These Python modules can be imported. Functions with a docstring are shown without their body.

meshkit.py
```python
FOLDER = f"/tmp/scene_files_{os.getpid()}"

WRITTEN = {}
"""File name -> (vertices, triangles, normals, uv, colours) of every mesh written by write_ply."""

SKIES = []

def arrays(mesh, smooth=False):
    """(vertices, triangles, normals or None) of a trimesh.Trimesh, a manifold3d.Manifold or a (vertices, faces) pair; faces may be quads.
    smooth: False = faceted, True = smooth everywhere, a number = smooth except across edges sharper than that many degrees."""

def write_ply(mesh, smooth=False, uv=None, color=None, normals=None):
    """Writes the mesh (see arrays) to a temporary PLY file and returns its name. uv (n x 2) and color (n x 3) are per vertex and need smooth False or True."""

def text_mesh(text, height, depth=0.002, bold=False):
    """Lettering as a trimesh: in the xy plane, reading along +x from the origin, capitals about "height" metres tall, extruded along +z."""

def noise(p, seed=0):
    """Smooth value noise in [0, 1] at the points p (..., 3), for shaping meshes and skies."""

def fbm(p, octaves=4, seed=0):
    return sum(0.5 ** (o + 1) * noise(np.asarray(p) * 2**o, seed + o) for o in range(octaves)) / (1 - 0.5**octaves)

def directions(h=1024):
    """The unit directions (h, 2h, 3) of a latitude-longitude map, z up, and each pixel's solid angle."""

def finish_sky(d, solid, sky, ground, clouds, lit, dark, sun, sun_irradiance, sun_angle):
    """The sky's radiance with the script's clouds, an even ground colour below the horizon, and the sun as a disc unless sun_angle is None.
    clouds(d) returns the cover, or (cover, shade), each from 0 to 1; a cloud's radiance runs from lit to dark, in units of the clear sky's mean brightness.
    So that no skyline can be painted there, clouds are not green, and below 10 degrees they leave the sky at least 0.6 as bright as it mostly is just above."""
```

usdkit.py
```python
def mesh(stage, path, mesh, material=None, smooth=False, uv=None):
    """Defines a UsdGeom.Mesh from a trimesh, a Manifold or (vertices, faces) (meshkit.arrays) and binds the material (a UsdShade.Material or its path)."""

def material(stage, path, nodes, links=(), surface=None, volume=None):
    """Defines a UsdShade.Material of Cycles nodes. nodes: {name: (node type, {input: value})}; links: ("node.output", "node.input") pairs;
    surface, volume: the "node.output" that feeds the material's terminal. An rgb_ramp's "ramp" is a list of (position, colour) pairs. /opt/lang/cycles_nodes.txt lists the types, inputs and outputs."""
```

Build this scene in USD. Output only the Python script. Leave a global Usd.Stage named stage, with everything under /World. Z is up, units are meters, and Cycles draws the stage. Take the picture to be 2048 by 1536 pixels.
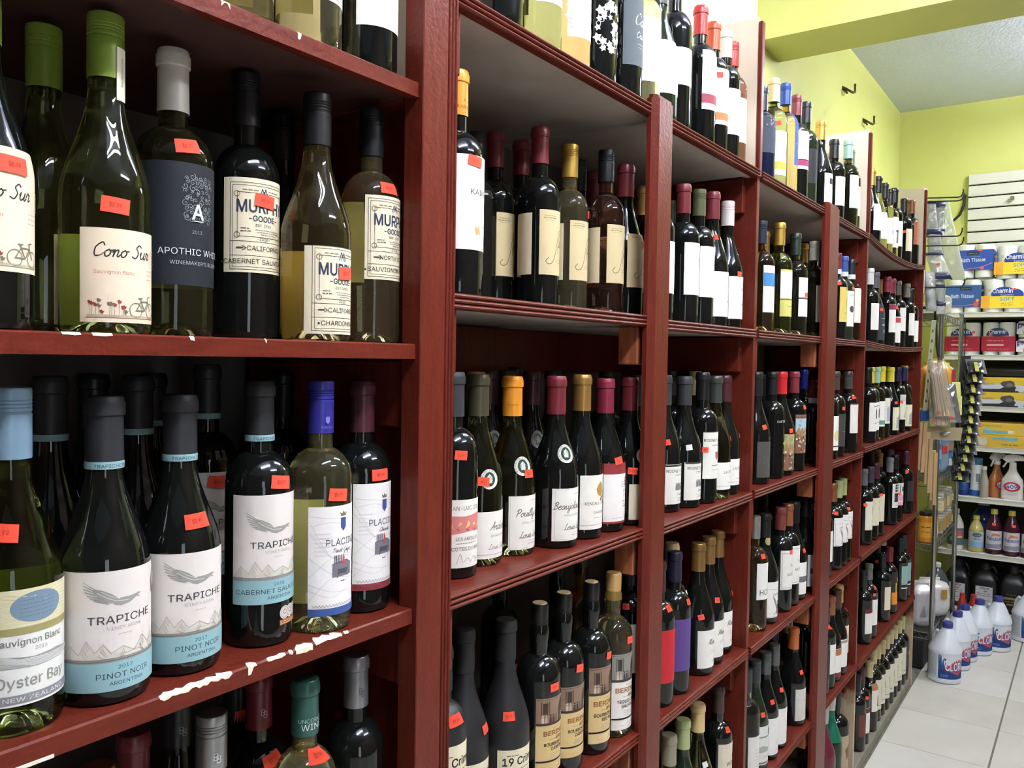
import math, random
import numpy as np, trimesh, shapely
from shapely.geometry import Polygon, LineString, MultiPolygon, box as sbox
from pxr import Usd, UsdGeom, UsdLux, UsdShade, Gf, Sdf, Vt
import usdkit, meshkit

stage = Usd.Stage.CreateInMemory()
UsdGeom.SetStageUpAxis(stage, 'Z')
UsdGeom.SetStageMetersPerUnit(stage, 1.0)
UsdGeom.Xform.Define(stage, '/World')
rng = random.Random(7)
nrg = np.random.default_rng(7)

# ------------------------------------------------------------------ camera
# x runs along the shelves away from the viewer, y into the shelves, z up
CAM = np.array([0.0, -0.71279, 1.60061])
YAW, PIT, ROLL, FPX = 0.61398876, -0.03070384, 0.01569173, 1660.42
def _cam_axes():
    F = np.array([math.cos(PIT)*math.cos(YAW), math.cos(PIT)*math.sin(YAW), math.sin(PIT)])
    R = np.array([math.sin(YAW), -math.cos(YAW), 0.0]); U = np.cross(R, F)
    c, s = math.cos(ROLL), math.sin(ROLL)
    return c*R+s*U, -s*R+c*U, F
AX = _cam_axes()
cam = UsdGeom.Camera.Define(stage, '/World/camera')
cam.CreateHorizontalApertureAttr(36.0)
cam.CreateVerticalApertureAttr(27.0)
cam.CreateFocalLengthAttr(36.0*FPX/2048)
cam.CreateClippingRangeAttr(Gf.Vec2f(0.05, 100))
cam.AddTransformOp().Set(Gf.Matrix4d(*[float(v) for v in (*AX[0], 0, *AX[1], 0, *(-AX[2]), 0, *CAM, 1)]))
cam.GetPrim().CreateAttribute('exposure', Sdf.ValueTypeNames.Float).Set(0.0)
cam.CreateExposureAttr(EXPOSURE := 0.0)

# ------------------------------------------------------------------ lights: unseen fluorescent battens, placed to light the shelves and far end
# (x, y, tube radiance): the glowing tubes themselves are built with their fixtures further down
FIXTURES = [(0.50, -1.20, 222.0), (2.45, -0.80, 115.0), (1.6, -2.15, 110.0), (5.0, -1.10, 172.0)]
TUBE_COL = (0.965, 0.985, 1.05)
CEIL = 3.331
dome = UsdLux.DomeLight.Define(stage, '/World/ambient_sky')
dome.CreateIntensityAttr(0.05)
# daylight of an unseen door behind the viewer, set to streak the bottles
UNSEEN_DOOR = (-1.30, -0.55, 2.10)          # x0, x1, height of the opening in the wall at y = -3.2
day = UsdLux.RectLight.Define(stage, '/World/unseen_door_daylight')
day.CreateWidthAttr(UNSEEN_DOOR[1]-UNSEEN_DOOR[0]+.1); day.CreateHeightAttr(UNSEEN_DOOR[2]+.1); day.CreateIntensityAttr(DAY := 3.6); day.CreateNormalizeAttr(False); day.CreateColorAttr(Gf.Vec3f(0.86, 0.94, 1.0))
day.AddTranslateOp().Set(Gf.Vec3d((UNSEEN_DOOR[0]+UNSEEN_DOOR[1])/2, -3.36, UNSEEN_DOOR[2]/2)); day.AddRotateXOp().Set(90.0)

# ------------------------------------------------------------------ colour, names, custom data
def lin(c):
    if isinstance(c, str):
        c = [int(c[i:i+2], 16)/255 for i in (1, 3, 5)]
    return tuple(x/12.92 if x <= 0.04045 else ((x+0.055)/1.055)**2.4 for x in c)
_used = {}
def free(parent, name):
    k = parent+'/'+name
    n = _used.get(k, -1)+1; _used[k] = n
    return k if n == 0 else '%s_%03d' % (k, n)
def tag(p, label=None, cat=None, group=None, kind=None):
    p = p.GetPrim() if hasattr(p, 'GetPrim') else p
    for k, v in (('label', label), ('category', cat), ('group', group), ('kind', kind)):
        if v: p.SetCustomDataByKey(k, v)
    return p
def thing(name, label, cat, loc=(0, 0, 0), rz=0.0, group=None, kind=None):
    x = UsdGeom.Xform.Define(stage, free('/World', name))
    x.AddTranslateOp().Set(Gf.Vec3d(*map(float, loc)))
    if rz: x.AddRotateZOp().Set(float(rz))
    return tag(x, label, cat, group, kind)
def copy_of(src, name, label, cat, loc, rz=0.0, group=None):
    x = UsdGeom.Xform.Define(stage, free('/World', name))
    x.GetPrim().GetReferences().AddInternalReference(src.GetPath())
    x.ClearXformOpOrder()
    x.AddTranslateOp().Set(Gf.Vec3d(*map(float, loc)))
    if rz: x.AddRotateZOp().Set(float(rz))
    else:
        pass
    x.GetPrim().SetInstanceable(True)
    return tag(x, label, cat, group)
def put(parent, name, m, mat, smooth=False):
    """one mesh prim under parent (a prim, or None for /World); m: trimesh, (v,f) or (v,f,n)"""
    pp = '/World' if parent is None else str(parent.GetPath())
    path = free(pp, name)
    if isinstance(m, tuple) and len(m) == 3:
        v, f, n = m
        g = UsdGeom.Mesh.Define(stage, path)
        g.CreatePointsAttr(Vt.Vec3fArray.FromNumpy(np.asarray(v, np.float32)))
        g.CreateFaceVertexCountsAttr(Vt.IntArray.FromNumpy(np.full(len(f), 3, np.int32)))
        g.CreateFaceVertexIndicesAttr(Vt.IntArray.FromNumpy(np.asarray(f, np.int32).ravel()))
        g.CreateSubdivisionSchemeAttr('none')
        if n is not None:
            g.CreateNormalsAttr(Vt.Vec3fArray.FromNumpy(np.asarray(n, np.float32))); g.SetNormalsInterpolation('vertex')
        UsdShade.MaterialBindingAPI.Apply(g.GetPrim()).Bind(mat)
        return g.GetPrim()
    return usdkit.mesh(stage, path, m, mat, smooth=smooth).GetPrim()
def solo(name, m, mat, label, cat, group=None, smooth=False):
    return tag(put(None, name, m, mat, smooth), label, cat, group)
def struct(name, m, mat, smooth=False):
    return tag(put(None, name, m, mat, smooth), kind='structure')

# ------------------------------------------------------------------ materials
_mats = {}
def M(key, nodes, links=(), surface='p.BSDF'):
    if key not in _mats:
        _mats[key] = usdkit.material(stage, '/World/Looks/'+key, nodes, links, surface=surface)
    return _mats[key]
def plain(col, rough=0.5, metal=0.0, spec=0.5, name='paint'):
    c = lin(col)
    key = '%s_%s_%d_%d' % (name, col[1:] if isinstance(col, str) else '_'.join('%d' % (x*255) for x in col), rough*100, metal*100)
    return M(key, {'tc': ('texture_coordinate', {}), 'n': ('noise_texture', {'scale': 60.0, 'detail': 3.0}),
                   'mx': ('mix_color', {'blend_type': 'multiply', 'fac': 0.10, 'a': c}),
                   'p': ('principled_bsdf', {'roughness': rough, 'metallic': metal, 'specular_ior_level': spec})},
             [('tc.object', 'n.vector'), ('n.color', 'mx.b'), ('mx.result', 'p.base_color')])
def foil(col, rough=0.33, metal=0.35):
    return plain(col, rough, metal, 0.5, 'foil')
def paper(col):
    return plain(col, 0.62, 0.0, 0.3, 'paper')
def ink(col):
    return plain(col, 0.6, 0.0, 0.3, 'ink')
def painted_wood(key, base, worn, dark, z_bare=None, grain=(45.0, 45.0, 5.0)):
    nodes = {'g': ('geometry', {}),
             'mp': ('mapping', {'scale': grain}), 'n': ('noise_texture', {'scale': 3.0, 'detail': 5.0, 'roughness': 0.6}),
             'mp2': ('mapping', {'scale': (1.0, 1.0, 1.0)}), 'n2': ('noise_texture', {'scale': 26.0, 'detail': 6.0, 'roughness': 0.7}),
             'n3': ('noise_texture', {'scale': 130.0, 'detail': 3.0, 'roughness': 0.6}),
             'r1': ('rgb_ramp', {'ramp': [(0.25, dark), (0.55, base), (0.8, tuple(min(1, x*1.25) for x in base))]}),
             'r2': ('rgb_ramp', {'ramp': [(0.0, (0, 0, 0)), (0.735, (0, 0, 0)), (0.775, (1, 1, 1)), (1.0, (1, 1, 1))]}),
             'mx': ('mix_color', {'blend_type': 'mix', 'b': worn}),
             'b': ('bump', {'strength': 0.35, 'distance': 0.002}),
             'p': ('principled_bsdf', {'roughness': 0.34, 'specular_ior_level': 0.18})}
    links = [('g.position', 'mp.vector'), ('mp.vector', 'n.vector'), ('g.position', 'n2.vector'), ('g.position', 'n3.vector'),
             ('n.fac', 'r1.fac'), ('n2.fac', 'r2.fac'), ('r1.color', 'mx.a'), ('r2.color', 'mx.fac'), ('n3.fac', 'b.height'), ('b.normal', 'p.normal')]
    if z_bare:
        nodes['s'] = ('separate_xyz', {}); nodes['mr'] = ('map_range', {'from_min': z_bare+0.04, 'from_max': z_bare-0.04})
        nodes['ma'] = ('math', {'math_type': 'multiply_add', 'value2': 0.12, 'value3': 0.0})
        nodes['mx3'] = ('mix_color', {'blend_type': 'mix', 'b': lin('#b3a285')})
        links += [('g.position', 's.vector'), ('n2.fac', 'ma.value1'), ('s.z', 'ma.value3'), ('ma.result' if False else 'ma.value', 'mr.value'),
                  ('mx.result', 'mx3.a'), ('mr.result', 'mx3.fac'), ('mx3.result', 'p.base_color')]
    else:
        links.append(('mx.result', 'p.base_color'))
    return M(key, nodes, links)
RED = painted_wood('red_painted_wood', (0.112, 0.0170, 0.0092), (0.30, 0.15, 0.12), (0.080, 0.0112, 0.0064))
REDS = painted_wood('red_painted_shelf', (0.112, 0.0170, 0.0092), (0.30, 0.15, 0.12), (0.080, 0.0112, 0.0064), None, (5.0, 45.0, 45.0))
REDP = painted_wood('red_painted_panel', (0.112, 0.0170, 0.0092), (0.22, 0.09, 0.06), (0.080, 0.0112, 0.0064), z_bare=0.40)
BARE = M('orange_stained_block', {'g': ('geometry', {}), 'mp': ('mapping', {'scale': (40.0, 40.0, 4.0)}), 'n': ('noise_texture', {'scale': 3.0, 'detail': 4.0}),
         'r': ('rgb_ramp', {'ramp': [(0.3, lin('#7a3f26')), (0.7, lin('#a8623e'))]}), 'p': ('principled_bsdf', {'roughness': 0.5})},
         [('g.position', 'mp.vector'), ('mp.vector', 'n.vector'), ('n.fac', 'r.fac'), ('r.color', 'p.base_color')])
def board(key, c1, c2, rough=0.6, scale=9.0):
    return M(key, {'g': ('geometry', {}), 'n': ('noise_texture', {'scale': scale, 'detail': 5.0}),
                   'r': ('rgb_ramp', {'ramp': [(0.3, lin(c1)), (0.7, lin(c2))]}), 'p': ('principled_bsdf', {'roughness': rough})},
             [('g.position', 'n.vector'), ('n.fac', 'r.fac'), ('r.color', 'p.base_color')])
GREYB = board('grey_shelf_board', '#a39a8f', '#b5ada2')
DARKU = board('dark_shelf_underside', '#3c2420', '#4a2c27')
BACKM = board('grey_back_panel', '#55524e', '#666260', 0.7)
OFFW = board('offwhite_partition', '#e0d3bd', '#e8dcc8', 0.45)
CHIP = board('cream_bare_chip', '#e6d6bd', '#f3e8d4', 0.8, 200.0)
WALLG = M('yellow_green_wall_paint', {'g': ('geometry', {}), 'n': ('noise_texture', {'scale': 3.0, 'detail': 6.0}), 'n2': ('noise_texture', {'scale': 220.0, 'detail': 2.0}),
          'r': ('rgb_ramp', {'ramp': [(0.3, lin('#c6ca72')), (0.7, lin('#cccf7a'))]}), 'b': ('bump', {'strength': 0.12, 'distance': 0.002}), 'p': ('principled_bsdf', {'roughness': 0.55})},
          [('g.position', 'n.vector'), ('g.position', 'n2.vector'), ('n.fac', 'r.fac'), ('r.color', 'p.base_color'), ('n2.fac', 'b.height'), ('b.normal', 'p.normal')])
WALLC = board('cream_near_wall', '#eeebda', '#f2efe0', 0.6)
CEILM = M('white_textured_ceiling', {'g': ('geometry', {}), 'n': ('noise_texture', {'scale': 70.0, 'detail': 4.0}),
          'r': ('rgb_ramp', {'ramp': [(0.3, lin('#c6cde0')), (0.7, lin('#d0d7ea'))]}), 'b': ('bump', {'strength': 0.5, 'distance': 0.006}), 'p': ('principled_bsdf', {'roughness': 0.8})},
          [('g.position', 'n.vector'), ('n.fac', 'r.fac'), ('r.color', 'p.base_color'), ('n.fac', 'b.height'), ('b.normal', 'p.normal')])
def tile_mat(i, c1, c2):
    return M('floor_tile_glaze_%d' % i, {'g': ('geometry', {}), 'n': ('noise_texture', {'scale': 5.0+i, 'detail': 5.0}),
             'r': ('rgb_ramp', {'ramp': [(0.3, lin(c1)), (0.7, lin(c2))]}), 'p': ('principled_bsdf', {'roughness': 0.28})},
             [('g.position', 'n.vector'), ('n.fac', 'r.fac'), ('r.color', 'p.base_color')])
TILES = [tile_mat(0, '#cfccc0', '#d8d5ca'), tile_mat(1, '#d2cfc5', '#dad8cf'), tile_mat(2, '#cbc8bb', '#d4d1c5')]
GROUT = board('dirty_grout', '#5d5a52', '#767268', 0.9, 30.0)
CHROME = M('chrome_wire', {'p': ('principled_bsdf', {'base_color': lin('#a9adb0'), 'metallic': 1.0, 'roughness': 0.28})})
BLACKW = plain('#141414', 0.5, 0.0, 0.5, 'black_wire')
WMETAL = plain('#d9d8cc', 0.4, 0.0, 0.5, 'white_enamel')
DARKIN = plain('#2a2926', 0.7, 0.0, 0.3, 'dark_steel')
def glassm(key, col, rough=0.0, ior=1.40, haze=0.99):
    return M('glass_'+key, {'p': ('principled_bsdf', {'base_color': col, 'transmission_weight': haze, 'roughness': rough, 'ior': ior})})
def darkglass(key, col, rough=0.045):
    return M('glass_'+key, {'p': ('principled_bsdf', {'base_color': col, 'roughness': rough, 'ior': 1.5, 'specular_ior_level': 0.5})})
GLASS = {
 'r': darkglass('black_red_wine', (0.0035, 0.0045, 0.004)), 'm': darkglass('matt_black', (0.008, 0.008, 0.009), 0.48),
 'g2': darkglass('dark_green', (0.012, 0.020, 0.010)), 'b': darkglass('navy', (0.006, 0.010, 0.03)),
 'mb': darkglass('burgundy_sleeve', (0.10, 0.012, 0.02), 0.3), 'gb': darkglass('dark_sparkling', (0.006, 0.02, 0.012)),
 'c': glassm('pale_wine', (0.96, 0.90, 0.52), haze=.98), 'y': glassm('yellow_wine', (0.94, 0.93, 0.52), haze=.975), 'y2': glassm('straw_wine', (0.93, 0.84, 0.50), haze=.97),
 'w': glassm('amber_wine', (0.76, 0.62, 0.26), haze=.985), 'w2': glassm('grey_green_wine', (0.52, 0.52, 0.33)), 'g': glassm('green_wine', (0.48, 0.54, 0.20)), 'g3': glassm('deep_green_wine', (0.30, 0.36, 0.10), haze=.995),
 'o': glassm('olive_wine', (0.38, 0.38, 0.16)), 'a': glassm('brown_wine', (0.66, 0.45, 0.20)), 'a2': glassm('tan_wine', (0.62, 0.45, 0.28)),
 'a3': glassm('gold_olive_wine', (0.66, 0.60, 0.24)), 'am': glassm('gold_wine', (0.78, 0.60, 0.27)), 'p': glassm('rose_wine', (0.66, 0.36, 0.27)),
 'pd': glassm('dark_rose_wine', (0.50, 0.26, 0.22)), 'p2': glassm('brown_rose_wine', (0.55, 0.36, 0.26))}

# ------------------------------------------------------------------ small modelling kit
def cat(ms):
    return trimesh.util.concatenate(ms)
def bx(x0, x1, y0, y1, z0, z1, b=0.0):
    if b <= 0:
        m = trimesh.creation.box((x1-x0, y1-y0, z1-z0)); m.apply_translation(((x0+x1)/2, (y0+y1)/2, (z0+z1)/2)); return m
    pts = []
    for x, sx in ((x0, 1), (x1, -1)):
        for y, sy in ((y0, 1), (y1, -1)):
            for z, sz in ((z0, 1), (z1, -1)):
                pts += [(x, y+sy*b, z+sz*b), (x+sx*b, y, z+sz*b), (x+sx*b, y+sy*b, z)]
    return trimesh.convex.convex_hull(np.array(pts))
def tube(pts, r, sides=8, closed_ends=True):
    p = np.asarray(pts, float); n = len(p)
    r = np.broadcast_to(r, (n,))
    t = np.gradient(p, axis=0); t /= np.linalg.norm(t, axis=1, keepdims=True)+1e-12
    a = np.cross(t, (0, 0, 1.0)); bad = np.linalg.norm(a, axis=1) < 1e-3
    a[bad] = np.cross(t[bad], (1.0, 0, 0)); a /= np.linalg.norm(a, axis=1, keepdims=True)
    b = np.cross(t, a); ang = np.arange(sides)*2*np.pi/sides
    v = p[:, None]+r[:, None, None]*(np.cos(ang)[None, :, None]*a[:, None]+np.sin(ang)[None, :, None]*b[:, None])
    f = []
    for i in range(n-1):
        for k in range(sides):
            k2 = (k+1) % sides
            f += [(i*sides+k, i*sides+k2, (i+1)*sides+k2), (i*sides+k, (i+1)*sides+k2, (i+1)*sides+k)]
    v = v.reshape(-1, 3)
    if closed_ends:
        v = np.vstack([v, p[0], p[-1]]); c0, c1 = len(v)-2, len(v)-1
        for k in range(sides):
            k2 = (k+1) % sides
            f += [(c0, k2, k), (c1, (n-1)*sides+k, (n-1)*sides+k2)]
    m = trimesh.Trimesh(v, f, process=False); m.fix_normals() if False else None
    return m
def lathe(prof, segs=40, smooth=35, close=True):
    """prof: (r,z) from bottom to top, outside normals; poles at r=0"""
    prof = [(max(r, 0.0), z) for r, z in prof]
    ang = np.arange(segs)*2*np.pi/segs
    v, rows = [], []
    for r, z in prof:
        if r < 1e-7:
            rows.append([len(v)]*segs); v.append((0, 0, z))
        else:
            rows.append(list(range(len(v), len(v)+segs))); v += [(r*math.cos(a), r*math.sin(a), z) for a in ang]
    f = []
    for i in range(len(rows)-1):
        A, B = rows[i], rows[i+1]
        for k in range(segs):
            k2 = (k+1) % segs
            if A[k] != A[k2]: f.append((A[k], A[k2], B[k2]))
            if B[k] != B[k2]: f.append((A[k], B[k2], B[k]))
    m = trimesh.Trimesh(np.array(v), np.array(f), process=False)
    return meshkit.arrays(m, smooth)
def tri2d(g):
    out_v, out_f, n = [], [], 0
    for p in (getattr(g, 'geoms', None) or [g]):
        if p.is_empty or p.area < 1e-9 or p.geom_type != 'Polygon': continue
        v, f = trimesh.creation.triangulate_polygon(p, engine='earcut')
        out_v.append(v); out_f.append(f+n); n += len(v)
    if not out_v: return np.zeros((0, 2)), np.zeros((0, 3), int)
    return np.vstack(out_v), np.vstack(out_f)
def refine(v, f, size):
    if len(f) == 0: return v, f
    v3 = np.c_[v, np.zeros(len(v))]
    v3, f = trimesh.remesh.subdivide_to_size(v3, f, size, max_iter=12)
    return v3[:, :2], f
_tc = {}
def text2d(s, bold=False):
    """flat triangles of a line of text, capitals 1 unit tall, centred on x"""
    k = (s, bold)
    if k not in _tc:
        m = meshkit.text_mesh(s, 1.0, 0.05, bold)
        keep = (m.face_normals[:, 2] > 0.9)
        f = m.faces[keep]; ids, inv = np.unique(f, return_inverse=True)
        v = m.vertices[ids][:, :2].copy(); v[:, 0] -= (v[:, 0].min()+v[:, 0].max())/2
        _tc[k] = (v, inv.reshape(-1, 3))
    return _tc[k]
GL = {'a': (1.2, [[(.9,.8),(.5,1),(.1,.6),(.15,.1),(.5,0),(.9,.7),(.92,.2),(1.1,0),(1.3,.2)]]),
 'c': (1.0, [[(.85,.8),(.5,1),(.1,.5),(.3,0),(.7,.05),(1.0,.3)]]), 'd': (1.3, [[(.9,.8),(.5,1),(.1,.5),(.4,0),(.85,.4),(1.1,2),(.95,.3),(1.2,0),(1.35,.2)]]),
 'e': (1.0, [[(.1,.5),(.6,.6),(.8,.85),(.5,1),(.1,.5),(.35,0),(.75,.05),(1.05,.35)]]), 'g': (1.2, [[(.9,.8),(.5,1),(.1,.5),(.4,.05),(.85,.6),(.8,-.6),(.4,-1),(.1,-.7),(.6,-.1),(1.2,.3)]]),
 'h': (1.1, [[(0,.2),(.5,1.6),(.4,2),(.2,1.6),(.1,0),(.3,.8),(.6,1),(.75,.7),(.7,.1),(1.1,.2)]]), 'i': (.6, [[(0,.3),(.3,1),(.25,.2),(.45,0),(.7,.3)], [(.38,1.4),(.42,1.5)]]),
 'j': (.6, [[(.35,1),(.25,-.5),(0,-1),(-.3,-.7),(.2,-.1),(.6,.3)], [(.4,1.4),(.44,1.5)]]), 'l': (.6, [[(0,.2),(.5,1.6),(.4,2),(.2,1.5),(.2,.2),(.4,0),(.65,.3)]]),
 'm': (1.6, [[(0,.6),(.2,1),(.2,0),(.3,.7),(.6,1),(.75,.8),(.72,0),(.85,.7),(1.15,1),(1.3,.8),(1.25,.15),(1.4,0),(1.6,.3)]]), 'n': (1.1, [[(0,.6),(.2,1),(.2,0),(.3,.7),(.6,1),(.75,.8),(.7,.15),(.9,0),(1.1,.3)]]),
 'o': (1.1, [[(.55,1),(.1,.6),(.3,0),(.7,.1),(.85,.6),(.55,1),(.7,.85),(1.1,.9)]]), 'r': (.8, [[(0,.5),(.25,1.1),(.4,.85),(.65,.9),(.5,.3),(.6,0),(.85,.25)]]),
 's': (.75, [[(0,.2),(.45,1.05),(.5,.5),(.6,.1),(.2,0),(.05,.2)]]), 't': (.75, [[(.1,.3),(.45,1.8),(.3,.3),(.5,0),(.8,.3)], [(.1,1.2),(.7,1.25)]]),
 'u': (1.15, [[(0,.6),(.15,1),(.1,.3),(.35,0),(.75,.4),(.85,1),(.8,.2),(1,0),(1.2,.3)]]), 'v': (1.0, [[(0,.8),(.2,1),(.3,.1),(.5,0),(.8,.8),(.75,1),(1,.9)]]),
 'y': (1.15, [[(0,.6),(.15,1),(.1,.3),(.35,0),(.75,.4),(.85,1),(.75,-.6),(.4,-1),(.1,-.7),(.6,-.1),(1.15,.3)]]),
 'A': (1.3, [[(0,0),(.5,.8),(.95,2),(1.05,0)], [(.3,.7),(1.2,.8)]]), 'B': (1.35, [[(.3,0),(.5,1.9)], [(.1,1.6),(.8,2),(1.2,1.6),(.6,1.1),(1.2,.7),(.8,0),(.1,.1)]]),
 'C': (1.5, [[(1.3,1.6),(.9,2),(.2,1.2),(.4,.1),(1,.1),(1.5,.5)]]), 'G': (1.5, [[(1.3,1.6),(.9,2),(.2,1.2),(.4,.1),(1,.2),(1.2,.9),(1.2,-.6),(.7,-.8),(1.4,.3)]]),
 'J': (1.0, [[(.2,1.7),(.7,2),(.9,1.9),(.5,-.6),(.1,-1),(-.3,-.7),(.4,-.1),(1.0,.4)]]), 'L': (1.3, [[(1.0,1.8),(.7,2),(.5,1),(.3,.1),(0,.1),(.4,.15),(1.1,0),(1.3,.3)]]),
 'M': (1.8, [[(0,0),(.4,2),(.7,.2),(1.3,2),(1.4,.1),(1.7,.2)]]), 'P': (1.35, [[(.3,0),(.5,1.9)], [(.1,1.5),(.7,2),(1.3,1.6),(.9,1),(.45,.95)]]),
 'S': (1.3, [[(1.2,1.7),(.8,2),(.4,1.5),(.9,.8),(.6,0),(0,.2)]]), 'V': (1.2, [[(0,1.8),(.3,2),(.5,0),(1.2,2),(1.4,1.8)]]), 'R': (1.4, [[(.3,0),(.5,1.9)], [(.1,1.5),(.7,2),(1.3,1.6),(.9,1.1),(.5,1),(.9,.4),(1.3,0)]]), ' ': (.7, [])}
def smooth_line(pts, n=6):
    p = np.array(pts, float)
    if len(p) < 3: return p
    q = np.vstack([2*p[0]-p[1], p, 2*p[-1]-p[-2]]); out = []
    for i in range(1, len(q)-2):
        for t in np.linspace(0, 1, n, endpoint=False):
            a, b, c, d = q[i-1], q[i], q[i+1], q[i+2]
            out.append(.5*((2*b)+(c-a)*t+(2*a-5*b+4*c-d)*t*t+(3*b-a-3*c+d)*t**3))
    out.append(p[-1]); return np.array(out)
_sc = {}
def script2d(s, slant=0.28, pen=0.095):
    """joined handwriting, x-height 1 unit, centred on x"""
    if s not in _sc:
        x, lines = 0.0, []
        for ch in s:
            adv, strokes = GL.get(ch, GL['o'])
            for st in strokes:
                q = smooth_line(st); lines.append(LineString(np.c_[q[:, 0]+x+slant*q[:, 1], q[:, 1]]).buffer(pen, quad_segs=2))
            x += adv
        g = shapely.union_all(lines).simplify(0.02); v, f = tri2d(g)
        v = v.copy(); v[:, 0] -= x/2; _sc[s] = (v, f)
    return _sc[s]

# ------------------------------------------------------------------ bottles: profiles
RK = dict(bdx=.0375, bdxw=.0405, bdxs=.036, bur=.0405, ber=.0385, champ=.046, mag=.046)
def radius(kind, h, z):
    R = RK[kind]; t = z/h
    if kind in ('bur', 'champ'):
        if t < .42: return R
        if t > .78: return .0155
        u = (t-.42)/.36; return .0155+(R-.0155)*.5*(1+math.cos(math.pi*u**.95))
    rn = .0145
    if t < .60: return R
    if t > .728: return rn
    u = (t-.60)/.128; return rn+(R-rn)*max(0.0, 1-u**2.2)**.75
_bp = {}
def body(kind, h, clear):
    k = (kind, h, clear)
    if k in _bp: return _bp[k]
    R = RK[kind]; top = h-.004
    pr = [(0, .016 if clear else .010), (R*.35, .013 if clear else .008), (R*.70, .003), (R*.80, 0), (R-.005, 0), (R-.0015, .0018), (R, .006)]
    z0, z1 = (.42*h, .78*h) if kind in ('bur', 'champ') else (.60*h, .728*h)
    pr += [(R, z) for z in np.linspace(.02, z0, 5)]
    n = 14
    pr += [(radius(kind, h, z), z) for z in (z0+(z1-z0)*np.linspace(0, 1, n+1)[1:])]
    rn = pr[-1][0]
    if kind == 'ber': pr += [(rn+.0008, .79*h), (rn+.0026, .83*h), (rn+.0018, .87*h), (rn, .89*h)]
    pr += [(rn-.0006, .90*h), (rn-.0006, top-.001), (rn-.003, top), (0, top)]
    v, f, nn = lathe(pr, 44)
    if clear:                              # the air above the wine: an inward-facing cavity
        zf = z1-.004
        ci = [(0, zf), (radius(kind, h, zf)-.0045, zf), (radius(kind, h, z1+.002)-.0035, z1+.004), (rn-.0035, z1+.012), (rn-.0035, top-.012), (0, top-.011)]
        v2, f2, n2 = lathe(ci, 28)
        v, f, nn = np.vstack([v, v2]), np.vstack([f, f2[:, ::-1]+len(v)]), np.vstack([nn, -n2])
    _bp[k] = (v, f, nn); return _bp[k]
_cp = {}
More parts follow.
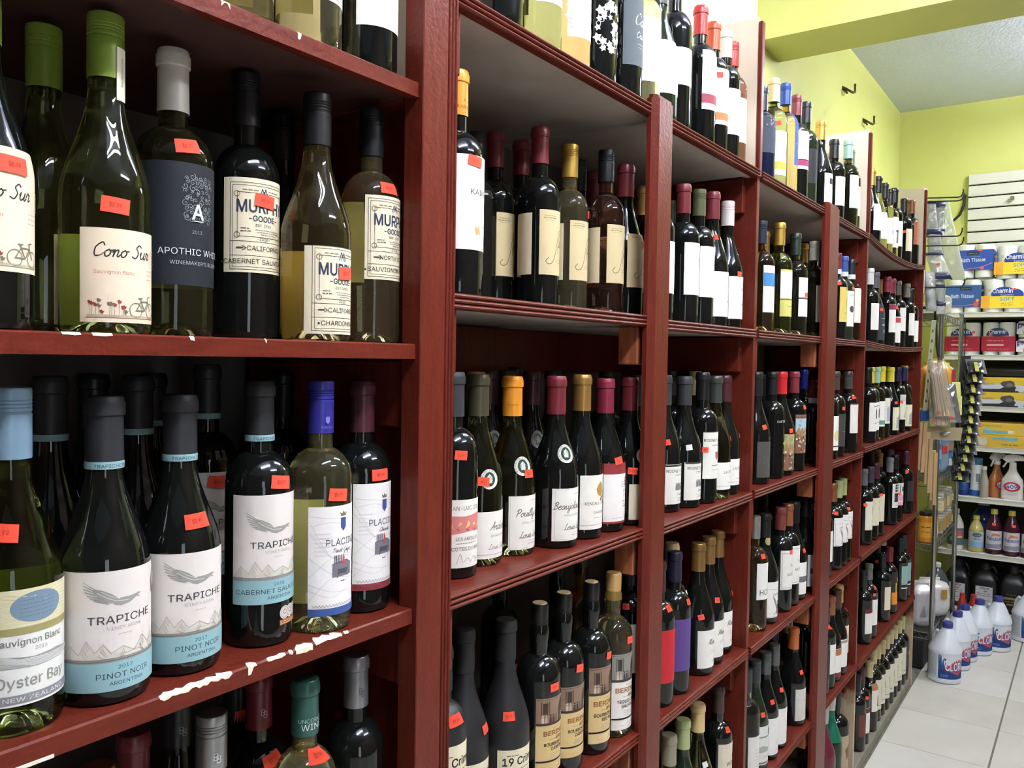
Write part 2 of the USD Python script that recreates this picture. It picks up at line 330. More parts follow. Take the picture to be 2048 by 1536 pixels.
def capsule(kind, h, style):
    k = (kind, h, style)
    if k in _cp: return _cp[k]
    rn = (.0155 if kind in ('bur', 'champ') else .0145)+.0011
    if kind == 'champ':
        z0 = .50*h
        pr = [(radius(kind, h, z)+.0012, z) for z in np.linspace(z0, .80*h, 10)]+[(.0175, .84*h), (.0185, .90*h), (.019, .95*h), (.0175, h-.004), (.012, h), (0, h)]
    elif style == 'S':
        z0 = h-.062
        pr = [(rn-.0004, z0), (rn, z0+.0006), (rn, h-.0235), (rn-.0009, h-.0228), (rn-.0009, h-.0218), (rn, h-.021)]
        for q in (.0185, .0155, .0125):
            pr += [(rn, h-q), (rn-.0008, h-q+.0007), (rn, h-q+.0015)]
        pr += [(rn, h-.0026), (rn-.0007, h-.0008), (rn-.0022, h), (0, h-.0003)]
    elif kind == 'ber':
        z0 = h-.052
        pr = [(rn-.001, z0), (rn-.001, h-.034), (rn-.0002, h-.031), (rn-.001, h-.028), (rn-.0002, h-.0265), (rn-.0002, h-.003), (rn-.002, h), (0, h)]
    else:
        z0 = h-.066
        pr = [(rn+.0003, z0), (rn+.0005, z0+.001), (rn, h-.022), (rn, h-.019), (rn+.0016, h-.0178), (rn+.0018, h-.016), (rn+.0017, h-.007), (rn+.0006, h-.0055),
              (rn+.0004, h-.0022), (rn-.001, h-.0004), (rn-.003, h), (0, h)]
    _cp[k] = lathe(pr, 36, 40); return _cp[k]

class Wrap:
    """puts flat artwork (u to the right, v up, metres) onto a bottle of revolution"""
    def __init__(s, rf, phi=0.0, z0=0.0): s.rf, s.phi, s.z0 = rf, phi, z0
    def pts(s, uv, off, ref):
        z = s.z0+uv[:, 1]; r = np.array([s.rf(q) for q in z])
        a = s.phi+uv[:, 0]/ref
        return np.c_[(r+off)*np.sin(a), -(r+off)*np.cos(a), z], np.c_[np.sin(a), -np.cos(a), np.zeros(len(a))]
    def patch(s, u0, u1, v0, v1, off, ref, fine=False, corner=None):
        nu = max(2, int(math.ceil((u1-u0)/.0035))); nv = max(1, int(math.ceil((v1-v0)/.004))) if fine else 1
        U, V = np.meshgrid(np.linspace(u0, u1, nu+1), np.linspace(v0, v1, nv+1))
        uv = np.c_[U.ravel(), V.ravel()]; f = []
        for j in range(nv):
            for i in range(nu):
                a = j*(nu+1)+i; f += [(a, a+1, a+nu+2), (a, a+nu+2, a+nu+1)]
        p, n = s.pts(uv, off, ref); return p, np.array(f), n
    def poly(s, v, f, off, ref):
        p, n = s.pts(v, off, ref); return p, f, n
def merge(parts):
    V, F, N, n = [], [], [], 0
    for p, f, nn in parts:
        if len(f) == 0: continue
        V.append(p); F.append(f+n); N.append(nn); n += len(p)
    return (np.vstack(V), np.vstack(F), np.vstack(N)) if V else None
def art_polys(it):
    """one artwork item -> (kind, colour, verts2d, faces) in millimetres"""
    k = it[0]
    if k == 'T':
        _, s, u, v, h, col = it[:6]; w = it[6] if len(it) > 6 else 1.0; b = it[7] if len(it) > 7 else False
        a, f = text2d(s, b); a = np.c_[a[:, 0]*h*w+u, a[:, 1]*h+v]
        if h > 11: a, f = refine(a, f, 5.0)
        return 'lettering', col, a, f
    if k == 'S':
        _, s, u, v, h, col = it[:6]; a, f = script2d(s); return 'lettering', col, np.c_[a[:, 0]*h+u, a[:, 1]*h+v], f
    if k == 'P': g, col, nm = Polygon(it[1]).buffer(0), it[2], 'artwork'
    elif k == 'L': g, col, nm = LineString(it[1]).buffer(it[2]/2, quad_segs=2), it[3], 'line_art'
    elif k == 'W': g, col, nm = LineString(smooth_line(it[1], 5)).buffer(it[2]/2, quad_segs=2).simplify(.05), it[3], 'line_art'
    elif k == 'C': g, col, nm = shapely.Point(it[1], it[2]).buffer(it[3], quad_segs=6), it[4], 'artwork'
    elif k == 'O': g, col, nm = shapely.Point(it[1], it[2]).buffer(it[3], quad_segs=6).difference(shapely.Point(it[1], it[2]).buffer(it[3]-it[4], quad_segs=6)), it[5], 'line_art'
    elif k == 'R': g, col, nm = sbox(it[1], it[3], it[2], it[4]), it[5], 'band'
    elif k == 'B':   # rectangular frame line: u0,u1,v0,v1,w
        g = sbox(it[1], it[3], it[2], it[4]); g = g.difference(g.buffer(-it[5], join_style=2)); col, nm = it[6], 'line_art'
    elif k == 'D':   # a line of print too small to read
        u0, u1, v, h, col = it[1:6]; r = random.Random(int(u0*7+v*13)); x, gs = u0, []
        while x < u1:
            w = min(r.uniform(1.2, 3.4)*h/1.0, u1-x); gs.append(sbox(x, v, x+w, v+h*.55)); x += w+h*.55
        g, col, nm = shapely.union_all(gs), col, 'lettering'
    v, f = tri2d(g)
    if len(f): v, f = refine(v, f, 5.0 if k in 'RP' else 7.0)
    return nm, col, v, f
def draw(parent, wr, items, ref, base_off=.00045):
    layers, n, cnt = {}, 0, {}
    for it in items: cnt[(it[0] in 'PC', it[-1] if it[0] in 'PC' else 0)] = cnt.get((it[0] in 'PC', it[-1] if it[0] in 'PC' else 0), 0)+1
    for i, it in enumerate(items):
        nm, col, v, f = art_polys(it)
        if len(f) == 0: continue
        off = base_off+i*.000012
        own = i if it[0] == 'R' or (it[0] in 'PC' and cnt[(True, it[-1])] <= 6) else -1
        layers.setdefault((nm, col, own), []).append(wr.poly(v/1000.0, f, off, ref))
    for (nm, col, own), ps in layers.items():
        m = merge(ps)
        if m:
            p = put(parent, nm, m, ink(col))
            if own < 0 and nm != 'lettering' and len(ps) > 1: tag(p, kind='stuff')

# ------------------------------------------------------------------ label designs: (half angle deg, foot mm, height mm, paper, items, turn deg)
G1, G2, K, CR, WH = '#8b8781', '#b5b0a8', '#22211f', '#e9dfc6', '#f1efe8'
def lines(u0, u1, v0, n, step, h, col=G2):
    return [('D', u0+(i % 3)*1.5, u1-((i*2) % 3)*2.0, v0-i*step, h, col) for i in range(n)]
def bike(u, v, s, col):
    o = [('O', u-7*s, v+5*s, 5*s, .5*s, col), ('O', u+7*s, v+5*s, 5*s, .5*s, col)]
    for a, b in (((-7, 5), (-3, 11)), ((-3, 11), (4, 11)), ((4, 11), (7, 5)), ((-3, 11), (0, 5)), ((0, 5), (-7, 5)), ((0, 5), (4, 11)), ((4, 11), (3.5, 14)), ((3.5, 14), (6, 14.4)), ((-3, 11), (-3.6, 13)), ((-5.2, 13), (-1.8, 13))):
        o.append(('L', [(u+a[0]*s, v+a[1]*s), (u+b[0]*s, v+b[1]*s)], .7*s, col))
    return o
def poppies(u0, u1, v):
    o, r = [], random.Random(3)
    for i in range(13):
        u, h = r.uniform(u0, u1), r.uniform(3, 14)
        o += [('L', [(u, v), (u+r.uniform(-1, 1), v+h)], .35, '#8d8470'), ('P', [(u-2, v+h+1.6), (u-1, v+h-1.2), (u+1, v+h-1.2), (u+2.1, v+h+1.4), (u+.6, v+h+.8), (u, v+h+2.2)], '#8a3b2c' if i % 3 else '#6d6a55')]
    return o+[('R', u0-2, u1+34, v-1.5, v+1, '#b9ad93')]
def cono(name):
    it = [('S', 'Cono Sur', -4, 61, 6.4, '#2e2a26'), ('T', name, -12, 45, 3.4, '#d0967e'), ('D', 22, 38, 50, 1.6, '#c9b8a4'), ('D', 22, 36, 46, 1.6, '#c9b8a4'), ('D', 22, 34, 42, 1.6, '#c9b8a4')]
    return it+poppies(-34, 2, 6)+bike(18, 5, 1.45, '#6e7264')+[('O', 34, 62, 9, .5, '#d9cdb8'), ('O', 34, 62, 6, .4, '#d9cdb8')]
def curls(u0, u1, v0, v1, n, col):
    o, r = [], random.Random(int(5+u0*31+v0*17))
    for i in range(n):
        u, v, R, a0, d = r.uniform(u0, u1), r.uniform(v0, v1), r.uniform(1.8, 3.8), r.uniform(0, 6.28), r.choice((-1, 1))
        p = [(u+R*(1-t*.8)*math.cos(a0+d*t*7), v+R*(1-t*.8)*math.sin(a0+d*t*7)) for t in np.linspace(0, 1, 11)]
        o.append(('L', p, .42, col))
    return o
def murphy(l1, l2):
    c = '#4a463c'; n = '#2b3148'
    it = [('B', -38, 38, 3, 101, .7, c), ('B', -35, 35, 6, 98, .5, c), ('B', -30, 30, 40, 90, .6, c), ('L', [(-38, 35), (38, 35)], .6, c), ('L', [(-38, 19), (38, 19)], .6, c),
          ('D', -24, -6, 92, 2.2, '#7a7566'), ('D', 6, 24, 92, 2.2, '#7a7566'), ('L', [(-5, 86), (-2, 95), (0, 89), (2, 95), (5, 86)], 1.0, n), ('L', [(-3, 85), (0, 92), (3, 85)], .7, n),
          ('T', 'MURPHY', 1, 68, 13.5, n, .80, True), ('T', '-GOODE-', 1, 58, 6.2, n, .92, True), ('T', 'EST. 1985', 0, 52, 2.9, c), ('D', -26, -17, 49, 1.8, c), ('D', -26, -15, 46, 1.8, c),
          ('D', -10, 26, 48, 1.3, '#8a8575'), ('D', -8, 24, 45.5, 1.3, '#8a8575'), ('D', -4, 18, 43, 1.3, '#8a8575'), ('T', '-2018-', 0, 36.6, 3.2, c),
          ('T', l1, 4, 25, 5.2, '#3d3a33', 1.05), ('T', '\u2022'+l2+'\u2022', 0, 10, 5.4, '#3d3a33', 1.05), ('L', [(-30, 27.5), (-24, 27.5)], 1.8, c), ('L', [(-24, 30), (-20, 27.5), (-24, 25)], .8, c)]
    for sx in (-1, 1):
        for q in (42, 88): it.append(('O', sx*30, q, 3.4, .6, c))
    return it
def eagle(u, v, s, c1, c2):
    """a condor in flight: raised far-left wing with spread feathers, body, tail to the right"""
    P = lambda q, c: ('P', [(u+a*s, v+b*s) for a, b in q], c)
    o = [P([(-2, -1), (4, -2.5), (12, -1), (18, 2.5), (21, 6), (16, 5), (11, 4.5), (4, 4.5), (-1, 3)], c1), P([(2, 4), (-4, 9), (-11, 12.5), (-17, 14), (-19, 11.5), (-13, 6), (-6, 1.5), (1, -1)], c1)]
    for i, (a, b) in enumerate(((-27, 21), (-27, 18), (-26.5, 15), (-25.5, 12), (-23.5, 9), (-21, 6.5), (-18, 4.5))):
        x, y = -15.5+i*1.5, 13.2-i*1.75
        o.append(P([(x, y), (a, b), (a+.8, b-1.1), (x+1.2, y-1.7)], c1))
    o += [P([(-9, 2), (-16, 3.2), (-5, -.5)], c1), P([(16, 3), (22, 1.5), (20, 4), (24, 5), (19, 6)], c1)]
    return o+[('L', [(u+a*s, v+b*s) for a, b in ((-15, 10.5), (-8, 6), (0, 2), (10, 1.5))], .8*s, c2), ('L', [(u+a*s, v+b*s) for a, b in ((-12, 11.5), (-5, 7), (3, 3.4))], .5*s, c2)]
def mountains(u0, u1, v, c1, c2):
    o, r, x = [], random.Random(9), u0
    pts = [(u0, v)]
    while x < u1-4:
        w, h = r.uniform(13, 22), r.uniform(9, 19); pts += [(x+w/2, v+h), (min(x+w, u1), v+h*.35)]; x += w
    o.append(('P', pts+[(u1, v)], c1)); r = random.Random(10)
    for i in range(1, len(pts)-1, 2):
        px, py = pts[i]
        for k in range(5): o.append(('L', [(px-k*1.2, py-2-k*2.2), (px+r.uniform(-1, 3), max(v, py-7-k*2.6))], .45, c2))
        o.append(('L', [pts[i-1], (px, py), pts[i+1]], .55, c2))
    return o
def trapiche(grape, yr, w):
    h = w/2
    return [*eagle(-6, 80, 1.05, '#9b9a96', '#cfcbc5'), ('T', 'TRAPICHE', 0, 62, 7.0, '#3c3d40', 1.25), ('T', 'VINEYARDS', 2, 56, 3.0, '#b9b4ab', 1.35), ('D', -4, 8, 51, 1.6, '#c9c4bb'),
            *mountains(-h+1, h-1, 30, '#d9d3c9', '#b3ada2'), ('R', -h, h, 26.5, 30, '#8b8a86'), ('L', [(-h, 28), (h, 28)], .5, '#55534f'), ('R', -h, h, 0, 26.5, '#8fb6bd'),
            ('T', yr, 2, 19.5, 3.4, '#334a50', 1.15), ('T', grape, 2, 11.5, 5.0, '#334a50', 1.2), ('T', 'ARGENTINA', 4, 5.0, 3.4, '#334a50', 1.15)]
def medals(u, v, r):
    o = []
    for i in range(3):
        o += [('C', u+i*r*1.25, v, r, '#cfcac2'), ('O', u+i*r*1.25, v, r*.82, .5, '#7d776e'), ('O', u+i*r*1.25, v+.8, r*.35, .7, '#5f5a52')]
    return o+[('R', u-r, u+r*3.5, v-r-6, v-r, '#a5673f'), ('D', u-r+1, u+r*3.3, v-r-2.6, 1.4, '#e4c8ae'), ('D', u-r+1, u+r*3.3, v-r-5, 1.4, '#e4c8ae')]
def placido(foot, grape):
    g = '#d5d2d0'; r = random.Random(4); it = []
    for i in range(9):
        a, b = r.uniform(10, 124), r.uniform(10, 124); it.append(('W', [(-42, a), (-15, (a+b)/2+r.uniform(-9, 9)), (15, (a+b)/2+r.uniform(-6, 6)), (42, b)], .35, '#c7c2bf'))
    return it+[('P', [(-4, 113), (4, 113), (4, 102), (0, 97), (-4, 102)], '#3f4f86'), ('P', [(-4, 115), (4, 115), (5.5, 120), (2.5, 117.5), (0, 121), (-2.5, 117.5), (-5.5, 120)], '#77704f'), ('T', 'PLACIDO', 0, 81, 8.0, '#5b5966', .95), ('S', grape, 0, 73, 2.6, '#55525c'),
               ('P', [(-15, 44), (15, 44), (15, 58), (6, 63), (-15, 60)], '#74727a'), *[('L', [(-12+i*2.2, 60), (-12+i*2.2, 69)], 1.2, '#4f4d55') for i in range(5)], ('P', [(-2, 58), (3, 58), (2, 66), (0, 71), (-1, 66)], '#c05055'), ('P', [(-8, 47), (6, 47), (8, 53), (-8, 53)], '#4c4a50'), ('L', [(-7, 47), (-9, 43)], .9, '#4c4a50'), ('L', [(5, 47), (8, 43)], .9, '#4c4a50'),
               ('D', -4, 4, 38, 2, '#77757c'), *[('L', [(-38+i*4, 13), (-36+i*4, 10), (-34+i*4, 13)], .5, '#8c8a92') for i in range(18)], ('R', -45, 45, 0, 8.5, foot), *[('D', -36, -18, 96-i*5, 1.1, g) for i in range(6)]]
def oyster():
    g = '#8f9292'
    it = [('R', -48, 48, 66, 98, '#d6cfa8')]+[('W', [(-48, 68+i*3), (-24, 70+i*3), (0, 67+i*3), (24, 70+i*3), (48, 68+i*3)], .6, '#ece6cc') for i in range(9)]
    it += [('P', [(3+22*math.cos(a), 82+13*math.sin(a)) for a in np.linspace(0, 6.28, 30)], '#72889a'), ('R', -48, 48, 60, 66, '#9a915f')]+[('D', -12, 18, 88-i*3.4, 1.2, '#64727c') for i in range(5)]
    it += [('T', 'Sauvignon Blanc', -2, 51, 5.4, '#75736f'), ('T', '2016', 5, 45, 3.2, '#a19e98')]
    r = random.Random(8)
    for i in range(9): it.append(('P', [(-48, 34+i*1.1), (-30+r.uniform(-6, 6), 36+i+r.uniform(0, 3)), (-5+r.uniform(-8, 8), 35+r.uniform(0, 5)), (20, 38+r.uniform(-3, 4)), (48, 36+r.uniform(-3, 5)), (30, 33+r.uniform(-1, 2)), (0, 31+r.uniform(0, 3))], ('#b9bab8', '#a3a5a4', '#8a8d8d', '#cfcfcb')[i % 4]))
    return it+[('T', 'Oyster Bay', 0, 16, 9.0, '#8a8a88', .95), ('R', -48, 48, 2.5, 9.5, '#84868a'), ('T', 'NEW ZEALAND', 2, 4, 3.6, '#d8d8d6', 1.5)]
def jl():
    return [('D', -28, -4, 103, 1.7, '#8c8068'), ('D', -30, -2, 99, 2.3, '#7a6e58'), ('D', -26, -6, 95.5, 1.4, '#a3977c'), ('W', [(-20, 30), (-25, 24), (-20, 19), (-11, 23), (-4, 40), (1, 60), (7, 76), (13, 80), (11, 74), (6, 60), (3, 46), (4, 38)], 1.0, '#4d463b'), ('S', 'lohr', 16, 50, 5.0, '#5c5446'), ('D', -4, 20, 26, 1.5, '#8f866f'), ('D', -4, 16, 22, 1.5, '#8f866f')]
def seal():
    return [('C', 0, 0, 17, '#eceae2'), ('P', [(9.6*math.cos(a), 11*math.sin(a)) for a in np.linspace(0, 6.28, 26)], '#2f4a40'), ('P', [(-4, -6), (4, -6), (3.4, 2), (4.6, 4), (0, 8), (-4.6, 4), (-3.4, 2)], '#e6e4dc'), ('O', 0, 0, 5.4, .7, '#e6e4dc')]+[
        ('T', ch, 14*math.sin(a)*.98, 14*math.cos(a)*.98-1.6, 3.0, '#5d665f') for ch, a in zip('MAISON', np.linspace(-2.2, -.5, 6))]+[('T', ch, 14*math.sin(a)*.98, 14*math.cos(a)*.98-1.6, 3.0, '#5d665f') for ch, a in zip('LOUIS', np.linspace(.1, 1.5, 5))]
def louis(big, app):
    return [('B', -40, 40, 2, 88, .5, '#c8c2b6'), ('D', -2, 36, 79, 1.6, '#aaa499'), ('S', big, 8, 54, 6.2, '#6a655d'), ('T', app, 6, 42, 3.2, '#a19b90'), ('S', 'Louis Latour', 6, 19, 5.0, '#6a655d'), ('D', -4, 36, 13, 1.2, '#aaa499'), ('D', -6, 36, 8.5, 1.7, '#9a948a'), ('D', 8, 36, 4.5, 1.1, '#b5afa5')]
def bering(photo, dark, l1, l2, buff, inkc):
    it = [('R', -42, 42, 76, 120, photo), ('B', -33, -18, 92, 114, 1.4, dark), ('R', -30, -21, 94, 112, dark), ('P', [(2, 76), (30, 76), (30, 102), (26, 110), (16, 115), (6, 110), (2, 102)], dark), ('D', -40, 0, 117, 1.5, dark)]
    for u, c in ((-30, '#cdbfae'), (-24, '#b7a898'), (-16, dark), (-10, dark), (-4, '#6b5a4d'), (10, '#8e7d6e'), (18, '#c4b6a6')):
        it += [('P', [(u-2.6, 78), (u+2.6, 78), (u+1.8, 89), (u-1.8, 89)], c), ('C', u, 91.4, 1.7, c)]
    return it+[('R', -41, 41, 76, 80, dark), ('D', -12, 12, 70, 1.8, '#b09f83'), ('T', 'BERINGER', 4, 59, 7.4, inkc, 1.25, True), ('T', 'BROS.', 10, 50.5, 5.4, inkc, 1.2, True), ('D', -18, 0, 52, 1.4, '#a08f73'), ('T', l1, 4, 42, 5.0, '#3d2f26', 1.0, True), ('T', l2, 4, 34.5, 5.0, '#3d2f26', 1.0, True), *[('D', -16, 24, 29-i*3.2, 1.3, '#a8987d') for i in range(3)], ('R', -41, 41, 16, 18.6, K), ('R', -41, 41, 0, 15.6, buff), ('D', -30, -8, 6, 1.4, '#a8824f'), ('W', [(0, 3), (8, 12), (7, 4), (13, 8), (20, 6), (30, 8)], .8, '#7a5a36')]
def rodney(sub):
    return [('R', -42, 42, 82, 86, '#3b3a34'), ('T', 'RODNEY STRONG', 2, 69, 6.4, '#35332f', 1.05), ('T', 'VINEYARDS', 4, 62, 3.2, '#6d6a63', 1.6), ('R', -14, 24, 30, 46, '#a9a9a5'), ('P', [(-14, 40), (-4, 45), (8, 38), (24, 43), (24, 30), (-14, 30)], '#7f807d'), ('S', 'Sonoma', 4, 19, 3.6, '#8c877d'), ('D', -8, 18, 12, 1.8, '#77736b'), ('T', sub, 4, 6, 2.8, '#6d6a63')]
def curve_leaves(c):
    o, r = [], random.Random(2)
    for i in range(46):
        u, v, s = r.uniform(-40, 40), r.uniform(14, 98), r.uniform(5, 10)
        o.append(('P', [(u+s*(1 if k % 2 else .55)*math.cos(k*.6283), v+s*(1 if k % 2 else .55)*math.sin(k*.6283)) for k in range(10)], c))
    for i in range(9): o.append(('O', r.uniform(-38, 38), r.uniform(14, 96), 4.4, 1.1, c))
    return o
def crowd(sky, seed):
    o, r = [('R', -40, 40, 66, 110, sky), ('R', -40, 40, 0, 66, '#7b5a42'), ('R', -40, 40, 106, 110, '#7a3a34')], random.Random(seed)
    for i in range(5): o.append(('C', r.uniform(-34, 34), r.uniform(84, 100), 3.2, '#55708c'))
    for i in range(6): o.append(('P', [(-36+i*13, 50), (-36+i*13, 70), (-30+i*13, 80), (-24+i*13, 70), (-24+i*13, 50)], '#9a7a55'))
    for i in range(44): o.append(('C', r.uniform(-38, 38), r.uniform(4, 62), r.uniform(2, 3.4), r.choice(['#d8c7ad', '#b06a52', '#4a3a35', '#8c9aa8', '#c2a06a', '#e7ded0'])))
    return o
def montes():
    return [('B', -38, 38, 2, 80, .9, '#9d9b96'), ('T', 'MONTES', 2, 62, 6.0, '#6c6a66', 1.1), ('P', [(-20, 64), (-14, 46), (-4, 26), (2, 10), (6, 12), (2, 30), (-8, 50)], '#8e8f90'), ('P', [(18, 60), (14, 40), (8, 20), (4, 8), (0, 12), (6, 32)], '#6e7072'), ('P', [(-2, 8), (6, 8), (8, 30), (4, 40), (0, 30)], '#4a4b4c'), ('C', 3, 43, 3.4, '#5a5b5c'), ('L', [(-14, 8), (10, 24)], 1.5, '#3c3d3e')]
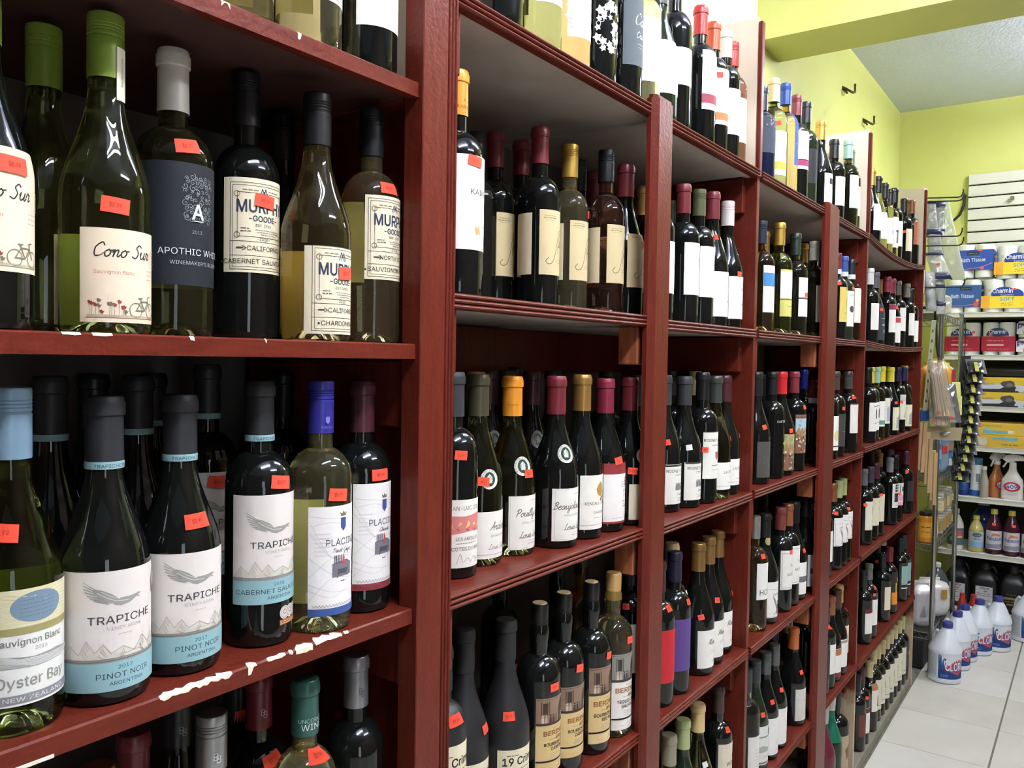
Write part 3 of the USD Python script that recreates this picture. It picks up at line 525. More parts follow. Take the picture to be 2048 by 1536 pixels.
DES = {
 'wht': (62, .18, .35, WH, [('D', -6, 16, 70, 2, G2), ('D', -4, 14, 40, 1.6, G2)]), 'whtb': (62, .18, .35, WH, [('R', -40, 40, 0, 6, '#3b3b3f')]), 'whtbig': (66, .17, .40, WH, [('D', -14, 20, 84, 2.4, '#9a9a9a'), ('D', -10, 16, 78, 1.5, G2)]),
 'frame': (58, .17, .36, WH, [('B', -34, 34, 4, 104, .9, '#8c8574'), ('D', -10, 14, 60, 2, '#b6aa8a')]), 'crm': (60, .18, .34, CR, [('D', -10, 14, 70, 2, G1), ('D', -8, 12, 64, 1.4, G2)]), 'dark': (62, .2, .33, '#2c2d30', [('D', -8, 14, 60, 2, '#6a6a6c')]),
 'cono': (60, .035, .285, '#ecdcc2', cono('Sauvignon Blanc')), 'cono2': (60, .16, .34, '#ecdcc2', cono('Pinot Noir'), 4), 'cono3': (60, .03, .285, '#efe3c8', cono('Chardonnay'), 46),
 'apothic': (88, .175, .415, '#161a21', [c for k in range(60) for c in curls(-9+(k%6)*5.6, -6+(k%6)*5.6, 66+(k//6)*4.7, 70+(k//6)*4.7, 1, '#9a9ea1') ]+[('T', 'A', 5, 68, 15, '#c9cccd', 1.0, True), ('L', [(-1, 66), (11, 66)], .9, '#c9cccd'), ('T', '2013', 4, 53, 3.4, '#8d9194'), ('T', 'APOTHIC WHITE', 4, 31, 6.4, '#d8dadb', 1.06), ('T', "WINEMAKER'S BLEND", 6, 21, 3.8, '#a9adb1', 1.05)], -4),
 'mg1': (70, .245, .345, '#e9dfc3', murphy('CALIFORNIA', 'CABERNET SAUVIGNON'), -6), 'mg2': (66, .027, .345, '#e9dfc3', murphy('CALIFORNIA', 'CHARDONNAY'), 6), 'mg3': (64, .265, .35, '#e9dfc3', murphy('NORTH COAST', 'SAUVIGNON BLANC'), 8),
 'oyster': (68, .09, .335, '#e3e3de', oyster(), 2), 'trapP': (80, .05, .39, '#e2dbd6', trapiche('PINOT NOIR', '2017', 112)+[('C', 44, 92, 7, '#d6d2ca'), ('O', 44, 92, 5.6, .5, '#8a857d'), ('R', 38, 50, 80, 86, '#a5673f')], -6),
 'trapM': (78, .165, .41, '#e2dbd6', trapiche('MERLOT', '2016', 100), -4), 'trapC': (78, .165, .41, '#e2dbd6', trapiche('CABERNET SAUVIGNON', '2018', 100), -6),
 'placW': (66, .07, .435, '#efeceb', placido('#3c5590', 'Pinot Grigio'), 4), 'placR': (66, .10, .46, '#efeceb', placido('#7d3338', 'Chianti'), 6),
 'wfig': (62, .24, .34, WH, [('C', 0, 78, 5, '#77757a'), ('C', 9, 86, 3, '#77757a'), ('P', [(-4, 50), (6, 50), (8, 70), (-2, 72)], '#8a888c'), ('P', [(-8, 40), (0, 44), (-2, 52)], '#77757a')]),
 'leafw': (62, .16, .40, WH, curve_leaves('#ded9cf')+[('O', -18, 80, 8, 1.4, '#b7b1a6'), ('O', 4, 86, 6, 1.2, '#b7b1a6')]), 'leafw2': (62, .14, .34, None, curve_leaves('#f1efe8')), 'slate': (62, .2, .42, '#5b6469', [('S', 'Car', 0, 76, 11, '#dfe2e2'), ('S', 'Cru', -4, 52, 6, '#dfe2e2'), ('D', -10, 12, 40, 2, '#b9bfc1'), ('D', -8, 10, 34, 1.6, '#b9bfc1')]),
 'goldband': (70, .27, .22, WH, [('D', -8, 12, 40, 2, G2), ('R', -46, 46, 80, 98, '#c0a56b')]), 'marband': (58, .24, .42, WH, [('R', -40, 40, 14, 34, '#a14a58'), ('D', -4, 8, 96, 2, G2)]), 'orgband': (62, .2, .42, WH, [('R', -42, 42, 10, 27, '#d98150'), ('D', -6, 8, 80, 2, G2)]),
 'slate2': (62, .28, .38, '#3d4353', curls(-30, 30, 70, 104, 26, '#d8d4d0')), 'yelband': (62, .1, .40, WH, [('R', -40, 40, 16, 36, '#e3c558'), ('D', -6, 10, 80, 2, G2)]), 'blustrip': (16, .25, .5, '#3f60b5', [('D', -6, 6, 60, 3, '#8fa3dc')], -8), 'magband': (62, .28, .36, WH, [('R', -40, 40, 10, 26, '#a3406a'), ('R', -40, 40, 26, 29, '#3a3038')]),
 'wblue': (60, .16, .36, WH, [('R', -40, 40, 0, 26, '#4f7da6')]), 'wblk': (56, .06, .36, WH, [('R', -20, 14, 74, 92, '#3f3f42')]), 'wmint': (62, .22, .37, WH, [('R', -40, 40, 0, 24, '#c2d8cf')]), 'wred': (60, .14, .36, WH, [('D', -10, 12, 50, 3, '#c98f86')]), 'wblub': (60, .14, .36, WH, [('C', 0, 50, 12, '#8fb0cf')]),
 'wbw': (66, .14, .44, WH, [('P', [(-20, 20), (-6, 20), (-2, 70), (-16, 74)], '#6d7076'), ('P', [(2, 16), (20, 16), (16, 60), (4, 62)], '#5b5e64'), ('R', -22, 20, 66, 76, '#3f4146')]), 'blustrip2': (40, .2, .5, WH, [('R', 6, 26, 0, 150, '#3f60b5'), ('R', -14, -4, 90, 110, '#39404a')]), 'brown': (62, .3, .36, '#a8694f', [('D', -16, 16, 70, 4, '#6d3a2b'), ('D', -16, 16, 40, 4, '#6d3a2b')]),
 'kaiken': (66, .20, .41, WH, [('S', 'ar', -2, 92, 5, '#c9c3ba'), ('T', 'KAIKEN', 6, 78, 8.0, '#54504b', 1.15), ('P', [(-10, 30), (-5, 34), (-3, 30), (0, 38), (1, 26), (4, 22), (-2, 24), (-6, 20)], '#d9a25e'), ('T', 'MALBEC', 22, 33, 4, '#8a857c', 1.1)], 4),
 'jl': (57, .185, .35, '#d8c79b', jl(), 2), 'colombo': (70, .055, .33, '#ede8df', [('T', 'JEAN-LUC COLOMBO', 2, 84, 6.0, '#77726b', .95), ('P', [(-46, 52), (-30, 49), (0, 53), (30, 50), (46, 54), (46, 76), (20, 79), (-10, 75), (-46, 77)], '#cf7d78'), *[('P', [(-36+i*13, 56+(i*5) % 9), (-31+i*13, 64+(i*3) % 7), (-28+i*13, 57+(i*7) % 9)], '#e9c878') for i in range(6)], *[('P', [(-40+i*15, 53+(i*4) % 6), (-37+i*15, 58), (-33+i*15, 52)], '#b94f52') for i in range(5)], ('T', 'LES ABEILLES', -4, 40, 4.6, '#6b6660'), ('D', -24, 14, 35, 1.8, '#8f8a82'), ('T', 'COTES DU RHONE', 0, 25, 5.2, '#57524c'), ('W', [(-24, 6), (-18, 20), (-14, 8), (-6, 14), (0, 8), (6, 15), (14, 10), (24, 18)], .6, '#8a857d')], -4),
 'ardeche': (60, .04, .245, '#edeae2', [('S', 'Ardeche', 8, 44, 6.2, '#77726a'), ('T', 'CHARDONNAY', 8, 33, 3.8, '#9a948a', 1.2), ('S', 'Louis Latour', 6, 14, 4.0, '#8f897f'), ('L', [(-40, 6), (40, 6)], .6, '#9a948a')]), 'pouilly': (60, .035, .30, '#edeae2', louis('Pouilly Fuisse', 'APPELLATION POUILLY')), 'beauj': (64, .045, .305, '#edeae2', louis('Beaujolais Village', 'APPELLATION BEAUJOLAIS')),
 'kendall': (60, .06, .33, '#efebe2', [('P', [(-6, 62), (2, 58), (12, 64), (10, 78), (4, 86), (-4, 80), (-10, 72)], '#b08a3f'), ('P', [(0, 52), (6, 48), (12, 56), (8, 62)], '#8c7040'), ('T', 'KENDALL-JACKSON', 2, 44, 5.2, '#57534d'), ('T', 'CHARDONNAY', 4, 28, 4.0, '#67625b'), ('D', -16, 18, 20, 1.6, G2), ('L', [(-42, 8), (42, 8)], .5, G1)]),
 'bv': (62, .055, .395, '#efece8', [('R', -46, 46, 93, 117, '#8c3336'), ('R', -46, 46, 0, 4, '#8c3336'), ('T', 'BV', 22, 70, 15, '#8c3336', 1.0, True), ('B', -4, 10, 68, 78, .6, '#77726b'), ('T', 'EST.', 3, 71, 3.4, '#77726b'), ('T', 'COASTAL', 20, 58, 5.2, '#4a4642', 1.1), ('T', 'ESTATES', 20, 50, 4.0, '#4a4642', 1.3), ('D', 0, 22, 40, 2.2, '#77726b'), ('S', 'California', 16, 30, 3.4, '#77726b'), ('D', -26, 4, 10, 1.4, G2)]),
 'valm': (60, .04, .24, '#e6ddbd', [('D', -4, 20, 60, 2, '#a0946f'), ('S', 'Valmoissine', 6, 41, 5.6, '#8a7f5f'), ('T', 'PINOT NOIR', 8, 29, 4.6, '#8a7f5f', 1.15), ('S', 'Louis Latour', 6, 13, 3.8, '#9a8f6d')]), 'sealG': None, 'rsedge': (62, .06, .30, '#ecebe5', rodney('CHARDONNAY')),
 'crimes': (70, .17, .17, '#e6dcbc', [('T', '19 Crimes', -2, 26, 12, '#1f1d1a', 1.0, True), ('D', -34, -14, 41, 2.2, '#57514a'), ('D', -24, 30, 18, 2.2, '#57514a'), ('D', -24, 24, 12, 1.5, '#8a8272')]),
 'crimes2': (70, .36, .19, '#e6dcbc', [('T', '19 Crimes', -2, 26, 12, '#1f1d1a', 1.0, True), ('D', -34, -14, 41, 2.2, '#57514a'), ('D', -24, 30, 18, 2.2, '#57514a'), ('D', -24, 24, 12, 1.5, '#8a8272')]),
 'ber1': (62, .12, .40, '#d9bd85', bering('#8f7460', '#43332b', 'BOURBON BARREL', 'CABERNET', '#d9bd85', '#8f5f33')), 'ber2': (62, .10, .40, '#d9bd85', bering('#86705f', '#3f312a', 'BOURBON BARREL', 'CABERNET', '#d9bd85', '#8f5f33')), 'ber3': (62, .07, .45, '#d9bd85', bering('#8b7261', '#41322b', 'BOURBON BARREL', 'RED WINE', '#e0c592', '#8f5f33')), 'ber4': (62, .05, .47, '#ece9e2', bering('#8d8a82', '#3c3a36', 'TEQUILA BARREL', 'SAUVIGNON', '#ece9e2', '#a06a45')),
 'js': (60, .20, .37, '#f2f1ec', [('T', 'JOSH', 8, 74, 7, '#77746f'), ('D', 0, 16, 30, 2, G2)]), 'jsb': (60, .07, .33, '#f2f1ec', [('T', 'JOSH', 6, 70, 7, '#77746f'), ('S', 'wine', 4, 34, 4, '#9a968e')]), 'rs': (62, .06, .29, '#ecebe2', rodney('PINOT NOIR')), 'rs2': (62, .19, .36, '#ecebe2', [('R', -42, 42, 108, 111, '#3b3a34'), ('T', 'RODNEY STRONG', 2, 86, 7.0, '#35332f'), ('T', 'VINEYARDS', 4, 76, 3.6, '#55524c', 1.6), ('P', [(-6, 62), (8, 62), (8, 50), (1, 42), (-6, 50)], '#a85f4f'), ('D', -18, 20, 30, 3, '#6d6a63'), ('D', -16, 18, 20, 2, '#8c877d')]), 'rs3': (62, .17, .37, '#ecebe2', [('T', 'RODNEY STRONG', 2, 88, 6.6, '#55524c'), ('R', -10, 24, 40, 60, '#b3b3af'), ('S', 'Sonoma', 6, 26, 4, '#8c877d'), ('D', -8, 20, 16, 2, '#77736b')]),
 'lac': (62, .08, .22, '#efeee8', [('T', 'LA CREMA', 4, 38, 7, '#4a4844', 1.1), ('P', [(2, 30), (6, 30), (4, 25)], '#4a4844'), ('D', -8, 16, 16, 2.2, G1), ('L', [(-44, 8), (44, 8)], .6, G1)]), 'redl': (64, .17, .37, '#b5272f', [('O', 10, 64, 5, .6, '#8e1c25'), ('O', 13, 56, 5, .6, '#8e1c25')]), 'purl': (64, .17, .37, '#57417f', [('O', 10, 64, 5, .6, '#43306a'), ('O', 13, 56, 5, .6, '#43306a')]), 'neckw': None,
 'men': (64, .06, .29, '#eceae2', [('S', 'Menage', 6, 54, 6.4, '#2f2d2a'), ('L', [(12, 70), (15, 82)], 1.0, '#2f2d2a'), ('L', [(17, 70), (20, 82)], 1.0, '#2f2d2a'), ('D', -12, 22, 38, 1.6, G1), ('D', -12, 20, 33, 1.6, G1), ('D', -4, 14, 14, 2.6, '#77736b')]), 'greyl': (62, .15, .32, '#bcc0c8', []), 'went': (64, .16, .42, '#e0d6c0', [('P', [(4, 100), (8, 106), (12, 100), (8, 94)], '#2f2d2a'), ('T', 'WENTE', 6, 78, 10, '#3a352e', 1.05), ('D', -12, 22, 60, 2, G1)]),
 'bluepic': (62, .17, .42, WH, [('R', -40, 40, 70, 106, '#4f8fc8'), ('L', [(-4, 76), (16, 102)], 2, '#2c4a63'), ('L', [(4, 86), (20, 84)], 1.5, '#2c4a63')]), 'wv': (60, .2, .40, WH, [('R', -40, 40, 100, 116, '#c8cf9a'), ('D', 0, 14, 74, 3, '#6d6d63')]), 'wyel': (60, .15, .42, '#cfcb73', [('R', -40, 40, 52, 128, WH), ('R', -40, 40, 120, 128, '#d8d28a'), ('D', -14, 16, 28, 3, '#8a8a3e'), ('R', -40, 40, 47, 50, '#6d6d46')]), 'two': (52, .18, .38, '#f0eee6', [('R', -40, 40, 52, 57, '#57564d')]), 'yell': (60, .18, .40, '#d9d68f', [('D', -8, 12, 60, 2, '#a5a35f')]),
 'wark': (60, .15, .38, WH, [('D', -14, 18, 66, 3, '#b5b3ac'), ('P', [(-6, 30), (0, 44), (6, 30)], '#c9c7c0')]), 'rough': (66, .06, .32, '#4a4843', curls(-44, 44, 4, 84, 60, '#6d6a60')), 'earth': (50, .1, .5, None, [('T', 'EARTHQUAKE', 4, 128, 7, '#d8d8d4', 1.0), ('P', [(-2, 40), (4, 62), (-6, 70), (4, 74), (8, 96), (11, 74), (22, 70), (12, 62), (10, 40)], '#8f9065'), ('P', [(2, 70), (8, 66), (12, 74), (6, 78)], '#c2c4a0')]),
 'color': (62, .05, .35, '#6d5c55', crowd('#a9a06a', 3)), 'crowd': (62, .18, .39, '#7b5a42', crowd('#a9c4d2', 1)), 'crowd2': (62, .18, .39, '#7b5a42', crowd('#5a5a86', 2)), 'redm': (60, .2, .3, '#b5605a', []), 'hog': (62, .28, .32, '#edebe4', [('T', 'HOGUE', 4, 12, 15, '#4a4640'), ('P', [(4, 50), (14, 46), (22, 56), (20, 74), (12, 80), (6, 70)], '#c3bcc0')]), 'angel': (62, .06, .33, '#edebe6', montes()), 'mont1': (64, .22, .38, '#edebe4', [('B', -38, 38, 5, 108, 1.2, '#8f8d86'), *eagle(4, 66, .6, '#c4c2bb', '#e5e3dc'), ('T', 'MONTES', 4, 40, 8, '#77746d')]),
 'mont2': (66, .28, .33, '#eeece8', montes()), 'band': (62, .06, .33, '#efeeea', [('R', -44, 44, 38, 56, '#6d6c6c')]), 'band2': (60, .05, .34, '#efeeea', [('B', -34, 34, 4, 96, 1.0, '#77756f'), ('R', -34, 34, 42, 58, '#55544f')]), 'wline': (62, .06, .36, '#e4e3de', lines(-20, 22, 70, 6, 9, 3)),
 'oys2': (66, .06, .36, '#dfe0da', [('P', [(14+13*math.cos(a), 92+15*math.sin(a)) for a in np.linspace(0, 6.28, 22)], '#565b60'), ('R', -46, 46, 76, 80, '#8d8f8c'), ('P', [(-46, 44), (-20, 54), (4, 46), (30, 56), (46, 48), (46, 36), (-46, 34)], '#a9aca9'), ('T', 'Oyster Bay', 4, 18, 7, '#a1a19c'), ('R', -46, 46, 3, 8, '#77797c')]), 'cr': (62, .05, .35, '#ecebe8', [('T', 'Crane', 8, 28, 7, '#a9a8a4'), ('P', [(26, 40), (32, 60), (34, 50)], '#b9b8b4')]), 'aqua': (62, .05, .36, '#e6e7e4', [('R', -46, 46, 64, 106, '#9fbdbb'), ('T', 'Co', 10, 36, 7, '#a9a8a4')]), 'bluel': (62, .05, .38, '#4b86ad', [('D', -10, 18, 70, 3, '#8fb6cf')]), 'greyw': (62, .06, .33, '#d6d3cb', [('D', -14, 20, 60, 3, '#aaa79f'), ('L', [(-44, 66), (44, 66)], .8, '#b5b2aa')]),
 'ruby': (60, .2, .4, '#d9c56b', [('T', 'RUFFINO', 8, 112, 8, '#8a6d3a'), ('P', [(-10, 50), (16, 50), (18, 84), (4, 92), (-10, 82)], '#c2ab55'), ('D', -20, 22, 30, 4, '#a58d45')]), 'circ': (62, .16, .42, WH, [('T', 'RUFFINO', 2, 108, 7, '#55534f'), ('C', -10, 62, 12, '#47464a'), ('P', [(12, 56), (18, 62), (24, 54), (20, 66), (26, 72), (18, 70), (14, 76), (14, 66)], '#55534f')]), 'rub2': (50, .22, .42, '#f0ebdc', [('T', 'RU', 6, 106, 7, '#55534f'), ('C', 8, 66, 8, '#8d8a84')]),
 'dark2': (64, .12, .38, '#3f3d3a', [('D', -18, 18, 52, 3, '#8a8781'), ('P', [(4, 80), (14, 100), (8, 104)], '#5c5a55')]), 'wcrm': (62, .1, .4, WH, [('C', -6, 50, 18, '#d8cf9f'), ('R', -40, 40, 12, 16, '#3f3d3a')]), 'wlow': (62, .08, .36, WH, [('P', [(4, 50), (12, 50), (14, 76), (8, 84), (2, 70)], '#4a4846'), ('D', -14, 18, 28, 2, G2)]), 'wcap': (62, .24, .36, '#ebe9df', [('R', -42, 42, 104, 109, '#8c7a66'), ('P', [(4, 50), (12, 50), (14, 80), (8, 88), (2, 70)], '#55534f')]),
 'orgw': (62, .06, .34, WH, [('R', -46, 46, 78, 101, '#a86a4a'), ('R', -46, 46, 0, 16, '#7d3338')]), 'wband': (62, .1, .33, WH, [('R', -46, 46, 88, 98, '#9a958d')]), 'tanl': (62, .12, .4, '#b9a68a', [('P', [(-10, 40), (20, 60), (10, 100), (-20, 80)], '#77603f')]), 'darkl': (64, .06, .5, '#34383b', [('D', -22, 20, 88, 4, '#a9adb0'), ('S', 'Zinfandel', 2, 60, 5, '#d8dcdd'), ('R', -10, 16, 30, 44, '#8a8f92')]), 'aquaw': (60, .2, .4, '#dfe8e8', [('R', -40, -20, 0, 120, '#9fc4c8')]),
 'mark': (62, .2, .40, WH, [('R', -42, 42, 98, 120, '#8f3550'), ('D', -4, 12, 40, 5, '#b5b3ac')]), 'markl': (62, .06, .38, WH, [('R', -46, 46, 88, 110, '#a8484a'), ('P', [(4, 30), (14, 30), (12, 62), (4, 62)], '#8d8a90')]), 'wswoop': (62, .24, .35, WH, [('P', [(0, 80), (24, 96), (30, 84), (12, 74)], '#a9a8a4'), ('D', -20, 20, 60, 3, G2), ('S', 'Coast', 4, 34, 4, '#9a9892')]), 'cats': (60, .15, .38, WH, [('P', [(-6, 50), (6, 50), (8, 82), (0, 92), (-6, 80)], '#2a2a2c'), ('D', -18, 18, 98, 5, '#55534f'), ('D', -16, 18, 30, 4, G1)]), 'wmint2': (60, .18, .35, WH, [('R', -40, 40, 8, 26, '#5f9a8a'), ('D', -8, 10, 70, 4, G1)]),
 'purps': (40, .25, .35, '#4a3f8f', []), 'wscene': (60, .2, .36, '#e9e9d8', [('P', [(-24, 10), (24, 10), (24, 60), (4, 80), (-24, 66)], '#b3b3cf')]), 'scene': (60, .07, .34, '#ebe8c4', [('P', [(-24, 8), (26, 8), (24, 56), (6, 74), (-22, 56)], '#a9b0b5'), ('P', [(0, 20), (14, 30), (10, 56), (2, 60)], '#77808a')]), 'scene2': (62, .2, .38, '#e9e7d8', [('R', -42, 42, 84, 112, '#c9ced2'), ('P', [(-20, 8), (26, 8), (28, 60), (0, 66)], '#b5bcc0')]), 'pink': (60, .3, .25, '#c9788f', []),
 'wtree': (60, .2, .38, '#e6e3d0', [('P', [(4, 50), (12, 50), (22, 84), (10, 100), (-4, 86)], '#77746a'), ('D', -8, 16, 34, 4, G1)]), 'crmw': (60, .2, .38, '#ddd8b9', [('S', 'Chat', 4, 66, 5, '#8a856b')]), 'crms': (58, .12, .36, '#dcd8c2', [('C', 6, 66, 10, '#a09c88')]), 'block': (62, .26, .36, '#e9e9e6', [*[('R', -26+i*14, -16+i*14, 72+j*12, 82+j*12, '#2a2a2c') for i in range(4) for j in range(3)], ('R', -30, 30, 26, 66, '#2a2a2c'), ('T', 'B', 6, 34, 24, '#e9e9e6', 1.1, True), ('D', -24, 24, 10, 5, '#77756f')]), 'pinkb': (60, .24, .34, '#e3a9bb', [('R', -40, 40, 46, 104, '#e6e6e2'), ('B', -24, 22, 52, 98, 5, '#4a484a'), ('R', -12, 10, 64, 86, '#55534f'), ('R', -40, 40, 14, 22, '#f0d8de')]),
 'wred2': (60, .15, .34, WH, [('R', -40, 40, 84, 104, '#6d2a30')]), 'yelsun': (60, .14, .5, '#2f2c28', [('P', [(6+18*(1 if k % 2 else .6)*math.cos(k*.5236), 112+18*(1 if k % 2 else .6)*math.sin(k*.5236)) for k in range(12)], '#e6bf35'), ('R', -40, 40, 0, 56, '#e08a35'), ('R', -20, -12, 56, 100, '#e6bf35')]), 'aquab': (60, .2, .42, '#2f3636', [('R', -40, 40, 20, 110, '#8fb3ae'), ('C', 6, 66, 12, '#2f3636'), ('R', -40, 40, 0, 6, '#dcdcd4')]), 'redl2': (60, .2, .3, '#6d3a33', []), 'brownw': (60, .3, .4, '#efe9dc', [('R', -40, 40, 90, 122, '#b98a5f'), ('P', [(-10, 20), (16, 20), (14, 60), (-6, 66)], '#55493f')]),
 'vine': (62, .17, .42, '#dedbc6', [('C', 4, 88, 12, '#b3b29a'), ('C', 6, 54, 11, '#b3b29a'), ('P', [(-6, 70), (4, 66), (8, 76), (-2, 80)], '#9a9a80'), ('L', [(-40, 18), (40, 18)], 2.5, '#8f8d78')]), 'vine2': (62, .2, .36, '#4a4038', [('C', 4, 70, 13, '#cfc7a6'), ('C', 6, 40, 9, '#b58f5f')]), 'none': None}
CAPS = {'blk': '#17181a', 'dgy': '#2f3034', 'dgyb': '#232428', 'mar': '#6e262e', 'mard': '#45202a', 'mardk': '#33201e', 'marl': '#7d3a40', 'marb': '#6d1f2c', 'marb2': '#86343a', 'marc': '#6f3630', 'mar2': '#7b3036', 'redd': '#3a1c24', 'red': '#b8322e', 'redb': '#c7252c', 'org': '#e8962f', 'org2': '#c8502f', 'orgb': '#b0602c', 'orgb2': '#8a5434',
 'gold': '#d2ad55', 'gold2': '#b58d4e', 'brg': '#8f6f40', 'yel': '#dccb3e', 'yel2': '#e0d23c', 'yelw': '#c6c862', 'blu': '#31529e', 'blub': '#2237a8', 'bluw': '#3a5596', 'nav': '#252a3a', 'navd': '#201d33', 'navw': '#242632', 'navs': '#252445', 'grn': '#7f9a3a', 'olv': '#545a3a', 'olvd': '#45412f', 'olvg': '#6d6d5c', 'dgn': '#26352c', 'teal': '#2f5a50', 'mint': '#9cc0ae', 'pgn': '#a5b078',
 'wht': '#e3e1d6', 'whtg': '#dcdedd', 'whtp': '#e6dcd8', 'sil': '#b9bab5', 'silb': '#a5a6a8', 'silb2': '#8d8e92', 'silk': '#4a4c4e', 'crm': '#ddcf98', 'crm2': '#d9be86', 'crm3': '#c4b688', 'tan': '#c7a164', 'tan2': '#b08a55', 'tand': '#4a4232', 'cork': '#c9b184', 'pur': '#2f2e86', 'ppl': '#4f3fa3', 'brn': '#7a4a30', 'brnd': '#4a3229', 'brng': '#55504a', 'cop': '#a5684a', 'mag': '#7c2639',
 'lbl': '#7895aa', 'silv': '#d3d0c6', 'purd': '#3f3846', 'gry': '#8f8a72', 'gry2': '#5a5b5a', 'gryd': '#55555a', 'gryc': '#6d6c66', 'gryb': '#77787a', 'gun': '#5f6163', 'dgyo': '#3f3f3b', 'dgyg': '#383c38', 'blkt': '#151413', 'blkb': '#26282c', 'blkc': '#151413', 'blkd': '#17181a', 'blkg': '#1c221c', 'blkg2': '#1a1b1d', 'blkm': '#25272a', 'blkw': '#17181a', 'mblk': '#1b1a1b'}
SHELF_Z = {1: dict(t=1.947, s4=1.617, s3=1.277, s2=.905), 2: dict(t=2.090, s4=1.688, s3=1.278, s2=.878, s1=.467), 3: dict(t=2.085, s4=1.684, s3=1.270, s2=.867, s1=.465),
           4: dict(t=2.085, s4=1.684, s3=1.272, s2=.866, s1=.466), 5: dict(t=2.085, s4=1.685, s3=1.273, s2=.870, s1=.465, s0=.045), 6: dict(t=2.090, s4=1.690, s3=1.286, s2=.874, s1=.458, s0=.045)}
XE, XF = 3.302, 4.517
def sag(bay, lev, x):
    if bay != 6: return 0.0
    u = (x-XE)/(XF-XE); return -4*{'t': .030, 's4': .012}.get(lev, 0.0)*u*(1-u)

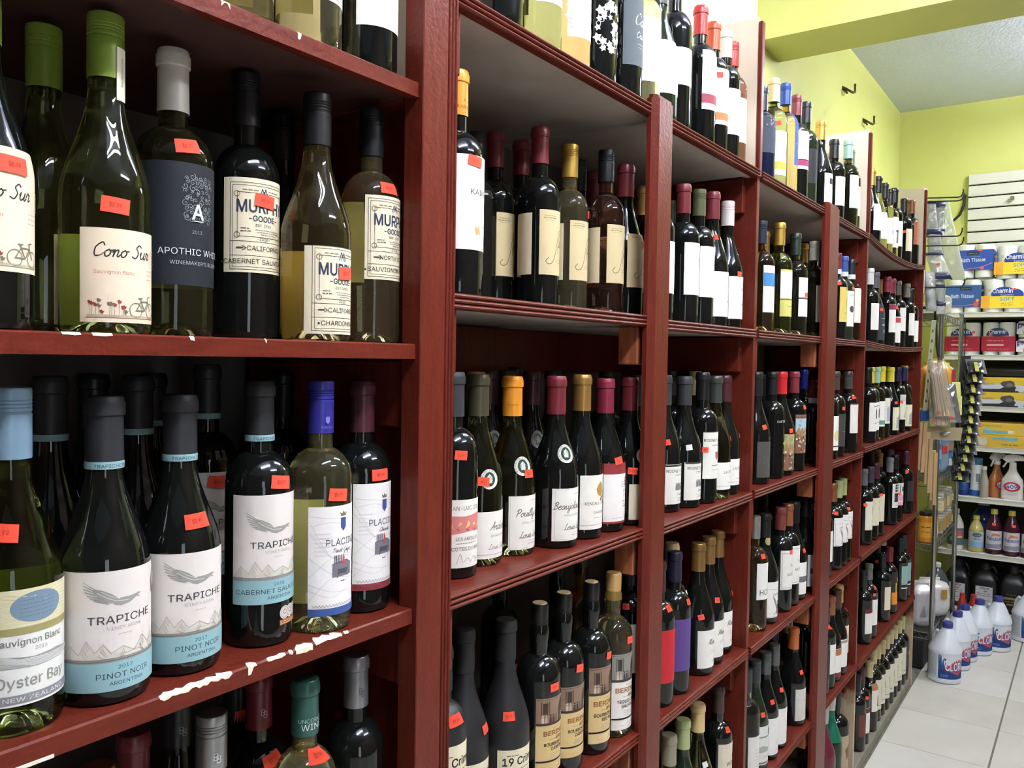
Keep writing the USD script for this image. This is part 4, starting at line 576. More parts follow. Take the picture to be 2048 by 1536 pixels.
BOTTLES = [
(1,'t',612,171,300,'bdx','gold F|g|wht',[],'cropped green bottle with white label'),
(1,'t',598,95,300,'bdx','crm F|c|crm',[],'cropped pale bottle with beige label'),
(1,'t',687,154,310,'bdx','blk F|r|dark',[],'cropped black bottle with no visible label'),
(1,'t',655,44,310,'bdx','gold F|c|frame',[],'pale wine bottle with framed white label'),
(1,'t',751,46,310,'bdx','blk F|r|whtbig',[],'large black wine bottle with broad white label'),
(1,'s4',319,70,305,'bur','grn S|r|cono2',[(15,138)],'dark wine bottle with cream bicycle label'),
(1,'s4',412,154,305,'bur','grn S|g|cono3',[],'green-capped bottle half hidden behind, sliver of label'),
(1,'s4',431,74,305,'bur','grn S|g|cono',[(-17,119)],'light green capped bottle with cream bicycle label'),
(1,'s4',512,89,300,'bdxw','silv F|o|apothic',[(-12,194)],'silver-capped olive bottle with navy label'),
(1,'s4',616,105,308,'bdx','blk S|r|mg1',[(-4,157)],'black wine bottle with cream crest label'),
(1,'s4',741,194,305,'bur','blk S|r|none',[],'dark bottle hidden behind two cream-labelled bottles'),
(1,'s4',674,50,291,'bur','blk S|w|mg2',[(14,79)],'amber wine bottle with low cream crest label'),
(1,'s4',774,60,300,'bdx','blk S|c|mg3',[(-6,195)],'clear pale wine bottle with cream crest label'),
(1,'s3',336,54,292,'bur','lbl S|g3|oyster',[(-37,171)],'light-blue-capped green bottle with grey landscape label'),
(1,'s3',435,190,297,'bur','dgyb F|r|none',[],'dark bottle with thin blue neck band behind'),
(1,'s3',527,276,297,'bur','blk F|r|none',[],'black capped bottle at the back'),
(1,'s3',418,52,282,'bur','dgyb F|r|trapP',[],'dark bottle with white eagle label and blue foot'),
(1,'s3',535,194,297,'bur','dgyb F|r|none',[],'dark bottle behind two eagle labels'),
(1,'s3',612,290,297,'bur','dgyb F|r|none',[],'dark bottle deep in the shadow'),
(1,'s3',503,61,281,'bur','dgyb F|r|trapP',[(-4,154)],'dark bottle, eagle label, orange price tag above it'),
(1,'s3',631,200,310,'bdx','dgyb F|r|trapM',[(-14,166),(6,167)],'dark bottle half hidden, two orange tags above label'),
(1,'s3',603,61,294,'bdx','dgyb F|r|trapC',[(0,182)],'tall dark bottle with eagle label and medals'),
(1,'s3',781,240,300,'bdx','blk F|r|none',[],'black bottle in the shadow at the back'),
(1,'s3',678,44,293,'bdx','pur S|y|placW',[(-8,161)],'pale yellow bottle, purple-blue cap and white label'),
(1,'s3',762,60,292,'bdx','mard F|r|placR',[(-6,174)],'dark bottle with brown-maroon foil and white label'),
(1,'s2',498,138,281,'bur','mar F|r|none',[],'bottle, dull maroon foil under the chipped shelf edge'),
(1,'s2',431,90,283,'bur','brn F|r|none',[],'bottle with brown foil at the bottom edge'),
(1,'s2',574,172,295,'bur','blkb F|r|none',[],'black monogrammed foil bottle behind'),
(1,'s2',552,75,300,'bur','silb S|r|none',[],'bottle with bright silver monogram screw cap'),
(1,'s2',655,126,300,'bdx','marb F|r|none',[(-7,202)],'bottle with maroon monogram foil'),
(1,'s2',663,50,310,'bdx','teal F|y|none',[(3,222)],'green wine bottle with lettered teal capsule'),
(1,'s2',756,60,310,'bdx','silb2 F|r|none',[],'bottle with matt silver monogram capsule'),
(1,'s2',675,200,280,'bdx','blk F|r|none',[(5,224)],'black bottle at the back with orange tag'),
(2,'t',1028,46,310,'bdx','blk F|r|wht',[],'cropped dark bottle with white label'),
(2,'t',1136,46,310,'bdx','gold F|o|wfig',[],'cropped brown-grey bottle with white figure label'),
(2,'t',1229,46,310,'bdx','gold F|a|leafw',[],'amber bottle with white leaf label'),
(2,'t',1325,46,310,'bdx','blk F|r|leafw2',[],'dark bottle with white cut-out leaf label'),
(2,'t',1426,46,310,'bdx','blk F|r|slate',[],'dark green bottle with slate grey script label'),
(2,'t',1503,45,310,'bdx','yel F|y|whtbig',[],'pale bottle with tall white label, yellow neck'),
(2,'t',1583,47,310,'bur','dgn F|g2|wht',[],'sloping dark green bottle with white label'),
(3,'t',1663,49,355,'bdx','ppl F|r|goldband',[],'bottle, purple capsule and gold band over white label'),
(3,'t',2021,250,310,'bdx','olv F|g|none',[],'green-capped bottle at the back'),
(3,'t',1791,44,315,'bdx','red F|r|marband',[],'bottle, bright red foil, white label with maroon band'),
(3,'t',1868,44,305,'bdx','org2 F|r|orgband',[(-42,173)],'bottle, orange-red foil, white label with orange band'),
(3,'t',1945,44,310,'bdx','wht F|r|wht',[],'bottle with white foil and plain white label'),
(3,'t',2021,55,310,'bdx','red S|p|wht',[],'rose wine bottle, red screw cap and white label'),
(4,'t',2219,46,253,'bdx','nav F|b|slate2',[],'navy glass bottle with white scroll print'),
(4,'t',2316,46,302,'bdx','crm F|g|yelband',[(-49,170)],'green bottle, cream foil, white label with yellow band'),
(4,'t',2423,46,318,'bdx','blu S|w|blustrip',[],'clear bottle, blue screw cap and blue vertical strip'),
(4,'t',2530,46,313,'bdx','marl S|r|magband',[],'dark bottle, maroon screw cap, white label, magenta band'),
(4,'t',2624,46,317,'bdx','blk F|g2|dark',[],'dark green bottle with black foil'),
(4,'t',3123,170,305,'bdx','nav F|g2|none',[],'dark bottle with blue-black foil behind'),
(4,'t',2867,75,270,'bdx','blk F|r|wblue',[],'short dark bottle with white and blue label'),
(4,'t',2793,46,299,'bur','gold S|r|wblk',[],'sloping bottle, gold screw cap and small white label'),
(4,'t',3250,204,305,'bdx','blk F|r|none',[],'dark bottle peeping from behind'),
(5,'t',2966,46,279,'bdx','blk F|r|wht',[],'dark bottle with black foil and white label'),
(5,'t',3149,44,316,'bdx','mint F|o|wmint',[],'grey-green bottle with pale mint foil'),
(5,'t',3225,54,305,'bdx','sil F|r|wht',[],'bottle with silver foil behind'),
(5,'t',3250,127,305,'bdx','gold F|r|wht',[],'bottle with gold foil against white divider'),
(6,'t',3535,46,300,'bur','gold F|r|wht',[],'dark bottle with slim gold foil beside divider'),
(6,'t',3654,46,300,'bur','blk F|w2|wred',[(-77,142)],'olive bottle with black foil and white label'),
(6,'t',3776,44,300,'bdx','blk F|w2|wblub',[],'pale bottle with black foil and white label'),
(6,'t',3889,44,297,'bdx','blk F|w2|wbw',[(-60,221)],'bottle with black foil, black and white picture label'),
(6,'t',3981,44,316,'bdx','blk F|r|wht',[],'taller dark bottle with black foil'),
(6,'t',4461,160,305,'bdx','yel F|r|none',[],'bottle with yellow-green foil at the back'),
(6,'t',4209,44,300,'bdx','blk F|r|crm',[(-76,142)],'dark bottle with narrow cream label and red tag'),
(6,'t',4459,84,305,'bdx','nav F|r|blustrip2',[],'dark bottle with white and blue strip label'),
(6,'t',4394,44,310,'bdx','brn F|r|brown',[],'dark bottle with brown foil and red-brown label'),
(2,'s4',941,55,325,'bdxw','org F|r|kaiken',[(-10,190)],'large dark bottle with orange foil and white label'),
(2,'s4',1156,186,305,'bdx','blk F|r|none',[],'dark bottle half hidden behind'),
(2,'s4',1231,200,325,'bdx','mar F|r|jl',[],'dark bottle with maroon foil and cream script label'),
(2,'s4',1308,196,325,'bdx','mar F|r|jl',[],'dark bottle with maroon foil tucked behind'),
(2,'s4',1249,114,325,'bdx','mar F|r|jl',[],'tallest dark bottle, maroon foil and cream script label'),
(2,'s4',1337,105,312,'bdxs','gold S|y2|jl',[(26,182)],'straw-coloured wine bottle, gold cap and cream label'),
(2,'s4',1452,153,312,'bdx','blk S|r|none',[],'black screw cap bottle behind'),
(2,'s4',1528,162,305,'bdx','mar F|p|jl',[],'pink wine bottle with maroon foil at the back'),
(2,'s4',1426,77,317,'bdx','blk S|p|jl',[],'rose wine bottle with black screw cap'),
(2,'s4',1507,76,305,'bur','mar F|r|jl',[(8,143)],'sloping dark bottle with maroon foil'),
(2,'s4',1798,200,295,'bdx','mard F|r|none',[],'small maroon foil at the back'),
(2,'s4',1718,140,310,'bdx','tan F|r|wht',[],'bottle with tan foil partly behind the post'),
(2,'s3',957,67,301,'bdx','dgy F|r|colombo',[(-33,181)],'dark bottle with white label and pink painted band'),
(2,'s3',1041,85,297,'bur','olvd F|o|ardeche',[(-39,132)],'dark bottle, olive foil, round white seal, low label'),
(2,'s3',1171,190,298,'bur','gold F|r|none',[],'gold foil peeping from behind'),
(2,'s3',1295,254,298,'bur','mard F|r|sealG',[],'dark maroon foil bottle at the back, grey seal'),
(2,'s3',1379,273,298,'bur','olvd F|r|none',[],'dark bottle at the back with olive foil'),
(2,'s3',1131,83,293,'bur','org F|o|pouilly',[(-9,134)],'dark bottle, orange-yellow foil and round white seal'),
(2,'s3',1352,193,298,'bur','mard F|r|sealG',[],'dark maroon foil bottle with grey seal behind'),
(2,'s3',1453,303,305,'bdx','blk F|r|none',[],'black foil top at the back'),
(2,'s3',1492,233,298,'bur','blkg F|g2|none',[],'dark green bottle at the back'),
(2,'s3',1222,54,293,'bur','mar F|r|beauj',[],'dark bottle with maroon foil and big white seal'),
(2,'s3',1313,56,295,'bur','gold2 F|r|kendall',[],'dark bottle with bronze gold foil, leaf label edge'),
(2,'s3',1396,53,287,'bur','mag F|r|bv',[(-18,134)],'dark bottle, raspberry foil, white label with red top'),
(2,'s3',1484,46,289,'bur','mar F|r|valm',[(-51,107)],'dark bottle with maroon foil, seal and cream label'),
(2,'s3',1665,200,303,'bdx','blk S|r|none',[],'black screw cap behind'),
(2,'s3',1613,90,298,'bur','dgn F|g|rsedge',[],'green bottle at the post with dark green foil'),
(2,'s2',929,60,300,'bdx','mblk F|m|crimes2',[(-11,200)],'matt black bottle with cream label beside fluted post'),
(2,'s2',1009,82,300,'bur','mblk F|m|crimes',[(15,149)],'matt black sloping bottle turned away'),
(2,'s2',1089,59,300,'bur','mblk F|m|crimes',[(-44,155)],'tall matt black sloping bottle'),
(2,'s2',1168,46,310,'ber','blkt F|r|ber1',[(-13,178)],'black bottle with yellow photo label'),
(2,'s2',1247,47,310,'ber','blkt F|r|ber2',[(-7,185)],'black bottle with brown photo label, partly covered'),
(2,'s2',1340,44,310,'ber','blkt F|r|ber3',[(3,180)],'black bottle with buff photo label'),
(2,'s2',1427,44,310,'ber','tan F|c|ber4',[(-3,186)],'clear wine bottle, tan foil and white photo label'),
(2,'s2',1588,210,310,'ber','tand F|w|none',[(-84,109)],'pale bottle with dark tan foil at the back'),
(2,'s2',1468,200,300,'ber','blkt F|r|none',[],'black bottle behind photo labels'),
(2,'s2',1636,120,305,'bdx','blk F|r|wht',[(-67,200)],'dark bottle with white label beside the post'),
(2,'s2',1363,270,300,'bdx','blk F|r|none',[(7,96)],'black bottle deep in shadow'),
(3,'s4',1591,46,305,'bdx','blk F|r|wht',[],'dark bottle half behind the post, white label'),
(3,'s4',1879,150,305,'bdx','dgn S|r|none',[],'dark green screw cap peeping beside the post'),
(3,'s4',1737,52,309,'bdx','mar F|r|js',[],'dark bottle, red-maroon foil, tallest of its row'),
(3,'s4',1822,51,312,'bdx','olv S|r|js',[],'dark bottle with olive green screw cap'),
(3,'s4',1902,50,320,'bur','mar F|r|jsb',[(-48,210)],'sloping bottle with maroon foil and low white label'),
(3,'s4',2018,134,318,'bur','dgy F|r|jsb',[(21,175)],'sloping bottle with dark grey foil behind'),
(3,'s4',2006,52,315,'bur','whtp S|r|jsb',[(-19,132)],'sloping bottle with white screw cap'),
(3,'s3',1695,70,299,'bur','dgy F|r|rs',[(-51,153)],'dark bottle half behind post with white label'),
(3,'s3',1950,170,305,'bdx','silk S|r|none',[],'black and silver screw cap behind'),
(3,'s3',1777,57,296,'bur','dgy F|r|rs',[(-48,137,'w')],'sloping bottle with grey foil and white price tag'),
(3,'s3',1856,46,305,'bdx','blk F|r|rs2',[(-54,126)],'dark bottle, black foil and orange tag on label'),
(3,'s3',2021,134,305,'bdx','crm S|g|rs3',[(21,191)],'green bottle with cream screw cap'),
(3,'s3',1935,46,296,'bur','dgyg F|o|lac',[(20,145)],'sloping dark bottle, grey-green foil and white label'),
(3,'s3',2018,54,296,'bur','mard F|r|lac',[(19,146)],'sloping dark bottle, wine-dark foil next to divider'),
(3,'s2',1630,44,305,'bdx','redd F|r|redl',[(-15,209)],'dark bottle with plain red label'),
(3,'s2',1714,44,310,'bdx','navd F|r|purl',[(-3,203)],'dark bottle with plain purple label'),
(3,'s2',1781,81,313,'bdx','cork F|pd|neckw',[],'rose bottle, cork-coloured top and white neck label'),
(3,'s2',1853,46,305,'bur','brg F|r|men',[(-54,139)],'dark bottle with bronze foil, first of three alike'),
(3,'s2',1935,54,305,'bur','brg F|r|men',[(-28,157)],'dark bottle with bronze foil and tag above label'),
(3,'s2',2018,63,305,'bur','brg F|r|men',[(19,149)],'dark bottle with bronze foil next to divider'),
(3,'s2',2021,240,305,'bdx','blk F|r|none',[],'black bottle behind'),
(3,'s1',1709,46,300,'bur','gry F|o|none',[],'bottle with greyish gold foil'),
(3,'s1',1792,49,305,'bur','pgn F|g2|none',[],'bottle with pale green foil'),
(3,'s1',1875,47,315,'bur','crm2 F|o|none',[(-30,179,'w')],'bottle with cream foil and white tag'),
(3,'s1',2021,116,305,'bdx','blkm F|r|greyl',[],'bottle with matt black foil and grey label'),
(3,'s1',1997,44,320,'bdx','mardk F|r|went',[(-17,218)],'bottle with dark brown foil and tan label'),
(3,'s1',2021,220,300,'bdx','olvd F|r|none',[],'dark foil at the back left'),
(4,'s4',2245,47,300,'bdx','nav S|a|bluepic',[],'bottle with blue sea picture on white label'),
(4,'s4',2520,130,315,'bdx','gold F|g|wv',[(17,250),(-41,153)],'green bottle with gold foil just behind'),
(4,'s4',2403,47,318,'bdx','gold F|g|wyel',[],'green wine bottle, gold foil, yellow and white label'),
(4,'s4',2560,47,308,'bdx','dgn F|w2|two',[(-11,121)],'grey-green bottle, dark green foil, split white label'),
(4,'s4',2878,115,320,'bdx','gold F|r|yell',[(2,219,'w')],'dark bottle with gold foil and pale yellow label'),
(4,'s4',3104,160,315,'bdx','blk F|r|none',[],'dark bottle with black foil behind'),
(4,'s4',2759,47,308,'bdx','wht S|w2|wark',[],'green-grey bottle with white screw cap'),
(4,'s4',2838,47,310,'bdx','mard F|r|whtb',[(-73,227)],'dark bottle with maroon foil at the post'),
(4,'s4',3035,220,315,'bdx','dgn F|g2|none',[],'dark green foil at the back'),
(4,'s4',2954,250,315,'bdx','dgn F|g2|none',[],'green foil deep at the back'),
(4,'s3',2234,47,302,'bur','blk F|r|rough',[(-30,154)],'sloping bottle with textured grey label'),
(4,'s3',2590,150,290,'bdx','blk F|r|wht',[(-46,162)],'dark bottle behind with white label sliver'),
(4,'s3',2369,47,302,'bdx','blkg2 F|r|earth',[],'black bottle with white lettering and figure'),
(4,'s3',2453,47,302,'bur','redb F|r|color',[(-24,131)],'dark bottle, bright red foil and colourful picture label'),
(4,'s3',2580,47,302,'bdx','mar2 F|r|crowd',[(-12,194)],'dark bottle, maroon foil and blue-sky crowd picture'),
(4,'s3',2927,120,305,'bdx','blub F|r|crowd2',[],'dark bottle with bright blue foil'),
(4,'s3',2892,46,259,'bdx','tan2 F|a2|none',[],'brown bottle with tan foil'),
(4,'s3',2815,52,270,'bdx','marb2 F|r|redm',[],'bottle with red and white foil at the post'),
(4,'s3',3250,200,305,'bdx','blk F|r|none',[],'black foil at the back'),
(4,'s2',2251,47,312,'bdx','sil S|am|hog',[(-28,206)],'amber white wine bottle with silver screw cap'),
(4,'s2',2335,47,305,'bur','blkd F|r|angel',[],'sloping black bottle with gold disc on its neck'),
(4,'s2',2471,45,305,'bdx','marc F|r|mont1',[(-13,177)],'dark bottle, red-brown foil, cut-corner white label'),
(4,'s2',2548,46,305,'bdx','cop F|r|mont1',[],'dark bottle, copper foil and cut-corner white label'),
(4,'s2',2627,50,300,'bur','blkc F|r|band',[(-13,153)],'sloping dark bottle, white label, grey band, copper top'),
(4,'s2',2742,47,300,'bur','blkc F|r|band2',[],'sloping dark bottle nearest the post, framed white label'),
(4,'s2',3126,130,305,'bdx','blk F|r|wht',[],'dark bottle half behind the post'),
(4,'s2',3241,220,305,'bdx','mard F|r|none',[],'dark red foil at the back'),
(4,'s2',2847,220,300,'bdx','blk F|r|none',[],'black foil deep at the back'),
(4,'s1',2205,44,300,'bdx','dgy S|w2|wline',[],'cut-off green bottle beside divider with white label'),
(4,'s1',2409,118,300,'bur','dgy S|g2|oys2',[(-45,130)],'green bottle with grey cap, oval over landscape label'),
(4,'s1',2285,48,300,'bur','dgy S|g2|oys2',[(-29,157)],'green bottle, dark grey cap and tag turned upright'),
(4,'s1',2368,46,300,'bur','gun S|r|cr',[(-30,165)],'sloping bottle with gunmetal cap and tag'),
(4,'s1',2451,47,300,'bur','gun S|r|cr',[(-23,172)],'sloping bottle with gunmetal cap, plain white label'),
(4,'s1',2678,121,300,'bur','nav S|w2|aqua',[],'sloping grey bottle with aqua topped label'),
(4,'s1',2758,101,305,'bur','sil S|r|bluel',[(-27,43)],'sloping bottle with silver screw cap and blue label'),
(4,'s1',2642,46,300,'bur','orgb F|r|greyw',[(-22,167)],'sloping bottle with burnt orange foil'),
(4,'s1',2975,112,305,'bdx','blk F|r|wht',[],'dark bottle beside the post with white label'),
(5,'s4',3045,47,302,'bdx','mar F|r|ruby',[(-59,194)],'dark bottle with red foil and yellow label'),
(5,'s4',3143,47,302,'bdx','bluw F|g2|circ',[(-15,185)],'bottle with blue foil, white band and white label'),
(5,'s4',3250,47,302,'bdx','navw F|p2|rub2',[],'brown rose bottle with navy foil and white band'),
(5,'s3',3068,47,300,'bdx','dgyo F|r|dark2',[(-23,170)],'dark bottle with charcoal label'),
(5,'s3',2974,47,295,'bdx','blk F|r|wcrm',[],'dark bottle half behind the post with white label'),
(5,'s3',3250,119,300,'bdx','dgyo F|r|wlow',[(13,190)],'dark bottle with low white label'),
(5,'s3',3241,44,300,'bdx','dgyo F|r|wcap',[(-37,204)],'dark bottle with white label next to divider'),
(5,'s2',3071,46,305,'bdx','cop F|r|mont2',[(-53,202)],'dark bottle with copper foil and winged figure label'),
(5,'s2',3148,46,305,'bdx','pgn S|r|mont2',[],'dark bottle with pale green cap, middle of three'),
(5,'s2',3225,49,305,'bdx','pgn S|r|mont2',[(-38,197)],'dark bottle with pale green cap next to divider'),
(5,'s2',2940,47,300,'bdx','blk F|r|wht',[],'dark bottle mostly behind the post'),
(5,'s1',3089,47,300,'bur','orgb2 F|r|orgw',[(14,159)],'sloping bottle with orange-brown foil'),
(5,'s1',3009,44,295,'bdx','mard F|r|wht',[(-29,214)],'dark bottle with white label and red tag'),
(5,'s1',3172,46,305,'bur','brnd F|r|wband',[(12,160)],'sloping bottle with brown foil'),
(5,'s1',3250,57,305,'bdx','tan F|o|crm',[(13,214)],'olive bottle with tan foil and cream label'),
(5,'s1',2933,44,290,'bdx','blk F|r|dark',[],'dark bottle beside post'),
(5,'s0',3049,52,340,'champ','sil F|mb|none',[],'burgundy foil sparkling wine bottle'),
(5,'s0',3143,52,360,'champ','sil F|gb|none',[],'emerald green foil sparkling wine bottle'),
(5,'s0',3242,145,380,'mag','blk F|r|tanl',[],'large dark bottle with tan label'),
(5,'s0',3236,52,330,'mag','blk F|r|tanl',[],'stout dark bottle by the divider'),
(6,'s4',3561,47,302,'bdx','whtg F|r|wht',[],'dark bottle with white foil'),
(6,'s4',3663,47,298,'bur','gryd F|r|darkl',[(-35,142)],'sloping dark bottle with grey foil and black label'),
(6,'s4',4098,120,310,'bdx','tan F|r|aquaw',[(12,235)],'bottle with tan foil behind'),
(6,'s4',3900,47,302,'bdx','mag F|r|mark',[],'dark bottle, raspberry foil, white label with red top'),
(6,'s4',3998,47,302,'bur','mag F|r|markl',[(-34,172)],'sloping bottle with raspberry foil and low label'),
(6,'s4',4132,47,302,'bdx','brng F|r|wswoop',[(11,225)],'dark bottle, grey-brown foil and wavy white label'),
(6,'s4',4350,47,302,'bdx','olvg F|r|wht',[],'dark bottle with grey-olive foil'),
(6,'s4',4461,47,285,'bdx','blk F|r|wlow',[(10,213),(-55,167)],'dark bottle in the corner by end panel'),
(6,'s3',3564,44,302,'bdx','blk F|r|cats',[],'dark bottle, black foil, white label with black print'),
(6,'s3',3641,50,302,'bdx','yel F|r|cats',[(-70,120)],'dark bottle, yellow-green foil and big red tag'),
(6,'s3',3736,47,302,'bdx','mint F|a3|wmint2',[],'olive-gold bottle with mint foil'),
(6,'s3',4146,120,300,'bdx','mint F|y|purps',[(-24,108)],'pale bottle with purple strip'),
(6,'s3',3840,47,305,'bdx','yel2 F|r|wscene',[],'dark bottle with yellow foil'),
(6,'s3',4262,110,305,'bdx','yel2 F|r|none',[],'yellow foil peeping behind'),
(6,'s3',4025,47,302,'bur','yel2 F|r|scene',[(-37,144)],'sloping dark bottle with yellow foil'),
(6,'s3',4192,47,302,'bdx','navs F|r|scene2',[(10,229),(-49,142)],'dark bottle with navy foil and landscape label'),
(6,'s3',4433,61,310,'bdx','yelw F|r|none',[],'yellow and white foil at the back'),
(6,'s3',4341,47,302,'bur','navs F|r|scene',[],'sloping dark bottle with navy foil'),
(6,'s3',4461,133,280,'bdx','blk F|r|pink',[(10,202)],'dark bottle in the corner with pink label'),
(6,'s2',3554,47,303,'bdx','gry2 F|r|wtree',[(-63,163)],'dark bottle with grey foil, white tree label'),
(6,'s2',3676,47,300,'bdx','purd F|r|crmw',[],'dark bottle with dark violet foil and cream label'),
(6,'s2',4298,175,305,'bdx','purd F|r|wlow',[],'violet grey foil behind'),
(6,'s2',3781,47,305,'bdx','mard F|r|crmw',[(-41,175)],'dark bottle with wine-red foil'),
(6,'s2',4239,125,305,'bdx','gold2 F|g2|crms',[(11,127)],'bottle with gold foil'),
(6,'s2',4401,167,305,'bdx','olvg F|r|crm',[],'bottle with olive foil'),
(6,'s2',4073,47,303,'bdx','gryb F|r|block',[],'dark bottle with black and white block letter label'),
(6,'s2',4197,47,305,'bdx','blk F|r|pinkb',[(-48,127)],'dark bottle with pink striped label'),
(6,'s2',4461,118,305,'bdx','gry2 F|r|dark',[(10,172)],'dark bottle with grey foil'),
(6,'s2',4445,44,303,'bdx','mard F|r|dark',[(-70,206)],'dark bottle with dim maroon foil in the corner'),
(6,'s1',3602,47,295,'bdx','blk F|r|wred2',[],'dark bottle beside divider, white label with red top'),
(6,'s1',3701,47,305,'bdx','gryc F|r|wht',[(-38,183),(-20,209)],'dark bottle with grey foil and white label'),
(6,'s1',4299,168,310,'bdx','tan F|r|none',[],'tan topped foil behind'),
(6,'s1',3970,47,300,'bdx','blk F|r|crm',[],'dark bottle with black foil and cream label'),
(6,'s1',4124,47,300,'bdx','mar F|r|yelsun',[(10,219)],'dark bottle, maroon foil, yellow star and orange label'),
(6,'s1',4238,122,305,'bdx','blk F|r|none',[(-79,206)],'black foil behind with tag'),
(6,'s1',4461,140,310,'bdx','blkw F|r|none',[],'black foil with white band'),
(6,'s1',4373,47,300,'bdx','blk F|r|aquab',[],'dark bottle with aqua label'),
(6,'s1',4461,47,300,'bdx','nav F|r|aquab',[],'dark bottle with aqua label in the corner'),
(6,'s0',3603,45,310,'bdx','mard F|r|wred2',[(-37,194)],'dark bottle, dark maroon foil at the near end'),
(6,'s0',3526,44,300,'bdx','blk F|r|redl2',[],'dark bottle squeezed beside the divider'),
(6,'s0',4206,160,310,'bdx','mard F|r|none',[],'dark red foil at the back'),
(6,'s0',3749,44,290,'bdx','crm3 F|r|brownw',[],'bottle with brown and white picture label'),
(6,'s0',3805,97,312,'bdx','crm3 F|w2|vine',[],'cream foil bottle with white vine label'),
(6,'s0',3867,53,312,'bdx','crm3 F|w2|vine',[],'cream foil bottle with white vine label'),
(6,'s0',3944,52,312,'bdx','crm3 F|w2|vine',[],'cream foil bottle with white vine label'),
(6,'s0',4021,48,312,'bdx','crm3 F|w2|vine',[(10,224,'w')],'cream foil bottle with white vine label'),
(6,'s0',4108,46,312,'bdx','crm3 F|r|vine',[],'cream foil bottle with white vine label'),
(6,'s0',4198,46,312,'bdx','crm3 F|r|vine',[],'cream foil bottle with white vine label'),
(6,'s0',4284,44,312,'bdx','crm3 F|r|vine',[],'cream foil bottle with white vine label'),
(6,'s0',4384,44,312,'bdx','crm3 F|r|vine',[],'cream foil bottle with white vine label'),
(6,'s0',4461,44,312,'bdx','pgn F|r|vine2',[(3,213)],'dark bottle, bright green foil at the far end')]


# ================================================================== THE ROOM
W, XW = 0.45, 6.239
struct('wall_left', cat([bx(-2.6, 3.325, W, W+.1, 0, CEIL)]), WALLC)  # stretch before the beam is pale cream, beyond it yellow-green
tag(put(None, 'wall_left_far', bx(3.325, XW, W, W+.1, 0, CEIL), WALLG), kind='structure')
struct('wall_far', bx(XW, XW+.1, -3.3, W+.1, -.1, CEIL), WALLG)
OPP = board('unseen_wall_dark', '#4a3a33', '#5c4a42', 0.8)  # unseen walls, coloured dark to cut the light bounced onto the shelves
struct('unseen_wall_right', cat([bx(-2.65, UNSEEN_DOOR[0], -3.3, -3.2, 0, CEIL), bx(UNSEEN_DOOR[1], XW+.1, -3.3, -3.2, 0, CEIL), bx(UNSEEN_DOOR[0], UNSEEN_DOOR[1], -3.3, -3.2, UNSEEN_DOOR[2], CEIL)]), OPP)
PANE = M('unseen_door_glass', {'t': ('transparent_bsdf', {'color': (.95, .97, .97)}), 'g': ('glossy_bsdf', {'roughness': 0.02}), 'fr': ('fresnel', {'IOR': 1.45}), 'm': ('mix_closure', {})}, [('t.BSDF', 'm.closure1'), ('g.BSDF', 'm.closure2'), ('fr.fac', 'm.fac')], 'm.closure')
dr = thing('unseen_door_1', None, None, kind='structure')  # out of view, gives the daylight an opening to reach the bottles
put(dr, 'unseen_door_frame', cat([bx(UNSEEN_DOOR[0], UNSEEN_DOOR[0]+.05, -3.27, -3.22, 0, UNSEEN_DOOR[2]), bx(UNSEEN_DOOR[1]-.05, UNSEEN_DOOR[1], -3.27, -3.22, 0, UNSEEN_DOOR[2]), bx(UNSEEN_DOOR[0]+.05, UNSEEN_DOOR[1]-.05, -3.27, -3.22, UNSEEN_DOOR[2]-.05, UNSEEN_DOOR[2]), bx(UNSEEN_DOOR[0]+.05, UNSEEN_DOOR[1]-.05, -3.27, -3.22, 0, .12)]), DARKIN)
put(dr, 'unseen_door_glass', bx(UNSEEN_DOOR[0]+.05, UNSEEN_DOOR[1]-.05, -3.25, -3.244, .12, UNSEEN_DOOR[2]-.05), PANE)
put(dr, 'unseen_door_handle', tube(np.array([(UNSEEN_DOOR[1]-.09, -3.215, .9), (UNSEEN_DOOR[1]-.09, -3.19, .9), (UNSEEN_DOOR[1]-.09, -3.19, 1.2), (UNSEEN_DOOR[1]-.09, -3.215, 1.2)]), .012, 8), CHROME, 50)
struct('unseen_wall_near', bx(-2.7, -2.6, -3.3, W+.1, 0, CEIL), OPP)
struct('ceiling', bx(-2.7, XW+.1, -3.3, W+.1, CEIL, CEIL+.1), CEILM)
struct('beam', bx(3.325, 3.61, -3.2, W, 2.894, CEIL), WALLG)
fl = thing('floor', None, None, kind='structure')
put(fl, 'grout_bed', bx(-2.65, XW+.05, -3.25, W+.05, -.06, -.004), GROUT)
for i in range(-16, 6):
    for j in range(8):
        x0, y0 = 3.774+i*.4175-.0, .0-j*.405
        x1 = min(x0+.4175, XW)
        if x1 <= x0+.02: continue
        g = .0035 if j != 1 else .006
        put(fl, 'tile', bx(x0+.0025, x1-.0025, y0-.405+g, y0-.0035, -.03, 0.0, .0012), TILES[(i*5+j*3) % 3])

